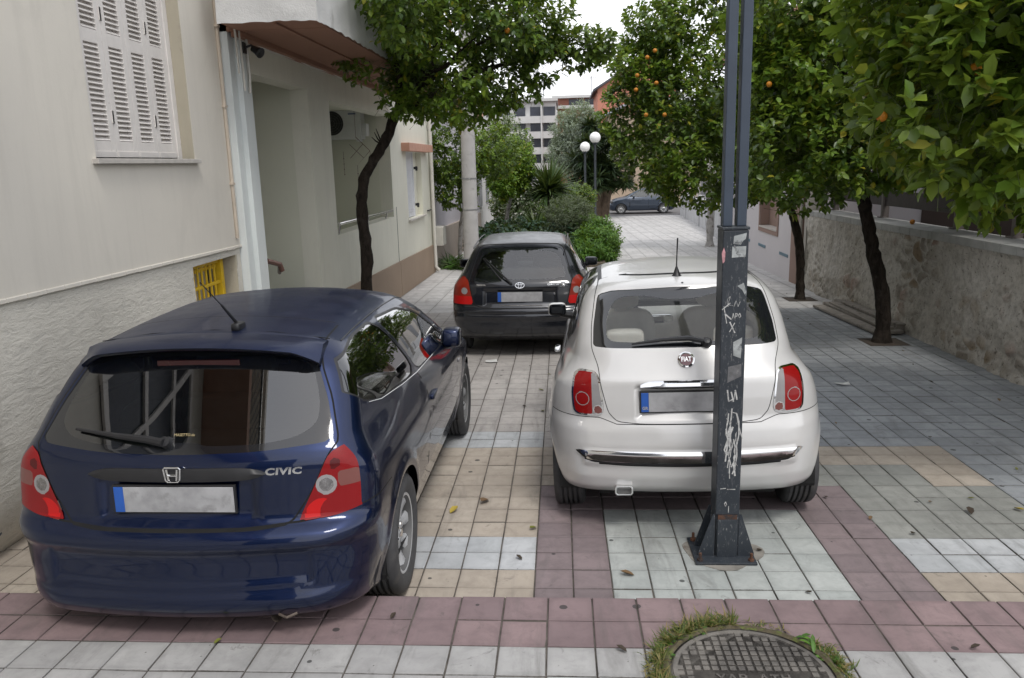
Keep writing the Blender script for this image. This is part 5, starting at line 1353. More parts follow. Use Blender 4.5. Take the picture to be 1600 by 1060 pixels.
    mb = MB(); mb.tube([(-.55, -.155, float(Top(np.array([-.155]))[0]) - .047), (-.3, -.155, float(Top(np.array([-.155]))[0]) - .0135), (0, -.155, float(Top(np.array([-.155]))[0]) + .0), (.3, -.155, float(Top(np.array([-.155]))[0]) - .0135), (.55, -.155, float(Top(np.array([-.155]))[0]) - .047)], .0022, 5); mb.build('roof_gap', gapm, root)
    # small dealer strip low on the window, hanging papers behind the side glass
    text_mesh('MASETTO.du', .018, .0003, 'window_sticker', plain('sticker_gold', (.42, .34, .18), .5), root, on_rear(f, .02, 1.012, .001), xs_=.9)
    return root

# ------------------------------------------------------------------ the other cars share one builder
def gen_car(sp, loc, rz, label, name='parked_car', group='cars parked on the paved street', lean=0.):
    root = thing(name, label, 'car', loc, group); root.rotation_euler = (-math.atan(S) * math.cos(rz), R(lean) - math.atan(S) * math.sin(rz) * 0, rz)
    Yr, W, Tp, Tu, Top, Yf = sp['Yr'], sp['W'], sp['Tp'], sp['Tu'], sp['Top'], sp['Yf']; wb = sp['wb']; wz = sp['wr'] - .005; ra = sp['ra']
    extra = sp.get('extra'); zs_ = sp.get('belt', .9)
    def f(P):
        x, y, z = P[:, 0], P[:, 1], P[:, 2]; ax = np.abs(x)
        up = np.clip((z - zs_ + .08) / .16, 0, 1); up = up * up * (3 - 2 * up)
        w_ = W(z) * (Tp(y) * (1 - up) + Tu(y) * up)
        for yw in (0, wb):
            d = np.hypot(y - yw, z - wz); w_ = w_ + sp.get('lip', .012) * np.exp(-((d - ra - .02) / .04) ** 2)
        ex = extra(x, y, z, ax) if extra else (0, 0, 0)
        side = ax - w_ - ex[0]
        rear = Yr(z) + sp['rc'](z) * x * x + sp.get('rc4', .4) * np.clip(ax - .5, 0, 1) ** 2 + ex[1] - y
        top = z - (Top(y) - sp['crown'] * (ax / .6) ** 2) - ex[2]
        bot = sp.get('zb', .2) - z; front = y - (Yf(z) - .22 * ax * ax)
        r = smax(side, rear, sp['kr'](z)); r = smax(r, top, sp['kt']); r = smax(r, front, .25); return smax(r, bot, .05)
    yr0 = sp['y0']; yf1 = sp['y1']; w0 = sp['w0']; zt = sp['zt']
    q = sp.get('res', 1.)
    xs, ys, zs = grid_axes(yr0, yf1, w0, zt, dy=.022 * q, dyf=.07 * q, ysplit=sp.get('ysplit', 2.0), dx=.026 * q, dz_=.022 * q)
    sh = Shell(f, ((-w0, w0), (yr0, yf1), (.18, zt)), xs, ys, zs, (-.05, wb - .2), zo=sp.get('zo', .65))
    rl = sp.get('rearlim', .25)
    G = {}
    rz_ = lambda poly, lim=rl: (lambda P: np.maximum(sdpoly(P[:, 0], P[:, 2], poly), P[:, 1] - lim))
    G['out'] = rz_(sp['gout']); G['inn'] = rz_(sp['gin']); G['tg'] = rz_(sp['tg'])
    G['tl'] = lambda P: np.maximum(sdpoly(np.abs(P[:, 0]), P[:, 2], sp['tl']), P[:, 1] - sp['tlim'])
    G['bp'] = lambda P: np.maximum(P[:, 2] - sp['bz'](np.abs(P[:, 0])), P[:, 1] + sp['bpy'])
    for k, poly in enumerate(sp['side']): G['s%d' % k] = (lambda P, poly=poly: np.maximum(sdpoly(P[:, 1], P[:, 2], poly), .35 - np.abs(P[:, 0])))
    G['w'] = lambda P: np.maximum(sdpoly(P[:, 0], P[:, 2], sp['ws']), sp['wsy'] - P[:, 1])
    for k, yw in enumerate((0, wb)): G['a%d' % k] = (lambda P, yw=yw: np.maximum(np.hypot(P[:, 1] - yw, P[:, 2] - wz) - ra, .5 - np.abs(P[:, 0])))
    for k in G:
        if k not in ('tg', 'bp'): sh.cut(G[k])
    sd = [k for k in G if k[0] == 's']; rw_ = sp.get('rub', .010)
    for k in sd: sh.cut(lambda P, g=G[k]: g(P) - rw_)
    gw = sp.get('gap', .0035)
    for k in ('tg', 'bp'): sh.cut(lambda P: G[k](P) + gw); sh.cut(lambda P: G[k](P) - gw)
    dline = sp.get('door'); dg = (lambda P: np.minimum.reduce([np.maximum(polyline_d(P[:, 1], P[:, 2], l), .5 - np.abs(P[:, 0])) for l in dline]))
    sh.cut(lambda P: dg(P) - gw)
    if sp.get('roofline'):
        rg_ = lambda P: np.maximum(np.maximum(sp['roofline'](P), sp['roofy'][0] - P[:, 1]), P[:, 2] * -1 + 1.2); sh.cut(rg_)
    for g, m in sp.get('lens', []): sh.cut(lambda P: np.maximum(g(np.abs(P[:, 0]), P[:, 2]), G['tl'](P)))
    ex_parts = sp.get('parts', [])
    for nm_, g, m_, off_ in ex_parts: sh.cut(lambda P: np.maximum(g(P), P[:, 1] - 0.0))
    sh.finish(); C, n = sh.C, sh.CN; I = {k: G[k](C) < 0 for k in G}
    hole = I['a0'] | I['a1']; side_ = np.zeros(len(C), bool)
    for k in sd: side_ |= I[k]
    glassm = I['out'] | side_ | I['w']
    rub = np.zeros(len(C), bool)
    for k in sd: rub |= G[k](C) < rw_
    rub &= ~glassm
    gap = ((np.abs(G['tg'](C)) < gw * .98) | (np.abs(G['bp'](C)) < gw * .98) | (dg(C) < gw * .98)) & ~glassm & ~hole & ~I['tl']
    tlm = I['tl'] & ~hole; bott = (C[:, 2] < sp.get('zb', .2) + .03) & (n[:, 2] < -.5)
    exm = []
    for nm_, g, m_, off_ in ex_parts:
        mm = (np.maximum(g(C), C[:, 1]) < 0) & ~glassm & ~tlm & ~gap; exm.append(mm)
    anyex = np.zeros(len(C), bool)
    for mm in exm: anyex |= mm
    tgm = I['tg'] & ~gap & ~glassm & ~tlm & ~anyex; bpm = I['bp'] & ~gap & ~tlm & ~hole & ~tgm & ~bott & ~anyex & ~glassm
    doorm = np.zeros(len(C), bool)
    for poly in sp['doorpoly']: doorm |= (sdpoly(C[:, 1], C[:, 2], poly) < 0) & (np.abs(C[:, 0]) > .5)
    doorm &= ~gap & ~glassm & ~hole & ~rub & ~tgm & ~bpm
    body = ~(hole | glassm | rub | gap | tlm | tgm | bpm | doorm | bott | anyex)
    PT = sp['paint']; gm = sp['glass']
    if sp.get('roofline'):
        rf = (rg_(C) < 0) & body; body &= ~rf; sh.obj('roof_panel', rf, sp['roofmat'], root)
    sh.obj('body', body | gap, [PT, gapm], root, 0., gap.astype(int)); sh.obj('tailgate', tgm, PT, root); sh.obj('bumper', bpm, PT, root)
    for (nm_, g, m_, off_), mm in zip(ex_parts, exm): sh.obj(nm_, mm, m_, root, off_)
    sh.obj('rear_window', I['out'], [gm, frit], root, -.003, np.where(I['inn'], 0, 1))
    mi = np.zeros(len(C), int)
    for j, (g, m) in enumerate(sp.get('lens', [])): mi[g(np.abs(C[:, 0]), C[:, 2]) < 0] = j + 1
    for s_ in (-1, 1):
        sm = C[:, 0] * s_ > 0
        for k, poly in enumerate(sp['doorpoly']): sh.obj('door', doorm & sm & (sdpoly(C[:, 1], C[:, 2], poly) < 0), PT, root)
        for k in sd: sh.obj('side_window', I[k] & sm, gm, root, -.004)
        sh.obj('tail_light', tlm & sm, [sp.get('lens0', redm)] + [m for g, m in sp.get('lens', [])], root, sp.get('tloff', .004), mi)
    sh.obj('windscreen', I['w'] & ~side_, gm, root, -.003); [sh.obj('window_seal', rub & (C[:, 0] * s_ > 0), sp.get('seal', trimb), root, .0005) for s_ in (-1, 1)]; sh.obj('floor_pan', bott, under, root)
    edge_strip(sh, I['out'], .02, 'window_channel', trimb, root)
    sh.obj('cabin_lining', (body | doorm | tgm) & (C[:, 2] > .6) & (C[:, 1] < wb - .3), sp['lining'], root, -.022)
    xo = sp['track']; liner(root, 0, wz, ra, .54, xo + .05); liner(root, wb, wz, ra, .54, xo + .05)
    mb = MB(); mb.box(-.52, .52, yr0 + .25, wb + .5, .19, .40); mb.box(-.72, .72, .42, wb - .42, .19, .30); mb.build('underbody', under, root, bevel=.02)
    for wx, wy, s_ in ((xo, 0, 1), (-xo, 0, -1), (xo, wb, 1), (-xo, wb, -1)): make_wheel(root, wx, wy, sp['wr'], sp['tw'], sp['rimr'], sp['spokes'], s_, steer=sp.get('steer', 0) if wy else 0)
    return root, f, sh

# ------------------------------------------------------------------ WHITE MINI HATCH behind the post
def white_hatch():
    sp = dict(
      Yr=Prof([(.18, -.34), (.24, -.47), (.29, -.535), (.36, -.563), (.46, -.572), (.56, -.572), (.64, -.560), (.672, -.545), (.70, -.532), (.80, -.527), (.915, -.512), (.945, -.492), (1.02, -.448), (1.09, -.405), (1.22, -.28), (1.39, -.115), (1.5, .0)], .011),
      W=Prof([(.15, .755), (.28, .785), (.40, .806), (.52, .8135), (.66, .812), (.78, .797), (.87, .768), (.93, .740), (1.0, .712), (1.10, .680), (1.20, .652), (1.30, .616), (1.38, .572), (1.44, .51), (1.52, .38)], .022),
      Tp=Prof([(-.8, .86), (-.5, .925), (-.3, .965), (-.1, 1.0), (.15, 1.01), (.6, .985), (1.6, .985), (2.3, 1.0), (2.7, .93), (3.0, .86)], .09),
      Tu=Prof([(-.8, .76), (-.45, .82), (-.15, .92), (.2, .98), (.6, 1.0), (1.2, 1.0), (1.8, .97), (2.2, .94)], .10),
      Top=Prof([(-.6, 1.36), (-.22, 1.418), (0, 1.442), (.3, 1.468), (.7, 1.486), (1.0, 1.480), (1.25, 1.445), (1.45, 1.37), (2.1, .985), (2.4, .93), (2.8, .80), (3.0, .62)], .05),
      Yf=Prof([(.15, 2.9), (.3, 2.96), (.6, 2.98), (.8, 2.85)], .04), wb=2.30, wr=.292, ra=.335, track=.700, tw=.187, rimr=.195, spokes=8, rc=lambda z: .16 + .10 * np.clip((z - .9) / .5, 0, 1), rc4=.7,
      kr=lambda z: .20 - .05 * np.clip((z - .9) / .3, 0, 1), kt=.10, crown=.060, zb=.205, y0=-.62, y1=2.98, w0=.84, zt=1.50, belt=.95, lip=.010, ysplit=1.9, steer=0,
      gout=chaikin(mirx([(0, 1.088), (.40, 1.088), (.525, 1.094), (.520, 1.20), (.492, 1.360), (.40, 1.385), (0, 1.400)]), 2, .10),
      gin=chaikin(mirx([(0, 1.118), (.30, 1.118), (.445, 1.125), (.445, 1.24), (.385, 1.352), (.20, 1.360), (.10, 1.338), (0, 1.336)]), 3, .20),
      tg=chaikin(mirx([(0, .676), (.26, .676), (.40, .688), (.448, .74), (.487, .90), (.497, .99), (.535, 1.085), (.532, 1.20), (.505, 1.37), (.47, 1.44), (0, 1.455)]), 2, .14),
      tl=chaikin([(.466, .718), (.646, .722), (.656, .84), (.642, .940), (.605, .970), (.520, .970), (.492, .94)], 2, .14), tlim=-.22,
      bz=lambda ax: .674 + .036 * np.clip((ax - .40) / .10, 0, 1), bpy=.235,
      side=[chaikin([(.02, 1.13), (.10, 1.30), (.24, 1.385), (.50, 1.415), (.52, 1.01), (.28, 1.035)], 2, .14), chaikin([(.60, 1.0), (.58, 1.42), (1.0, 1.425), (1.22, 1.37), (1.78, .99)], 2, .08)],
      ws=chaikin([(-.58, 1.0), (.58, 1.0), (.48, 1.40), (-.48, 1.40)], 1, .1), wsy=1.3,
      door=[[(.55, 1.0), (.50, .75), (.56, .45), (.62, .28), (1.72, .28), (1.75, .7), (1.72, .98)]], doorpoly=[[(.55, 1.0), (.50, .75), (.56, .45), (.62, .28), (1.72, .28), (1.75, .7), (1.72, .98)]],
      paint=paint('pearl_white_paint', (.62, .612, .60), .12, .28, dust=.10, dustcol=(.45, .45, .43), dull=.5), glass=glassl, lining=seatl, seal=trimb, rub=.014, gap=.0022)
    def extra(x, y, z, ax):
        rec = sbox(np.maximum(ax - .275, np.abs(z - .80) - .085), .05); bl = sbox(np.abs(z - .478) - .040, .03) * sbox(ax - .60, .04)
        sc = .016 * np.exp(-((z - .905) / .030) ** 2) * np.clip((y + .30) / .3, 0, 1)      # hollow under the shoulder line
        # spoiler lip swelling above the window
        spo = .030 * np.exp(-((z - 1.415) / .022) ** 2)
        return (-sc, .030 * rec - .012 * bl - spo * (ax < .6), 0)
    sp['extra'] = extra
    # lamp: red outer part, clear inner part, rings
    cir = lambda cx, cz, r: (lambda a, z: np.hypot(a - cx, z - cz) - r)
    tlp = sp['tl']; cx_, cz_ = .565, .84; inner = [(cx_ + (a - cx_) * .88, cz_ + (b - cz_) * .925) for a, b in tlp]
    inn = lambda a, z: sdpoly(a, z, inner)
    sp['lens0'] = chromeb
    redp = lambda a, z: np.maximum(inn(a, z), .538 - a)
    redf = redlens('lens_vivid_red', (.27, .006, .006)); sp['lens'] = [(inn, clr), (redp, redf), (cir(.592, .815, .040), clr), (cir(.592, .815, .0355), redf), (cir(.505, .755, .029), chromeb), (cir(.505, .755, .023), smk)]
    chs = lambda P: sdpoly(P[:, 0], P[:, 2], chaikin(mirx([(0, .457), (.45, .460), (.585, .475), (.640, .512), (.635, .520), (.5, .521), (0, .521)]), 2, .12))
    bls = lambda P: np.maximum(sdpoly(P[:, 0], P[:, 2], chaikin(mirx([(0, .430), (.40, .436), (.54, .452), (.61, .485), (.5, .49), (0, .49)]), 2, .12)), -chs(P))
    sp['parts'] = [('bumper_chrome', chs, chromeb, .006), ('bumper_inlay', bls, trimb, -.003)]
    sp['roofline'] = lambda P: np.maximum(np.abs(P[:, 0]) - .46, -.03 + (-P[:, 1] + -.0) * 1); sp['roofy'] = (.02, 1.2); sp['roofline'] = lambda P: np.maximum(np.maximum(np.abs(np.abs(P[:, 0]) - .475) - .014, P[:, 1] - 1.15), -(P[:, 1] - .02)); sp['roofmat'] = trimb
    root, f, sh = gen_car(sp, Vector((.745, 4.86, gz(4.86))), R(-2.5), 'pearl white small rounded hatchback with chrome bumper strip, parked behind the dark steel post', lean=-1.6)
    # windscreen-edge roof glass, handle bar, emblem, plate, wiper, aerial, exhaust
    hb = MB(); vs, fs = [], []; n_ = 24
    for i in range(n_ + 1):
        x = -.262 + .524 * i / n_; t = abs(x) / .262; hh = .018 * (1 - t ** 6) + .003; M = on_rear(f, x, .898)
        for (u, d) in ((-hh, 0), (-hh * .6, .020), (hh * .3, .026), (hh, .014), (hh, -.01)): vs.append(M @ Vector((0, u, d)))
    for i in range(n_):
        for q in range(5): fs.append((i * 5 + q, i * 5 + (q + 1) % 5, (i + 1) * 5 + (q + 1) % 5, (i + 1) * 5 + q))
    fs += [tuple(range(5)), tuple(n_ * 5 + q for q in reversed(range(5)))]
    hb.add(vs, fs); hb.build('tailgate_handle', chromeb, root, smooth=True, angle=50)
    em = thing_part('emblem', root); M = on_rear(f, 0, 1.025, .002)
    mb = MB(); mb.lathe([(.047, 0), (.047, .006), (.040, .009), (.036, .006), (.036, 0)], 40, M); mb.build('emblem_ring', chromeb, em, smooth=True)
    mb = MB(); mb.lathe([(0, .0), (.0358, .0), (.0355, .005), (0, .006)], 40, M); mb.build('emblem_disc', plain('maroon_enamel', (.11, .008, .02), .2, coat=1), em)
    text_mesh('FIAT', .040, .001, 'emblem_lettering', chromeb, em, M @ Matrix.Translation((0, 0, .0075)), bold=.0006, xs_=.72)
    M = on_rear(f, 0, .80); plate(root, .0, M.translation.y - .012, .798, .52, .112, gr=True)
    wp = thing_part('rear_wiper', root)
    pts = [tuple(on_rear(f, x_, z_, o_).translation) for x_, z_, o_ in ((.10, 1.105, .03), (.02, 1.118, .035), (-.12, 1.116, .03), (-.30, 1.102, .018))]
    mb = MB(); mb.tube(pts, [.014, .016, .012, .006], 8); mb.build('wiper_arm', trimb, wp, smooth=True)
    mb = MB(); mb.lathe([(.03, 0), (.03, .02), (.018, .035), (0, .038)], 20, on_rear(f, .12, 1.105, .0)); mb.build('wiper_pivot', trimb, wp, smooth=True)
    an = thing_part('aerial', root); za = float(sp['Top'](np.array([.06]))[0])
    mb = MB(); mb.lathe([(.034, 0), (.022, .012), (.009, .05), (.006, .06)], 20, Matrix.Translation((.0, .06, za - .004))); mb.build('aerial_base', trimb, an, smooth=True)
    mb = MB(); mb.tube([(0, .06, za + .05), (0.0, .03, za + .13), (.002, -.01, za + .235)], [.0042, .0036, .005], 6); mb.build('aerial_mast', trimb, an)
    mb = MB(); mb.lathe([(0, 0), (.007, 0), (.007, .003), (0, .003)], 12, on_rear(f, .02, 1.418, .0)); mb.build('washer_jet', trimb, root)
    ex = thing_part('exhaust', root)
    mb = MB(); pr_ = [(-.042, -.012), (-.034, -.022), (.034, -.022), (.042, -.012), (.042, .012), (.034, .022), (-.034, .022), (-.042, .012)]
    T = Matrix.Translation((-.37, -.50, .282)) @ Matrix.Rotation(R(90), 4, 'X')
    o_ = [(a * 1.25, b * 1.25) for a, b in pr_]; n8 = len(pr_); vs = [T @ Vector((a, b, z)) for z in (.05, -.14) for a, b in o_] + [T @ Vector((a, b, z)) for z in (.05, -.10) for a, b in pr_]
    fs = [(i, (i + 1) % n8, n8 + (i + 1) % n8, n8 + i) for i in range(n8)] + [(2 * n8 + (i + 1) % n8, 2 * n8 + i, 3 * n8 + i, 3 * n8 + (i + 1) % n8) for i in range(n8)] + [(i, 2 * n8 + i, 2 * n8 + (i + 1) % n8, (i + 1) % n8) for i in range(n8)]
    mb.add(vs, fs); mb.build('tail_pipe', chromeb, ex, bevel=.002)
    mb = MB(); mb.prism([(a * .98, b * .98) for a, b in pr_], -.11, -.08, T); mb.build('pipe_bore', under, ex)
    mb = MB(); mb.tube([T @ Vector((-.1, .016, -.03)), T @ Vector((-.05, .034, -.03)), T @ Vector((.05, .034, -.03)), T @ Vector((.12, .014, -.03))], .008, 6); mb.build('heat_shield', plain('exhaust_steel', (.16, .13, .11), .5, .6, var=.3, vs_=20), ex)
    for s_ in (-1, 1):
        mirror_(root, .76 * s_, 1.60, 1.02, s_, sp['paint'], .78)
        mb = MB(); rbox(mb, min(.770 * s_, .812 * s_), max(.770 * s_, .812 * s_), .62, .80, .86, .885); mb.build('door_handle', chromeb, root, smooth=True)
    interior(root, .32, .95, .28, seatl, 1.50, -.33, .12, .98, .56, 1.16, dashm=seatl, rearhead=True)
    mb = MB(); rbox(mb, -.10, .10, 1.44, 1.47, .90, .97); mb.build('radio_panel', chromeb, root, smooth=True)
    mb = MB(); mb.box(-.55, .55, -.30, .02, .93, .95); mb.build('parcel_shelf', seatl, root, bevel=.01)
    return root
BLUE = blue_hatch()
WHITE = white_hatch()

# ------------------------------------------------------------------ BLACK HATCHBACK beyond
def black_hatch():
    sp = dict(
      Yr=Prof([(.16, -.42), (.22, -.56), (.28, -.645), (.36, -.672), (.45, -.674), (.49, -.690), (.515, -.690), (.53, -.676), (.55, -.692), (.575, -.690), (.592, -.655), (.62, -.640), (.75, -.632), (.86, -.622), (.895, -.600), (1.05, -.475), (1.26, -.285), (1.4, -.16)], .008),
      W=Prof([(.15, .775), (.28, .805), (.45, .842), (.60, .845), (.76, .838), (.86, .820), (.92, .795), (1.0, .752), (1.10, .700), (1.20, .645), (1.28, .592), (1.35, .52), (1.42, .42)], .02),
      Tp=Prof([(-.8, .87), (-.55, .955), (-.3, .985), (0, 1.0), (1.8, 1.0), (2.5, .98), (3.0, .93), (3.3, .86)], .1),
      Tu=Prof([(-.8, .86), (-.5, .90), (-.2, .94), (.2, .985), (.8, 1.0), (1.6, .97), (2.1, .94)], .1),
      Top=Prof([(-.6, 1.27), (-.32, 1.305), (0, 1.345), (.5, 1.38), (.9, 1.387), (1.15, 1.365), (1.4, 1.29), (2.1, .95), (2.4, .90), (3.0, .76), (3.2, .62)], .045),
      Yf=Prof([(.15, 3.1), (.3, 3.18), (.6, 3.2), (.75, 3.05)], .04), wb=2.465, wr=.290, ra=.325, track=.735, tw=.175, rimr=.175, spokes=7, rc=lambda z: .12 + .05 * np.clip((z - .9) / .4, 0, 1), rc4=.5,
      kr=lambda z: .16 + .03 * np.clip((z - .6) / .3, 0, 1), kt=.07, crown=.045, zb=.205, y0=-.74, y1=3.22, w0=.86, zt=1.40, belt=.9, ysplit=1.6, res=1.15,
      gout=chaikin(mirx([(0, .888), (.40, .888), (.600, .895), (.575, 1.0), (.495, 1.245), (.43, 1.268), (0, 1.278)]), 2, .10),
      gin=chaikin(mirx([(0, .925), (.40, .925), (.535, .945), (.520, 1.02), (.430, 1.228), (0, 1.245)]), 3, .2),
      tg=chaikin(mirx([(0, .596), (.44, .598), (.50, .62), (.545, .64), (.598, .90), (.615, .91), (.508, 1.262), (.44, 1.30), (0, 1.31)]), 1, .12),
      tl=chaikin([(.552, .640), (.70, .640), (.90, .64), (.90, .93), (.66, .955), (.607, .91)], 1, .10), tlim=-.40,
      bz=lambda ax: .596 + .035 * np.clip((ax - .44) / .1, 0, 1), bpy=.30,
      side=[chaikin([(-.22, .98), (-.10, 1.24), (.55, 1.285), (.62, .93)], 2, .10), chaikin([(.68, .93), (.62, 1.29), (1.05, 1.27), (1.75, .91)], 2, .08)],
      ws=chaikin([(-.62, .95), (.62, .95), (.50, 1.32), (-.50, 1.32)], 1, .1), wsy=1.2,
      door=[[(.65, .92), (.62, .7), (.72, .28), (1.85, .28), (1.86, .9)]], doorpoly=[[(.65, .92), (.62, .7), (.72, .28), (1.85, .28), (1.86, .9)]],
      paint=paint('near_black_paint', (.010, .012, .017), .35, .26, dust=.4, dustcol=(.085, .09, .105), dull=.85), glass=glass('car_glass_mid', (.74, .80, .78), 1.8, .01), lining=seatd, gap=.005)
    sp['extra'] = lambda x, y, z, ax: (0, .020 * sbox(np.maximum(ax - .42, np.abs(z - .72) - .085), .05), 0)
    sp['lens'] = [(lambda a, z: z - .735 - .3 * (a - .66) * 0 - .0, redbr), (lambda a, z: np.hypot(a - .655, z - .795) - .040, clr), (lambda a, z: np.maximum(np.abs(np.hypot(a - .655, z - .795) - .047) - .008, -1 + 0 * a), amb)]
    sp['lens0'] = amb
    root, f, sh = gen_car(sp, Vector((-.485, 9.75, gz(9.75))), R(-.5), 'black hatchback with its rear wiper up, parked beyond the blue and white cars')
    em = thing_part('emblem', root); M = on_rear(f, 0, .858, .003)
    def ell(rx, rz, cx=0, cz=0): return [M @ Vector((cx + rx * math.cos(2 * PI * k / 28), cz + rz * math.sin(2 * PI * k / 28), .002)) for k in range(29)]
    mb = MB(); mb.tube(ell(.052, .033), .0055, 6); mb.tube(ell(.017, .032), .0042, 6); mb.tube(ell(.036, .012, 0, .018), .0042, 6); mb.build('emblem_ring', chromeb, em)
    text_mesh('TOYOTA', .026, .001, 'badge_lettering', chromeb, root, on_rear(f, -.455, .862, .003), bold=.0006, xs_=1.0)
    text_mesh('COROLLA', .026, .001, 'badge_lettering', chromeb, root, on_rear(f, .385, .862, .003), bold=.0006, xs_=1.1)
    M2 = on_rear(f, .505, .868, .004); mb = MB(); mb.tube([M2 @ Vector((.024 * math.cos(2 * PI * k / 20), .024 * math.sin(2 * PI * k / 20), 0)) for k in range(21)], .004, 6); mb.tube([M2 @ Vector((.010 * math.cos(a), .012 * math.sin(a), 0)) for a in [.8 + k * .5 for k in range(10)]], .003, 5); mb.build('model_ring', chromeb, root)
    M = on_rear(f, 0, .73); plate(root, 0, M.translation.y - .014, .725, .52, .112, gr=False)
    mb = MB(); mb.lathe([(0, 0), (.013, 0), (.013, .006), (0, .007)], 14, on_rear(f, .40, .755, .0)); mb.build('lock_barrel', chromeb, root)
    mb = MB(); mb.tube([tuple(on_rear(f, x_, .624, .004).translation) for x_ in np.linspace(-.24, .26, 12)], .003, 5); mb.build('tailgate_trim', chromeb, root)
    wp = thing_part('rear_wiper', root)
    pts = [tuple(on_rear(f, x_, z_, o_).translation) for x_, z_, o_ in ((-.095, .868, .025), (-.16, .92, .035), (-.30, 1.03, .05), (-.42, 1.135, .04))]
    mb = MB(); mb.tube(pts, [.016, .012, .008, .005], 8); mb.build('wiper_arm', trimb, wp, smooth=True)
    mb = MB(); mb.tube([tuple(on_rear(f, x_, z_, o_).translation) for x_, z_, o_ in ((-.22, .915, .02), (-.44, 1.14, .02))], .006, 6); mb.build('wiper_blade', trimb, wp)
    for s_ in (-1, 1):
        mirror_(root, .80 * s_, 1.42, .93, s_, sp['paint'], .9)
        mb = MB(); mb.tube([(s_ * .56, y_, float(sp['Top'](np.array([y_]))[0]) - .035) for y_ in np.linspace(-.3, 1.1, 14)], .008, 6); mb.build('roof_strip', trimb, root)
        mb = MB(); rbox(mb, min(.838 * s_, .862 * s_), max(.838 * s_, .862 * s_), .74, .90, .76, .79); mb.build('door_handle', trimb, root, smooth=True)
    interior(root, .33, .85, .27, seatd, 1.55, -.33, -.02, .90, .56, 1.03)
    mb = MB(); mb.box(-.56, .56, -.45, -.1, .84, .86); mb.build('parcel_shelf', seatd, root, bevel=.01)
    mb = MB(); rbox(mb, -.62, -.30, -.35, -.05, .16, .34); mb.build('exhaust_silencer', plain('dull_steel', (.10, .095, .09), .6, .4, var=.3), root, smooth=True)
    return root
BLACK = black_hatch()

# ------------------------------------------------------------------ cars on the cross road
def far_hatch(loc, rz, label, col, nm):
    sp = dict(
      Yr=Prof([(.16, -.45), (.25, -.66), (.4, -.72), (.6, -.72), (.9, -.68), (1.0, -.62), (1.35, -.36), (1.5, -.25)], .02),
      W=Prof([(.15, .76), (.3, .79), (.5, .82), (.8, .815), (.92, .79), (1.1, .73), (1.3, .64), (1.42, .55), (1.5, .45)], .025),
      Tp=Prof([(-.8, .88), (-.5, .96), (0, 1.0), (2.2, 1.0), (2.8, .95), (3.2, .85)], .1), Tu=Prof([(-.8, .88), (0, .97), (.8, 1.0), (1.8, .96), (2.3, .93)], .1),
      Top=Prof([(-.7, 1.38), (-.3, 1.44), (.2, 1.485), (.8, 1.50), (1.3, 1.46), (1.6, 1.36), (2.25, 1.0), (2.5, .95), (2.9, .86), (3.15, .72)], .05),
      Yf=Prof([(.15, 3.05), (.35, 3.20), (.6, 3.22), (.8, 3.1), (.95, 2.8)], .05), wb=2.46, wr=.30, ra=.34, track=.72, tw=.185, rimr=.20, spokes=10, rc=lambda z: .12 + 0 * z,
      kr=lambda z: .2 + 0 * z, kt=.09, crown=.05, zb=.2, y0=-.76, y1=3.24, w0=.84, zt=1.52, belt=.95, ysplit=2.8, res=1.5,
      gout=chaikin(mirx([(0, 1.0), (.6, 1.0), (.5, 1.36), (0, 1.38)]), 1, .12), gin=chaikin(mirx([(0, 1.03), (.55, 1.03), (.46, 1.33), (0, 1.35)]), 1, .12),
      tg=chaikin(mirx([(0, .55), (.5, .55), (.62, 1.0), (.52, 1.4), (0, 1.42)]), 1, .12), tl=chaikin([(.55, .72), (.9, .72), (.9, 1.0), (.62, 1.0)], 1, .12), tlim=-.45,
      bz=lambda ax: .54 + 0 * ax, bpy=.30,
      side=[chaikin([(-.28, 1.12), (-.15, 1.33), (.10, 1.37), (.10, 1.03)], 1, .1), chaikin([(.16, 1.02), (.16, 1.375), (.80, 1.40), (.84, .98)], 1, .08), chaikin([(.92, .98), (.88, 1.40), (1.35, 1.36), (2.0, .98)], 1, .08)],
      ws=chaikin([(-.64, 1.02), (.64, 1.02), (.52, 1.42), (-.52, 1.42)], 1, .1), wsy=1.3,
      door=[[(.10, 1.0), (.30, .62), (.42, .30), (.88, .28), (.88, .98)], [(.88, .98), (.90, .28), (1.95, .28), (1.98, .95)]], doorpoly=[[(.10, 1.0), (.30, .62), (.42, .30), (.88, .28), (.88, .98)], [(.88, .98), (.90, .28), (1.95, .28), (1.98, .95)]],
      paint=col, glass=glassd, lining=seatd, gap=.006)
    root, f, sh = gen_car(sp, loc, rz, label, group='cars on the cross road'); root.rotation_euler = (0, 0, rz)
    for s_ in (-1, 1):
        mirror_(root, .78 * s_, 1.72, 1.0, s_, col, .9)
        mb = MB(); rbox(mb, min(.50 * s_, .76 * s_), max(.50 * s_, .76 * s_), 2.95, 3.14, .66, .82); mb.build('headlight', clr, root, smooth=True)
        for y_ in (.25, 1.1): mb = MB(); rbox(mb, min(.80 * s_, .835 * s_), max(.80 * s_, .835 * s_), y_, y_ + .16, .82, .85); mb.build('door_handle', col, root, smooth=True)
    interior(root, .34, .95, .3, seatd, 1.75, -.34, .05, 1.0, .56, 1.15)
    return root
GREY_CAR = far_hatch(Vector((5.95, 48.1, -1.085)), R(90), 'blue grey five door hatchback seen from its side on the cross road', paint('blue_grey_paint', (.055, .075, .11), .4, .3, dust=.1), 0)
SILV = far_hatch(Vector((.9, 51.6, -1.085)), R(90), 'pale silver hatchback half hidden behind the spiky yucca leaves', paint('silver_paint', (.42, .45, .48), .4, .3, dust=.1), 1)
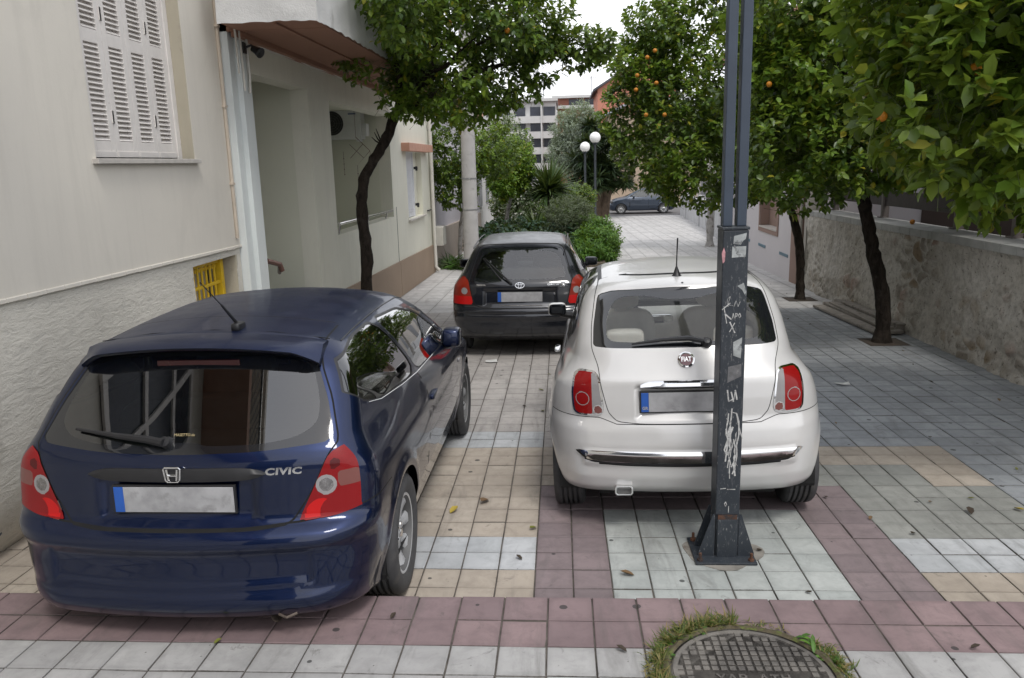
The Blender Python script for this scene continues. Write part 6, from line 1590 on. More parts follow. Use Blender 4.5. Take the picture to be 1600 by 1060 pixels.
# ================================================================== PLANTS
def rot_perp(D, rng):
    a = rng.normal(size=D.shape); a -= D * np.sum(a * D, 1)[:, None]; return a / (np.linalg.norm(a, axis=1)[:, None] + 1e-9)
def nrm(a): return a / (np.linalg.norm(a, axis=1)[:, None] + 1e-9)
def leaves(P, D, U, L, Wd, droop=.25, fold=.35, shape=(.25, .66, .42, .5)):
    """many leaves: base P, direction D, upper side U, length L, width Wd -> vertices and faces (7 verts, 4 faces each)"""
    n = len(P); D = nrm(D); U = nrm(U - D * np.sum(U * D, 1)[:, None]); S_ = np.cross(D, U); L = L[:, None]; W_ = Wd[:, None]
    a, b, wa, wb = shape; dr = droop * L
    m0 = P; m1 = P + D * L * .5 - U * dr * .22; m2 = P + D * L - U * dr * .9
    l1 = P + D * L * a + S_ * W_ * wa + U * fold * W_ * wa - U * dr * .06; l2 = P + D * L * b + S_ * W_ * wb + U * fold * W_ * wb - U * dr * .40
    r1 = P + D * L * a - S_ * W_ * wa + U * fold * W_ * wa - U * dr * .06; r2 = P + D * L * b - S_ * W_ * wb + U * fold * W_ * wb - U * dr * .40
    V = np.stack([m0, m1, m2, l1, l2, r1, r2], 1).reshape(-1, 3)
    q = np.arange(n)[:, None] * 7
    F4 = np.concatenate([q + np.array([[0, 1, 4, 3]]), q + np.array([[0, 5, 6, 1]])]); F3 = np.concatenate([q + np.array([[1, 2, 4]]), q + np.array([[1, 6, 2]])])
    return V, F4, F3
def fast_mesh(name, parts, mats, parent=None):
    """parts: list of (V, F4, F3, material index)"""
    Vs, loops, starts, mis = [], [], [], []; off = 0; ls = 0
    for V, F4, F3, mi in parts:
        Vs.append(V)
        for F in (F4, F3):
            if len(F) == 0: continue
            k = F.shape[1]; loops.append((F + off).reshape(-1)); starts.append(ls + np.arange(len(F)) * k); ls += F.size; mis.append(np.full(len(F), mi))
        off += len(V)
    V = np.concatenate(Vs); lo = np.concatenate(loops); st = np.concatenate(starts)
    me = bpy.data.meshes.new(name); me.vertices.add(len(V)); me.vertices.foreach_set('co', V.reshape(-1).astype(np.float32)); me.loops.add(len(lo)); me.loops.foreach_set('vertex_index', lo.astype(np.int32))
    me.polygons.add(len(st)); me.polygons.foreach_set('loop_start', st.astype(np.int32)); me.polygons.foreach_set('material_index', np.concatenate(mis).astype(np.int32))
    me.update(calc_edges=True); me.validate()
    for m in (mats if isinstance(mats, (list, tuple)) else [mats]): me.materials.append(m)
    o = bpy.data.objects.new(name, me); COL.objects.link(o)
    if parent is not None: setpar(o, parent)
    return o
def crown_points(blobs, n, rng, inner=.25, lump=.22):
    B = np.array(blobs, float); wts = (B[:, 3] * B[:, 4] + B[:, 4] * B[:, 5] + B[:, 3] * B[:, 5]); wts /= wts.sum()
    out, outn = [], []
    while sum(map(len, out)) < n:
        k = rng.choice(len(B), size=n, p=wts); d = nrm(rng.normal(size=(n, 3)))
        lp = 1 + lump * (np.sin(d[:, 0] * 5 + B[k, 0] * 3) * np.sin(d[:, 1] * 4 + k) + .6 * np.sin(d[:, 2] * 7 + d[:, 0] * 6 + k * 2)) * .6
        r = lp * np.where(rng.random(n) < inner, rng.uniform(.35, .85, n), 1 - np.abs(rng.normal(0, .09, n)) + .02)
        p = B[k, :3] + d * B[k, 3:6] * r[:, None]; nn = nrm(d / B[k, 3:6])
        ok = np.ones(n, bool)
        for j in range(len(B)):
            q = np.linalg.norm((p - B[j, :3]) / B[j, 3:6], axis=1); ok &= ~((q < .62) & (k != j) & (rng.random(n) < .85))
        out.append(p[ok]); outn.append(nn[ok])
    return np.concatenate(out)[:n], np.concatenate(outn)[:n]
def crown(name, blobs, ntwig, per, leaf_l, leaf_w, seed, mats, parent, twig=.16, young=.12, inner=.25, lump=.22, droop=.25, up=.35, hang=0., stems=True, gaps=.0, ylim=None):
    rng = np.random.default_rng(seed); P, Nn = crown_points(blobs, ntwig, rng, inner, lump)
    if gaps:
        gsel = np.array([noise.noise(Vector(p * 1.7)) for p in P]); P, Nn = P[gsel > -gaps], Nn[gsel > -gaps]
    nt_ = len(P); T = nrm(Nn * .75 + np.array([0, 0, up - hang]) + rng.normal(size=P.shape) * .42); tl = twig * rng.uniform(.6, 1.3, nt_)
    t = np.tile(np.linspace(.05, 1, per), nt_) + rng.normal(0, .04, nt_ * per); idx = np.repeat(np.arange(nt_), per)
    TT, base = T[idx], P[idx] + T[idx] * (tl[idx] * (t - .5))[:, None]
    A = rot_perp(T, rng)[idx]; Bv = np.cross(TT, A); ph = np.tile(np.arange(per) * 2.4, nt_) + rng.normal(0, .3, nt_ * per)
    rad = A * np.cos(ph)[:, None] + Bv * np.sin(ph)[:, None]
    D = nrm(rad * .9 + TT * (.35 + .75 * np.clip(t, 0, 1))[:, None] + np.array([0, 0, -.12]) + rng.normal(size=TT.shape) * .16)
    U = nrm(TT * .6 + np.array([0, 0, .9]) + rng.normal(size=TT.shape) * .25)
    m = len(base); L = leaf_l * rng.uniform(.62, 1.15, m) * (1 - .25 * (t > .9)); W_ = leaf_w * rng.uniform(.75, 1.15, m)
    yn = np.array([noise.noise(Vector(p * 1.3 + np.array([seed, 0, 0]))) for p in P]); yt = rng.random(nt_) < np.clip(young * (1 + 3.2 * yn), .02, .95); ym = yt[idx]
    parts = []
    for sel, mi in ((~ym, 0), (ym, 1)):
        if sel.sum() == 0: continue
        V, F4, F3 = leaves(base[sel], D[sel], U[sel], L[sel], W_[sel], droop); parts.append((V, F4, F3, mi))
    if stems:
        a = rot_perp(T, rng) * .0022; b = np.cross(T, a); p0 = P - T * (tl * 1.6)[:, None]; p1 = P + T * (tl * .55)[:, None]
        V = np.stack([p0 + a, p0 - a * .5 + b, p0 - a * .5 - b, p1], 1).reshape(-1, 3); q = np.arange(nt_)[:, None] * 4
        parts.append((V, np.zeros((0, 4), int), np.concatenate([q + np.array([[0, 1, 3]]), q + np.array([[1, 2, 3]]), q + np.array([[2, 0, 3]])]), 2))
    return fast_mesh(name, parts, mats, parent)
bark = NB('orange_tree_bark'); v = bark.coord(); sv = bark.scaled(v, (1, 1, .35)); b1 = bark.noise(sv, 24, 8, .68, .6)
bc = bark.mix(bark.ramp(b1, .35, .68), (.013, .010, .008, 1), (.050, .039, .031, 1)); bc = bark.mix(bark.math('MULTIPLY', bark.ramp(bark.noise(v, 5, 7, .65), .55, .68), .5), bc, (.085, .072, .06, 1))
BARK = bark.done(bark.bsdf(bc, .9, 0, .2, 0, bark.bump(b1, .8, .02)).outputs[0])
wbark = plain('whitewashed_bark', (.42, .40, .38), .9, var=.2, vs_=10, bump=.7, bs=40, dirt=(.18, .15, .13), dirts=7, dirtth=.54)
twigm = plain('green_twig', (.07, .09, .03), .7)
LM = leafmat('orange_leaf', [(0, (.032, .070, .014)), (.4, (.075, .135, .024)), (.8, (.135, .21, .036)), (.97, (.19, .27, .044)), (1, (.34, .30, .03))], .36, .30)
LY = leafmat('orange_leaf_young', [(0, (.08, .16, .02)), (.5, (.14, .24, .028)), (.93, (.22, .31, .036)), (1, (.38, .33, .03))], .38, .36)
LMn = leafmat('near_orange_leaf', [(0, (.055, .10, .018)), (.5, (.12, .19, .026)), (.85, (.20, .28, .034)), (1, (.34, .31, .04))], .38, .38)
orng = plain('orange_peel', (.50, .19, .012), .5, var=.12, vs_=20, bump=.3, bs=160)
def limb(mb, pts, r0, r1, n=10, wob=.02, seed=0, steps=5):
    rg = random.Random(seed); P = [Vector(p) for p in pts]; out = []; k = len(P)
    for i in range(k - 1):
        p0 = P[max(i - 1, 0)]; p1 = P[i]; p2 = P[i + 1]; p3 = P[min(i + 2, k - 1)]
        for s in range(steps):
            t = s / steps; out.append(.5 * ((2 * p1) + (-p0 + p2) * t + (2 * p0 - 5 * p1 + 4 * p2 - p3) * t * t + (-p0 + 3 * p1 - 3 * p2 + p3) * t ** 3))
    out.append(P[-1]); m = len(out)
    out = [p + Vector((rg.uniform(-wob, wob), rg.uniform(-wob, wob), 0)) * (0 if i in (0, m - 1) else 1) for i, p in enumerate(out)]
    rad = [(r0 + (r1 - r0) * i / (m - 1)) * rg.uniform(.9, 1.14) for i in range(m)]
    mb.tube(out, rad, n)
def orange_tree(label, base, trunk_pts, blobs, limbs, ntw, per, ll, lw, seed, r=.085, oranges=(), barkm=None, leafm=None, young=.12, **kw):
    t = wthing('orange_tree', label, 'tree', base, 'orange trees along the street')
    mb = MB(); b0 = Vector(base); pts = [b0 + Vector((0, 0, -.03))] + [Vector(p) for p in trunk_pts]
    limb(mb, pts, r, r * .74, 12, .007, seed)
    mb.tube([b0 + Vector((0, 0, -.04)), b0 + Vector((0, 0, .05)), b0 + Vector((0.0, 0, .16))], [r * 1.55, r * 1.2, r * .95], 12)
    mb.build('trunk', barkm or BARK, t, smooth=True, angle=60)
    top = Vector(trunk_pts[-1])
    for i, e in enumerate(limbs):
        mb = MB(); e = Vector(e); mid = top.lerp(e, .5) + Vector((0, 0, .10)); limb(mb, [top - Vector((0, 0, .06)), mid, e], r * .55, r * .16, 8, .02, seed + i); 
        rg = random.Random(seed * 7 + i)
        for k in range(4):
            s0 = mid.lerp(e, rg.uniform(0, .8)); e2 = s0 + Vector((rg.uniform(-.5, .5), rg.uniform(-.5, .5), rg.uniform(.05, .5))); limb(mb, [s0, s0.lerp(e2, .5) + Vector((0, 0, .04)), e2], r * .2, r * .07, 6, .01, seed + k)
        mb.build('branch', BARK, t, smooth=True, angle=60)
    crown('crown', blobs, ntw, per, ll, lw, seed, [leafm or LM, LY, twigm], t, young=young, **kw)
    for k, o_ in enumerate(oranges):
        mb = MB(); mb.lathe([(.031 * math.sin(PI * q / 10), -.031 * math.cos(PI * q / 10)) for q in range(11)], 14, Matrix.Translation(o_)); mb.build('orange', orng, t, smooth=True)
    return t
orange_tree('orange tree with a dark leaning trunk on the left before the veranda', (-2.58, 10.4, gz(10.4)),
    [(-2.60, 10.4, .45), (-2.575, 10.4, 1.0), (-2.60, 10.4, 1.5), (-2.55, 10.4, 1.86), (-2.40, 10.4, 2.12), (-2.22, 10.4, 2.38), (-2.05, 10.35, 2.74)],
    [(-1.45, 10.3, 3.95, 1.15, 1.25, 1.10), (-.62, 10.1, 3.72, .72, .95, .66), (-2.15, 10.2, 3.70, .52, .7, .70), (-1.25, 10.1, 2.98, .75, .75, .46), (-.25, 10.1, 3.36, .42, .45, .40), (-1.75, 10.1, 3.0, .45, .5, .40), (-.75, 10.0, 3.0, .5, .5, .36), (.28, 10.1, 3.36, .36, .3, .20), (.62, 10.1, 3.30, .25, .22, .12), (-1.62, 8.7, 3.85, .38, .95, .62)],
    [(-1.3, 10.3, 3.6), (-.6, 10.1, 3.6), (-1.9, 10.5, 3.9), (-1.2, 9.7, 3.2), (-1.9, 9.8, 3.5), (.15, 10.1, 3.35), (-1.62, 8.9, 3.75)], 3200, 8, .096, .048, 11, r=.082, young=.46, inner=.28, gaps=.36,
    oranges=[(-1.29, 9.35, 3.60), (-1.22, 9.4, 3.58), (-.57, 9.3, 3.46)])
# two bare snags on the leaning trunk
mb = MB(); 
for dx in ((-.1, .02, .16), (-.06, -.05, .2), (-.14, .03, .10)): mb.tube([(-2.27, 10.36, 2.30), (-2.27 + dx[0] * .6, 10.36, 2.30 + dx[2] * .5), (-2.27 + dx[0], 10.36 + dx[1], 2.30 + dx[2])], [.014, .009, .004], 6)
sn = mb.build('twig_stub', BARK, bpy.data.objects['orange_tree'])
orange_tree('third orange tree from the right edge, oranges in its crown left of the steel post', (3.96, 13.4, gz(13.4)),
    [(3.95, 13.4, .1), (3.91, 13.4, .55), (3.80, 13.4, 1.0), (3.75, 13.4, 1.2), (3.86, 13.4, 1.42), (3.80, 13.4, 1.75)],
    [(2.55, 13.1, 3.05, 1.55, 1.3, 1.10), (1.75, 12.7, 2.30, .88, .9, .85), (2.4, 12.6, 1.80, 1.0, .9, .55), (3.5, 13.2, 2.9, 1.2, 1.2, 1.15), (1.75, 12.9, 3.45, .65, .7, .60), (3.4, 12.9, 2.05, .9, .8, .5), (1.15, 12.6, 3.3, .42, .4, .40), (.95, 12.6, 2.7, .36, .4, .45), (1.55, 12.7, 3.95, .60, .6, .42), (2.4, 12.8, 4.3, .95, .7, .6)],
    [(2.6, 13.1, 2.9), (1.8, 12.9, 2.6), (3.6, 13.2, 3.2), (2.6, 12.8, 2.2), (1.9, 12.9, 3.5), (3.5, 13.0, 2.3)], 4500, 8, .100, .054, 23, r=.072, young=.50, inner=.28, gaps=.36,
    oranges=[(1.24, 11.95, 3.44), (1.34, 11.9, 3.52), (1.10, 11.95, 3.2), (1.08, 11.9, 3.0), (1.36, 11.85, 3.08), (1.22, 11.85, 2.65), (1.47, 11.75, 2.64)])
orange_tree('second orange tree from the right edge, thick dark trunk before the stone wall', (3.91, 9.8, gz(9.8)),
    [(3.90, 9.8, .15), (3.84, 9.8, .50), (3.74, 9.8, .85), (3.66, 9.8, 1.15), (3.58, 9.8, 1.5), (3.55, 9.8, 1.85)],
    [(3.3, 9.6, 2.95, 1.25, 1.2, 1.15), (2.7, 9.1, 2.08, .75, .8, .62), (3.7, 9.5, 2.15, .9, .9, .55), (4.1, 9.6, 2.9, 1.0, 1.1, 1.0), (2.6, 9.2, 2.9, .6, .7, .6), (2.5, 9.3, 3.6, .7, .7, .6), (2.9, 10.3, 2.6, .9, .8, .8)],
    [(3.2, 9.7, 3.0), (2.8, 9.3, 2.4), (4.1, 9.7, 3.0), (3.6, 9.3, 2.3), (3.2, 10.1, 3.3)], 3800, 8, .100, .054, 37, r=.092, young=.50, inner=.28, gaps=.36, oranges=[(2.16, 8.75, 2.76)])
orange_tree('nearest orange tree, its big pale green leaves hanging into the top right corner', (4.05, 6.1, gz(6.1)),
    [(4.03, 6.1, .5), (3.95, 6.05, 1.0), (3.85, 6.0, 1.5), (3.75, 5.95, 1.9)],
    [(3.1, 5.4, 3.05, 1.25, 1.15, 1.05), (2.55, 4.95, 2.38, .76, .72, .62), (3.3, 5.2, 2.20, 1.0, .95, .58), (3.9, 5.9, 3.0, 1.1, 1.1, 1.0), (2.2, 5.1, 3.0, .55, .6, .5), (2.75, 4.5, 2.9, .7, .5, .6)],
    [(3.0, 5.4, 2.9), (2.5, 5.0, 2.6), (3.9, 5.9, 3.1), (3.4, 5.2, 2.5), (2.7, 4.6, 2.9), (2.2, 5.1, 3.0)], 2500, 8, .122, .062, 51, r=.10, leafm=LMn, young=.58, twig=.18, inner=.35,
    oranges=[(1.80, 4.75, 2.24), (2.14, 4.45, 2.45)])
orange_tree('distant street tree with a whitewashed trunk at the foot of the low garden walls', (4.42, 24.2, gz(24.2)),
    [(4.42, 24.2, .1), (4.40, 24.2, .8), (4.3, 24.2, 1.5)], [(3.9, 24.0, 2.7, 1.6, 1.4, 1.2), (3.0, 23.6, 2.5, .8, .9, .8)], [(3.9, 24, 2.7), (3.1, 23.6, 2.5)], 900, 8, .11, .055, 61, r=.11, barkm=wbark, stems=False)
orange_tree('slim pale trunked tree growing between the lilac house and the concrete pole', (-2.52, 19.6, gz(19.6)),
    [(-2.5, 19.6, .1), (-2.45, 19.6, .6), (-2.38, 19.5, 1.1)], [(-2.45, 19.3, 2.2, .72, .7, .75), (-2.5, 19.2, 1.45, .5, .5, .45), (-1.6, 19.9, 2.3, .6, .6, .6)], [(-2.5, 19.4, 2.0), (-1.7, 19.9, 2.2)], 900, 8, .105, .050, 71, r=.06, barkm=wbark, young=.25, stems=False)
LB = leafmat('bright_leaf', [(0, (.05, .12, .014)), (.5, (.09, .19, .018)), (1, (.22, .34, .04))], .42, .38)
orange_tree('tree with fresh yellow green leaves just right of the concrete pole', (-1.75, 24.5, gz(24.5)),
    [(-1.7, 24.5, .1), (-1.62, 24.5, .6), (-1.5, 24.4, 1.1)], [(-1.6, 24.2, 1.9, .62, .7, .78), (-1.7, 23.6, 1.5, .40, .5, .5), (-1.15, 24.2, 1.9, .34, .5, .75)], [(-1.4, 24.2, 2.0)], 1100, 8, .12, .05, 73, r=.07, barkm=wbark, leafm=LB, young=.5, stems=False)
wh = leafmat('pale_blossom_leaf', [(0, (.05, .10, .03)), (.6, (.12, .17, .08)), (.85, (.45, .46, .40)), (1, (.65, .64, .58))], .5, .25)
orange_tree('tree speckled with white blossom behind the fresh green one', (-1.5, 29.5, gz(29.5)),
    [(-1.5, 29.5, .1), (-1.45, 29.5, 1.2)], [(-1.95, 29.2, 2.3, .85, 1.0, 1.25)], [(-1.3, 29.2, 2.4)], 800, 8, .14, .06, 79, r=.08, barkm=wbark, leafm=wh, young=.1, stems=False)
# tree pits
pit = plain('tree_pit_soil', (.055, .042, .032), .95, var=.35, vs_=12, bump=.7, bs=60, dirt=(.12, .10, .08), dirts=14, dirtth=.6)
for (x, y, a, lab) in ((3.93, 9.8, .24, 'square soil tree pit round the thick dark trunk by the stone wall'), (3.96, 13.4, .24, 'soil tree pit round the thinner dark trunk further back'), (-2.58, 10.4, .25, 'soil tree pit of the leaning orange tree')):
    mb = MB(); n_ = 9; V = []
    for i in range(n_ + 1):
        for j in range(n_ + 1):
            px_, py_ = x - a + 2 * a * i / n_, y - a + 2 * a * j / n_; V.append((px_, py_, gz(py_) + .004 + (.014 * abs(noise.noise(Vector((px_ * 9, py_ * 9, 0)))) if 0 < i < n_ and 0 < j < n_ else 0)))
    F = [(i * (n_ + 1) + j, (i + 1) * (n_ + 1) + j, (i + 1) * (n_ + 1) + j + 1, i * (n_ + 1) + j + 1) for i in range(n_) for j in range(n_)]
    mb.add(V, F); tag(mb.build('tree_pit', pit, smooth=True), kind='structure')

# ---- planting bed
def blades(name, base, n, L, Wd, spread, seed, mat, parent=None, droop=.5, up=.9, rad=.05, rr=0.):
    rng = np.random.default_rng(seed); th = rng.uniform(0, 2 * PI, n); el = rng.uniform(math.sin(R(90 - spread)), 1, n) if spread < 90 else rng.uniform(-.35, 1, n)
    D = np.stack([np.cos(th) * np.sqrt(1 - el ** 2), np.sin(th) * np.sqrt(1 - el ** 2), el], 1); D[:, 2] *= up; D = nrm(D)
    P = np.array(base) + D * rad + rng.normal(size=(n, 3)) * rr
    U = nrm(np.array([0, 0, 1.]) + rng.normal(size=(n, 3)) * .15); LL = L * rng.uniform(.7, 1.1, n)
    V, F4, F3 = leaves(P, D, U, LL, np.full(n, Wd) * rng.uniform(.8, 1.2, n), droop, .3, (.2, .6, .5, .40)); return fast_mesh(name, [(V, F4, F3, 0)], mat, parent)
YU = leafmat('yucca_leaf', [(0, (.03, .06, .018)), (.6, (.055, .10, .03)), (1, (.12, .16, .06))], .5, .15)
def yucca(label, x, y, z, L, n, seed, trunk=.5, r=.07, W_=.05, heads=1):
    t = wthing('yucca', label, 'yucca', (x, y, gz(y)), 'yuccas in the planted strip')
    mb = MB(); limb(mb, [(x, y, gz(y) - .02), (x + .03, y, (gz(y) + z) / 2), (x, y, z)], r, r * .8, 10, .01, seed); mb.build('trunk', BARK, t, smooth=True)
    rg = random.Random(seed)
    for h in range(heads):
        o_ = (0, 0, 0) if h == 0 else (rg.uniform(-.25, .25), rg.uniform(-.2, .2), rg.uniform(-.35, .3)); blades('leaf_rosette', (x + o_[0], y + o_[1], z + o_[2]), n, L, W_, 100, seed + h, YU, t, droop=.16)
    return t
yucca('tall spiky yucca with upright sword leaves in the middle of the planted strip', -.42, 24.2, 1.10, 1.05, 190, 5, heads=2, W_=.06)
yucca('dark low yucca left of the tall one', -.75, 23.2, .15, .8, 100, 8)
# big shaggy yucca tree at the far end
bt_ = wthing('yucca_tree', 'large shaggy dark green yucca tree with a thick trunk beyond the street lamps', 'tree', (1.95, 44.5, gz(44.5)))
mb = MB(); limb(mb, [(1.95, 44.5, -1.1), (2.0, 44.5, .4), (1.8, 44.5, 1.8)], .32, .22, 12, .03, 3); limb(mb, [(2.3, 44.6, -1.1), (2.5, 44.6, .6), (2.4, 44.6, 1.8)], .3, .2, 10, .03, 4)
mb.build('trunk', plain('pale_yucca_bark', (.11, .08, .055), .9, var=.3, vs_=5, bump=.6, bs=20), bt_, smooth=True)
rng_ = random.Random(4); DY = leafmat('dark_yucca_leaf', [(0, (.012, .026, .012)), (.6, (.022, .045, .018)), (1, (.05, .08, .03))], .5, .12)
for k in range(60):
    a = rng_.uniform(0, 2 * PI); rr = rng_.uniform(.2, 1.6); zz = .6 + 3.7 * rng_.random() * (1 - .35 * rr / 1.6); blades('leaf_head', (2.05 + rr * math.cos(a), 44.5 + .8 * rr * math.sin(a), zz), 85, .85, .085, 170, 100 + k, DY, bt_, droop=.4)
# soft grey green tree far behind
gt = wthing('grey_tree', 'soft grey green tree behind the yucca tree, in front of the white flats', 'tree', (1.2, 60, -1))
mb = MB(); limb(mb, [(1.2, 60, -1.2), (1.1, 60, 1.5), (1.2, 60, 4)], .3, .12, 10, .05, 5); mb.build('trunk', BARK, gt, smooth=True)
GL = leafmat('hazed_grey_green_leaf', [(0, (.20, .24, .19)), (1, (.36, .41, .34))], .7, .4)  # grey green leaves, paled to put distance haze into their colour
crown('crown', [(1.2, 60, 4.0, 1.7, 1.5, 1.9), (.4, 60, 2.4, 1.3, 1.2, 1.4), (2.1, 60, 2.6, 1.3, 1.2, 1.5)], 3000, 8, .22, .07, 91, [GL, GL, twigm], gt, twig=.45, stems=False, inner=.5)
# shrubs
OL = leafmat('olive_leaf', [(0, (.065, .09, .05)), (.7, (.12, .15, .085)), (1, (.22, .25, .17))], .55, .2)
ot = wthing('olive_shrub', 'small rounded olive shrub on a thin dark stem behind the black hatchback', 'shrub', (.05, 21.6, gz(21.6)))
mb = MB(); limb(mb, [(.06, 21.6, -.5), (.07, 21.6, -.1), (.12, 21.6, .35)], .035, .028, 8, .01, 2); limb(mb, [(.12, 21.6, .3), (-.15, 21.6, .6)], .02, .01, 6); limb(mb, [(.12, 21.6, .3), (.4, 21.6, .65)], .02, .01, 6); mb.build('stem', BARK, ot, smooth=True)
crown('foliage', [(.15, 21.6, .72, .62, .55, .36), (.1, 21.6, .40, .5, .45, .26), (.38, 21.6, .85, .38, .4, .25)], 900, 10, .055, .016, 95, [OL, OL, twigm], ot, twig=.16, stems=False)
BG = leafmat('bright_green_leaf', [(0, (.045, .12, .018)), (.6, (.09, .21, .03)), (1, (.17, .31, .045))], .45, .34)
for k, (x, y, z, rx, ry, rz_, lab) in enumerate(((.85, 20.2, -.10, .55, .55, .42, 'bright green leafy shrub nearest the pavement, right of the black hatchback'), (.45, 19.7, -.28, .5, .45, .28, 'low bright green shrub directly behind the black hatchback'), (.95, 21.9, .02, .5, .6, .42, 'bright green shrub behind the nearest one, under the lamp post'), (.8, 24.5, -.12, .5, .8, .42, 'green shrub further along the edge of the planted strip'))):
    t = wthing('green_shrub', lab, 'shrub', (x, y, gz(y)), 'green shrubs edging the planted strip')
    crown('foliage', [(x, y, z, rx, ry, rz_), (x - .2, y + .1, z + .05, rx * .7, ry * .7, rz_ * .9)], 750, 8, .13, .030, 200 + k, [BG, BG, twigm], t, twig=.18, droop=.5, stems=False, lump=.35)
    mb = MB(); mb.tube([(x, y, gz(y)), (x, y, z)], .02, 6); mb.build('stem', BARK, t)
AC_ = leafmat('acanthus_leaf', [(0, (.010, .035, .018)), (.6, (.022, .065, .032)), (.92, (.05, .11, .05)), (1, (.3, .34, .22))], .5, .15)
rg = random.Random(9)
aca = [(-2.0 + .42 * (k % 6) + rg.uniform(-.1, .1), 20.2 + 1.15 * (k // 6) + rg.uniform(-.3, .3)) for k in range(36)]
crown('ground_cover', [(x, y, gz(y) + .32 + rg.uniform(-.08, .22), .42, .5, .34) for x, y in aca], 3800, 7, .15, .085, 300, [AC_, AC_, twigm], None, twig=.2, stems=False, lump=.3, droop=.5)
tag(bpy.data.objects['ground_cover'], kind='stuff')
for k, (x, y, z, s_, lab, mt) in enumerate(((-1.6, 27.5, .4, .9, 'dark shrub with cream flecked leaves left of the yuccas', wh), (-.2, 30.5, .3, 1.0, 'dense dark green bush behind the tall yucca', LM), (.55, 33.5, .2, 1.0, 'dark bush at the far end of the planted strip near the lamp post', LM), (-2.0, 33, .5, 1.1, 'tall dark hedge bush against the far left house', LM))):
    t = wthing('dark_shrub', lab, 'shrub', (x, y, gz(y)), 'dark shrubs far along the planted strip')
    crown('foliage', [(x, y, z, .8 * s_, .9, .75 * s_), (x + .3, y, z + .4, .5, .6, .5)], 700, 8, .12, .055, 400 + k, [mt, LM, twigm], t, twig=.2, stems=False)
    mb = MB(); mb.tube([(x, y, gz(y)), (x, y, z)], .03, 6); mb.build('stem', BARK, t)
# leafy weeds under the concrete pole
sp_ = wthing('strappy_plant', 'tuft of strappy green leaves at the foot of the slim tree by the concrete pole', 'plant', (-2.55, 19.15, gz(19.1)))
for k, (x, y) in enumerate(((-2.72, 19.2), (-2.5, 19.1), (-2.3, 19.3), (-2.6, 19.4))): blades('leaf_tuft', (x, y, gz(y) + .02), 90, .42, .018, 80, 500 + k, BG if k % 2 else YU, sp_, droop=.7, rr=.04)
# trees at the far side of the cross road
for k, (x, y, z, rx, rz_, lab) in enumerate(((-6.5, 62, 1.8, 3.2, 2.6, 'dark tree across the cross road on the left'), (5.5, 60, 2.0, 2.2, 2.4, 'dark green tree across the cross road behind the parked side-on car'), (10.5, 60, 2.2, 3.2, 2.8, 'broad dark tree across the cross road on the right'))):
    t = wthing('roadside_tree', lab, 'tree', (x, y, -1), 'trees across the cross road')
    mb = MB(); limb(mb, [(x, y, -1.1), (x, y, z)], .25, .15, 8, .03, k); mb.build('trunk', BARK, t, smooth=True)
    crown('crown', [(x, y, z, rx, 2, rz_)], 1400, 8, .26, .12, 600 + k, [LM, LY, twigm], t, twig=.5, stems=False)

# ---- weeds round the manhole, fallen leaves, litter
GW = leafmat('grass_blade', [(0, (.05, .09, .018)), (.4, (.10, .14, .03)), (.65, (.19, .18, .05)), (1, (.30, .22, .10))], .6, .3)
rng = np.random.default_rng(5); parts = []
mossy = plain('moss_and_soil', (.085, .07, .042), .95, var=.4, vs_=30, bump=.9, bs=120, dirt=(.10, .12, .03), dirts=22, dirtth=.5)
for a0, a1, dens, h in ((R(114), R(148), 190, .055), (R(88), R(112), 120, .06), (R(154), R(212), 240, .048), (R(55), R(80), 34, .022), (R(2), R(36), 150, .034), (R(-30), R(-2), 60, .034)):
    n = int(dens * 1.3); th = rng.uniform(a0, a1, n); rr = MR + .035 + np.abs(rng.normal(0, .028, n)); P = np.stack([MX + rr * np.cos(th), MY + rr * np.sin(th), np.zeros(n)], 1); P[:, 2] = .150 - S * P[:, 1] + .004
    D = nrm(np.stack([rng.normal(0, .55, n) + .25 * np.cos(th), rng.normal(0, .55, n) + .25 * np.sin(th), rng.uniform(.5, 1.1, n)], 1)); V, F4, F3 = leaves(P, D, np.tile([0, 0, 1.], (n, 1)) + rng.normal(size=(n, 3)) * .3, h * rng.uniform(.6, 1.4, n), np.full(n, .0055), .6, .3, (.2, .6, .5, .4)); parts.append((V, F4, F3, 0))
n = 46; th = np.concatenate([rng.uniform(R(8), R(45), 26), rng.uniform(R(105), R(200), 20)]); rr = MR + .04 + rng.normal(0, .02, n); P = np.stack([MX + rr * np.cos(th), MY + rr * np.sin(th), np.zeros(n)], 1); P[:, 2] = .160 - S * P[:, 1]
D = nrm(np.stack([rng.normal(0, 1, n), rng.normal(0, 1, n), rng.uniform(.1, .6, n)], 1)); V, F4, F3 = leaves(P, D, np.tile([0, 0, 1.], (n, 1)), .045 * rng.uniform(.6, 1.2, n), np.full(n, .018), .4); parts.append((V, F4, F3, 1))
g_ = fast_mesh('grass', parts, [GW, BG]); tag(g_, kind='stuff')
mb = MB(); nn_ = 96; V = []; 
for i in range(nn_):
    a = 2 * PI * i / nn_; w_ = .022 + .03 * (.5 + noise.noise(Vector((math.cos(a) * 3, math.sin(a) * 3, 0))))
    if math.sin(a) < -.5: w_ = .012
    for q, (f_, h_) in enumerate(((0, .0105), (.3, .020), (.7, .014), (1, .001))):
        rr = MR + .006 + w_ * f_; x, y = MX + rr * math.cos(a), MY + rr * math.sin(a); V.append((x, y, uz(y) + h_ * (1 + .5 * noise.noise(Vector((x * 40, y * 40, 0))))))
F = [(i * 4 + q, i * 4 + q + 1, ((i + 1) % nn_) * 4 + q + 1, ((i + 1) % nn_) * 4 + q) for i in range(nn_) for q in range(3)]
mb.add(V, F); tag(mb.build('moss', mossy, smooth=True), kind='stuff')
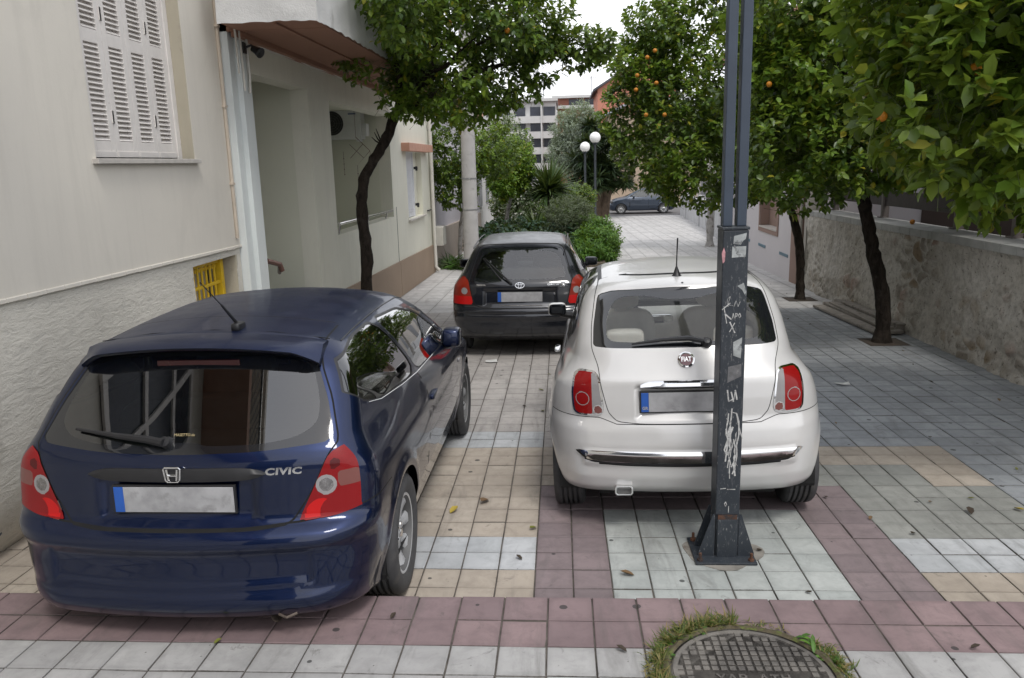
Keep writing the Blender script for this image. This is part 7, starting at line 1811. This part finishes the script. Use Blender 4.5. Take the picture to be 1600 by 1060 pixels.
dl = [leafmat('dead_leaf_%s' % n_, [(0, c_), (1, tuple(v * 1.15 for v in c_))], .7, .1) for n_, c_ in (('brown', (.16, .095, .045)), ('yellow', (.40, .30, .05)), ('dark', (.045, .032, .022)), ('green', (.16, .17, .03)))]
spots = [(-.72, 4.62, 1, .08, 'yellow green fallen leaf on the beige tiles left of the white car'), (-.50, 4.85, 0, .10, 'curled brown fallen leaf on the beige tiles between the two nearest cars'), (-.17, 4.42, 3, .06, 'small folded green leaf on the joint beside the pink tiles'),
         (.36, 3.83, 0, .075, 'brown fallen leaf on the pale tiles left of the steel post'), (2.45, 4.62, 2, .075, 'dark curled leaf on the grey green tiles at the right'), (2.75, 4.72, 1, .07, 'thin straw coloured leaf at the right beyond the dark one'), (-.20, 6.9, 3, .06, 'yellow green leaf on a joint beside the white car wheel'), (-.19, 7.6, 3, .06, 'yellow green leaf on a joint further along beside the white car')]
rg = random.Random(21); k_ = 0
def fallen(x, y, mi, s, a, label=None):
    rng = np.random.default_rng(int(abs(x * 1000) + abs(y * 777)) + 1); z = (uz(y) if y < KY else gz(y)) + .006
    V, F4, F3 = leaves(np.array([[0, 0, .0]]), np.array([[math.cos(a), math.sin(a), .05]]), np.array([[.1, .15, 1.]]), np.array([s]), np.array([s * .55]), -.22, .55)
    V = np.concatenate([V, V - np.array([0, 0, .0006])]); F4b = F4[:, ::-1] + 7; F3b = F3[:, ::-1] + 7
    o = fast_mesh('fallen_leaf', [(V, np.concatenate([F4, F4b]), np.concatenate([F3, F3b]), 0)], dl[mi]); o.location = (x, y, z)
    return tag(o, label, 'leaf', 'fallen leaves on the paving')
for x, y, mi, s, lab in spots: fallen(x, y, mi, s, rg.uniform(0, 6.28), lab)
for k in range(74):
    while True:
        x, y = rg.uniform(-2.2, 4.2), 3.5 + 12 * rg.random() ** 1.4
        if x > .9 or rg.random() < .45: break
    if k < 6: x, y = rg.uniform(-1.5, 3), rg.uniform(2.7, 3.3)
    fallen(x, y, rg.choice([2, 2, 0, 2, 3]), rg.uniform(.025, .055), rg.uniform(0, 6.28), 'tiny dry leaf scattered among many others on the paving')
paper = plain('litter_paper', (.62, .62, .60), .8, var=.1)
for k, (x, y, s, lab) in enumerate(((-.83, 8.9, .07, 'crumpled scrap of white paper behind the black hatchback'), (2.75, 7.75, .06, 'white paper scrap on the dark paving below the thick trunk'))):
    mb = MB(); rr_ = random.Random(k); mb.add([(rr_.uniform(-.2, .2) * s + a * s, rr_.uniform(-.2, .2) * s + b * s, rr_.uniform(.003, .025)) for a, b in ((-1, -.6), (0, -.7), (1, -.5), (-1, .4), (0, .5), (1, .6))], [(0, 1, 4, 3), (1, 2, 5, 4)])
    o = mb.build('paper_scrap', paper, loc=(x, y, gz(y) + .002)); m = o.modifiers.new('s', 'SOLIDIFY'); m.thickness = .001; tag(o, lab, 'litter', 'paper litter')
o = bpy.data.objects.new('orange_fruit', None)
bpy.data.objects.remove(o)
mb = MB(); mb.lathe([(.034 * math.sin(PI * q / 10), -.034 * math.cos(PI * q / 10)) for q in range(11)], 14); o = mb.build('orange_fruit', orng, smooth=True, loc=(4.71, 11.1, rtop(11.1) + .078 + .034)); tag(o, 'single fallen orange lying on the coping of the stone wall', 'orange')

# ================================================================== FAR BUILDINGS
wf = plaster('flats_white', (.58, .58, .57), None, .05, streak=False); wdk = plain('flats_glass', (.035, .04, .055), .2, var=.3, vs_=2)
fl = wthing('white_flats', 'tall white block of flats with rows of dark windows at the end of the street', 'building', (-2, 76, -1))
mb = MB(); mb.box(-9, -.35, 75, 88, -1.5, 7.35); mb.box(-9, -.2, 74.6, 88, 7.351, 7.6)
for zb_ in (-.1, 1.35, 2.75, 4.15, 5.5): mb.box(-9, -.34, 74.4, 74.99, zb_ - .05, zb_ + .55)
mb.build('wall', wf, fl)
for zb_ in (.5, 1.95, 3.35, 4.75, 6.1):
    for xa in (-8.4, -7.0, -5.6, -4.2, -2.8, -1.6):
        mb = MB(); mb.box(xa + .1, xa + (1.05 if xa != -1.6 else 1.15), 74.93, 74.985, zb_, zb_ + .78); mb.build('window', wdk, fl)
mb = MB(); mb.box(-1.75, -1.62, 74.3, 74.9, -1, 7.4); mb.build('corner_pillar', wf, fl)
brk = plaster('brick_red_render', (.33, .15, .11), None, .05, streak=False)
f2 = wthing('brick_flats', 'brick red block with a white roof terrace and ribbon windows, behind the white flats', 'building', (4, 82, -1))
mb = MB(); mb.box(-.3, 12, 84, 95, -1.5, 8.2); mb.build('wall', brk, f2)
mb = MB(); mb.box(-.8, 12, 83.4, 95, 8.201, 8.45); mb.box(-.5, 12, 83.6, 83.75, 7.2, 7.5); mb.build('roof_slab', wf, f2)
for xa in (.9, 2.5, 4.1): mb = MB(); mb.box(xa, xa + 1.4, 83.93, 83.99, 7.55, 8.1); mb.build('window', wdk, f2)
orr = plaster('orange_render', (.55, .24, .17), None, .05, streak=False)
f3 = wthing('orange_gable_house', 'orange red gabled house with a dark roof edge above the lamp posts', 'building', (5, 62, -1))
mb = MB(); T = Matrix.Translation((0, 64, 0)) @ Matrix.Rotation(R(90), 4, 'X'); mb.prism([(2.9, -1.5), (9.0, -1.5), (9.0, 8.0), (6.6, 9.6), (2.9, 7.35)], -8, 0, T); mb.build('wall', orr, f3)
mb = MB(); mb.prism([(2.55, 7.15), (6.6, 9.62), (9.4, 7.8), (9.4, 7.98), (6.6, 9.8), (2.55, 7.33)], -8.3, .3, T); mb.build('roof', plain('dark_roof', (.07, .07, .08), .8), f3)
f4 = wthing('tan_house', 'low tan house with a sloping pale roof below the orange gable', 'building', (5, 58, -1))
mb = MB(); mb.box(3.3, 9, 57, 61, -1.5, 5.0); mb.build('wall', plaster('tan_render', (.42, .33, .25), None, .05, streak=False), f4)
mb = MB(); T = Matrix.Translation((0, 61.2, 0)) @ Matrix.Rotation(R(90), 4, 'X'); mb.prism([(2.9, 4.9), (6.2, 6.4), (9.4, 4.9), (9.4, 5.05), (6.2, 6.55), (2.9, 5.05)], 0, 4.6, T); mb.build('roof', plain('pale_tin_roof', (.35, .38, .42), .5), f4)
# television aerials on the far roofs
met = plain('aerial_grey', (.22, .22, .23), .5, .5)
for k, (x, y, z, lab) in enumerate(((-1.5, 76, 7.6, 'thin mast on the roof of the white flats'), (5.6, 64.5, 10.2, 'tall television aerial on the orange gable'), (3.2, 85, 8.4, 'television aerial on the brick block'))):
    t = wthing('roof_aerial', lab, 'aerial', (x, y, z), 'aerials on the far roofs')
    mb = MB(); mb.tube([(x, y, z - .2), (x, y, z + 2.0)], .035, 6)
    mb.build('mast', met, t)
    mb = MB(); mb.tube([(x - .9, y, z + 1.8), (x + .6, y, z + 1.8)], .018, 5)
    for q in range(6): mb.tube([(x - .8 + .25 * q, y, z + 1.8 - .2), (x - .8 + .25 * q, y, z + 1.8 + .2)], .014, 5)
    mb.build('antenna_rods', met, t)
# long boundary wall and blocks closing the views left and right
for k, (x0, x1, h, lab, mt) in enumerate(((-40, -9.5, 5.5, 'pale block of flats closing the view on the far left', wf), (12.5, 40, 6.0, 'tan block of flats closing the view on the far right', plaster('tan_render2', (.42, .36, .30), None, .05, streak=False)))):
    t = wthing('end_block', lab, 'building', ((x0 + x1) / 2, 74, -1)); mb = MB(); mb.box(x0, x1, 70, 82, -1.5, h); mb.build('wall', mt, t)
    for q in range(8):
        for zb_ in (.6, 2.6): xa = x0 + 2 + q * (x1 - x0 - 4) / 8; mb = MB(); mb.box(xa, xa + 1.4, 69.95, 69.99, zb_, zb_ + 1.1); mb.build('window', wdk, t)
# ================================================================== the street behind the photographer: upper storeys seen mirrored in the car glass
up1 = bpy.data.objects['old_house']
for k, yy in enumerate((-4.2, -1.9, .6, 2.9)):
    mb = MB(); mb.box(X1 + .002, X1 + .03, yy, yy + .95, 4.75, 6.6)
    for q in range(24): mb.box(X1 + .03, X1 + .045, yy + .06, yy + .89, 4.82 + .074 * q, 4.82 + .074 * q + .04)
    mb.build('upper_shutter', shut if k % 2 else brownp, up1)
rb = wthing('grey_apartment_house', 'dark grey apartment house behind the photographer, seen only mirrored in the car windows', 'building', (-9, -12, 0))
mb = MB(); mb.box(-16, -1.5, -26, -12, 0, 11); mb.build('wall', plaster('dark_grey_render', (.20, .20, .21), None, .1), rb)
for zz in (1, 4.2, 7.4):
    for q in range(5): mb = MB(); mb.box(-14.5 + 2.6 * q, -13 + 2.6 * q, -11.99, -11.9, zz, zz + 1.9); mb.build('window', wdk, rb)
mb = MB(); mb.box(X1 + .001, X1 + .80, -3.2, 3.4, 4.35, 4.5); mb.build('upper_balcony', soff, up1)
mb = MB(); 
for q in range(56): mb.tube([(X1 + .76, -3.15 + .118 * q, 4.5), (X1 + .76, -3.15 + .118 * q, 5.4)], .009, 5)
mb.box(X1 + .74, X1 + .78, -3.2, 3.4, 5.4, 5.44); mb.box(X1, X1 + .76, 3.36, 3.4, 5.4, 5.44); mb.build('upper_railing', black, up1)
# unseen tall window, added to break up the blue car's rear glass reflection
for q0, q1, m_ in ((1.75, 1.83, shut), (2.44, 2.50, shut), (3.1, 3.18, shut)):
    mb = MB(); mb.box(X1 + .004, X1 + .05, q0, q1, 2.135, 3.9); mb.build('added_window_frame', m_, up1)
mb = MB(); mb.box(X1 + .002, X1 + .012, 1.83, 3.1, 2.14, 3.9); mb.build('added_window_pane', wdk, up1)
for zz in (2.14, 2.75, 3.35, 3.84): mb = MB(); mb.box(X1 + .013, X1 + .045, 1.835, 3.095, zz, zz + .06); mb.build('added_window_bar', shut, up1)
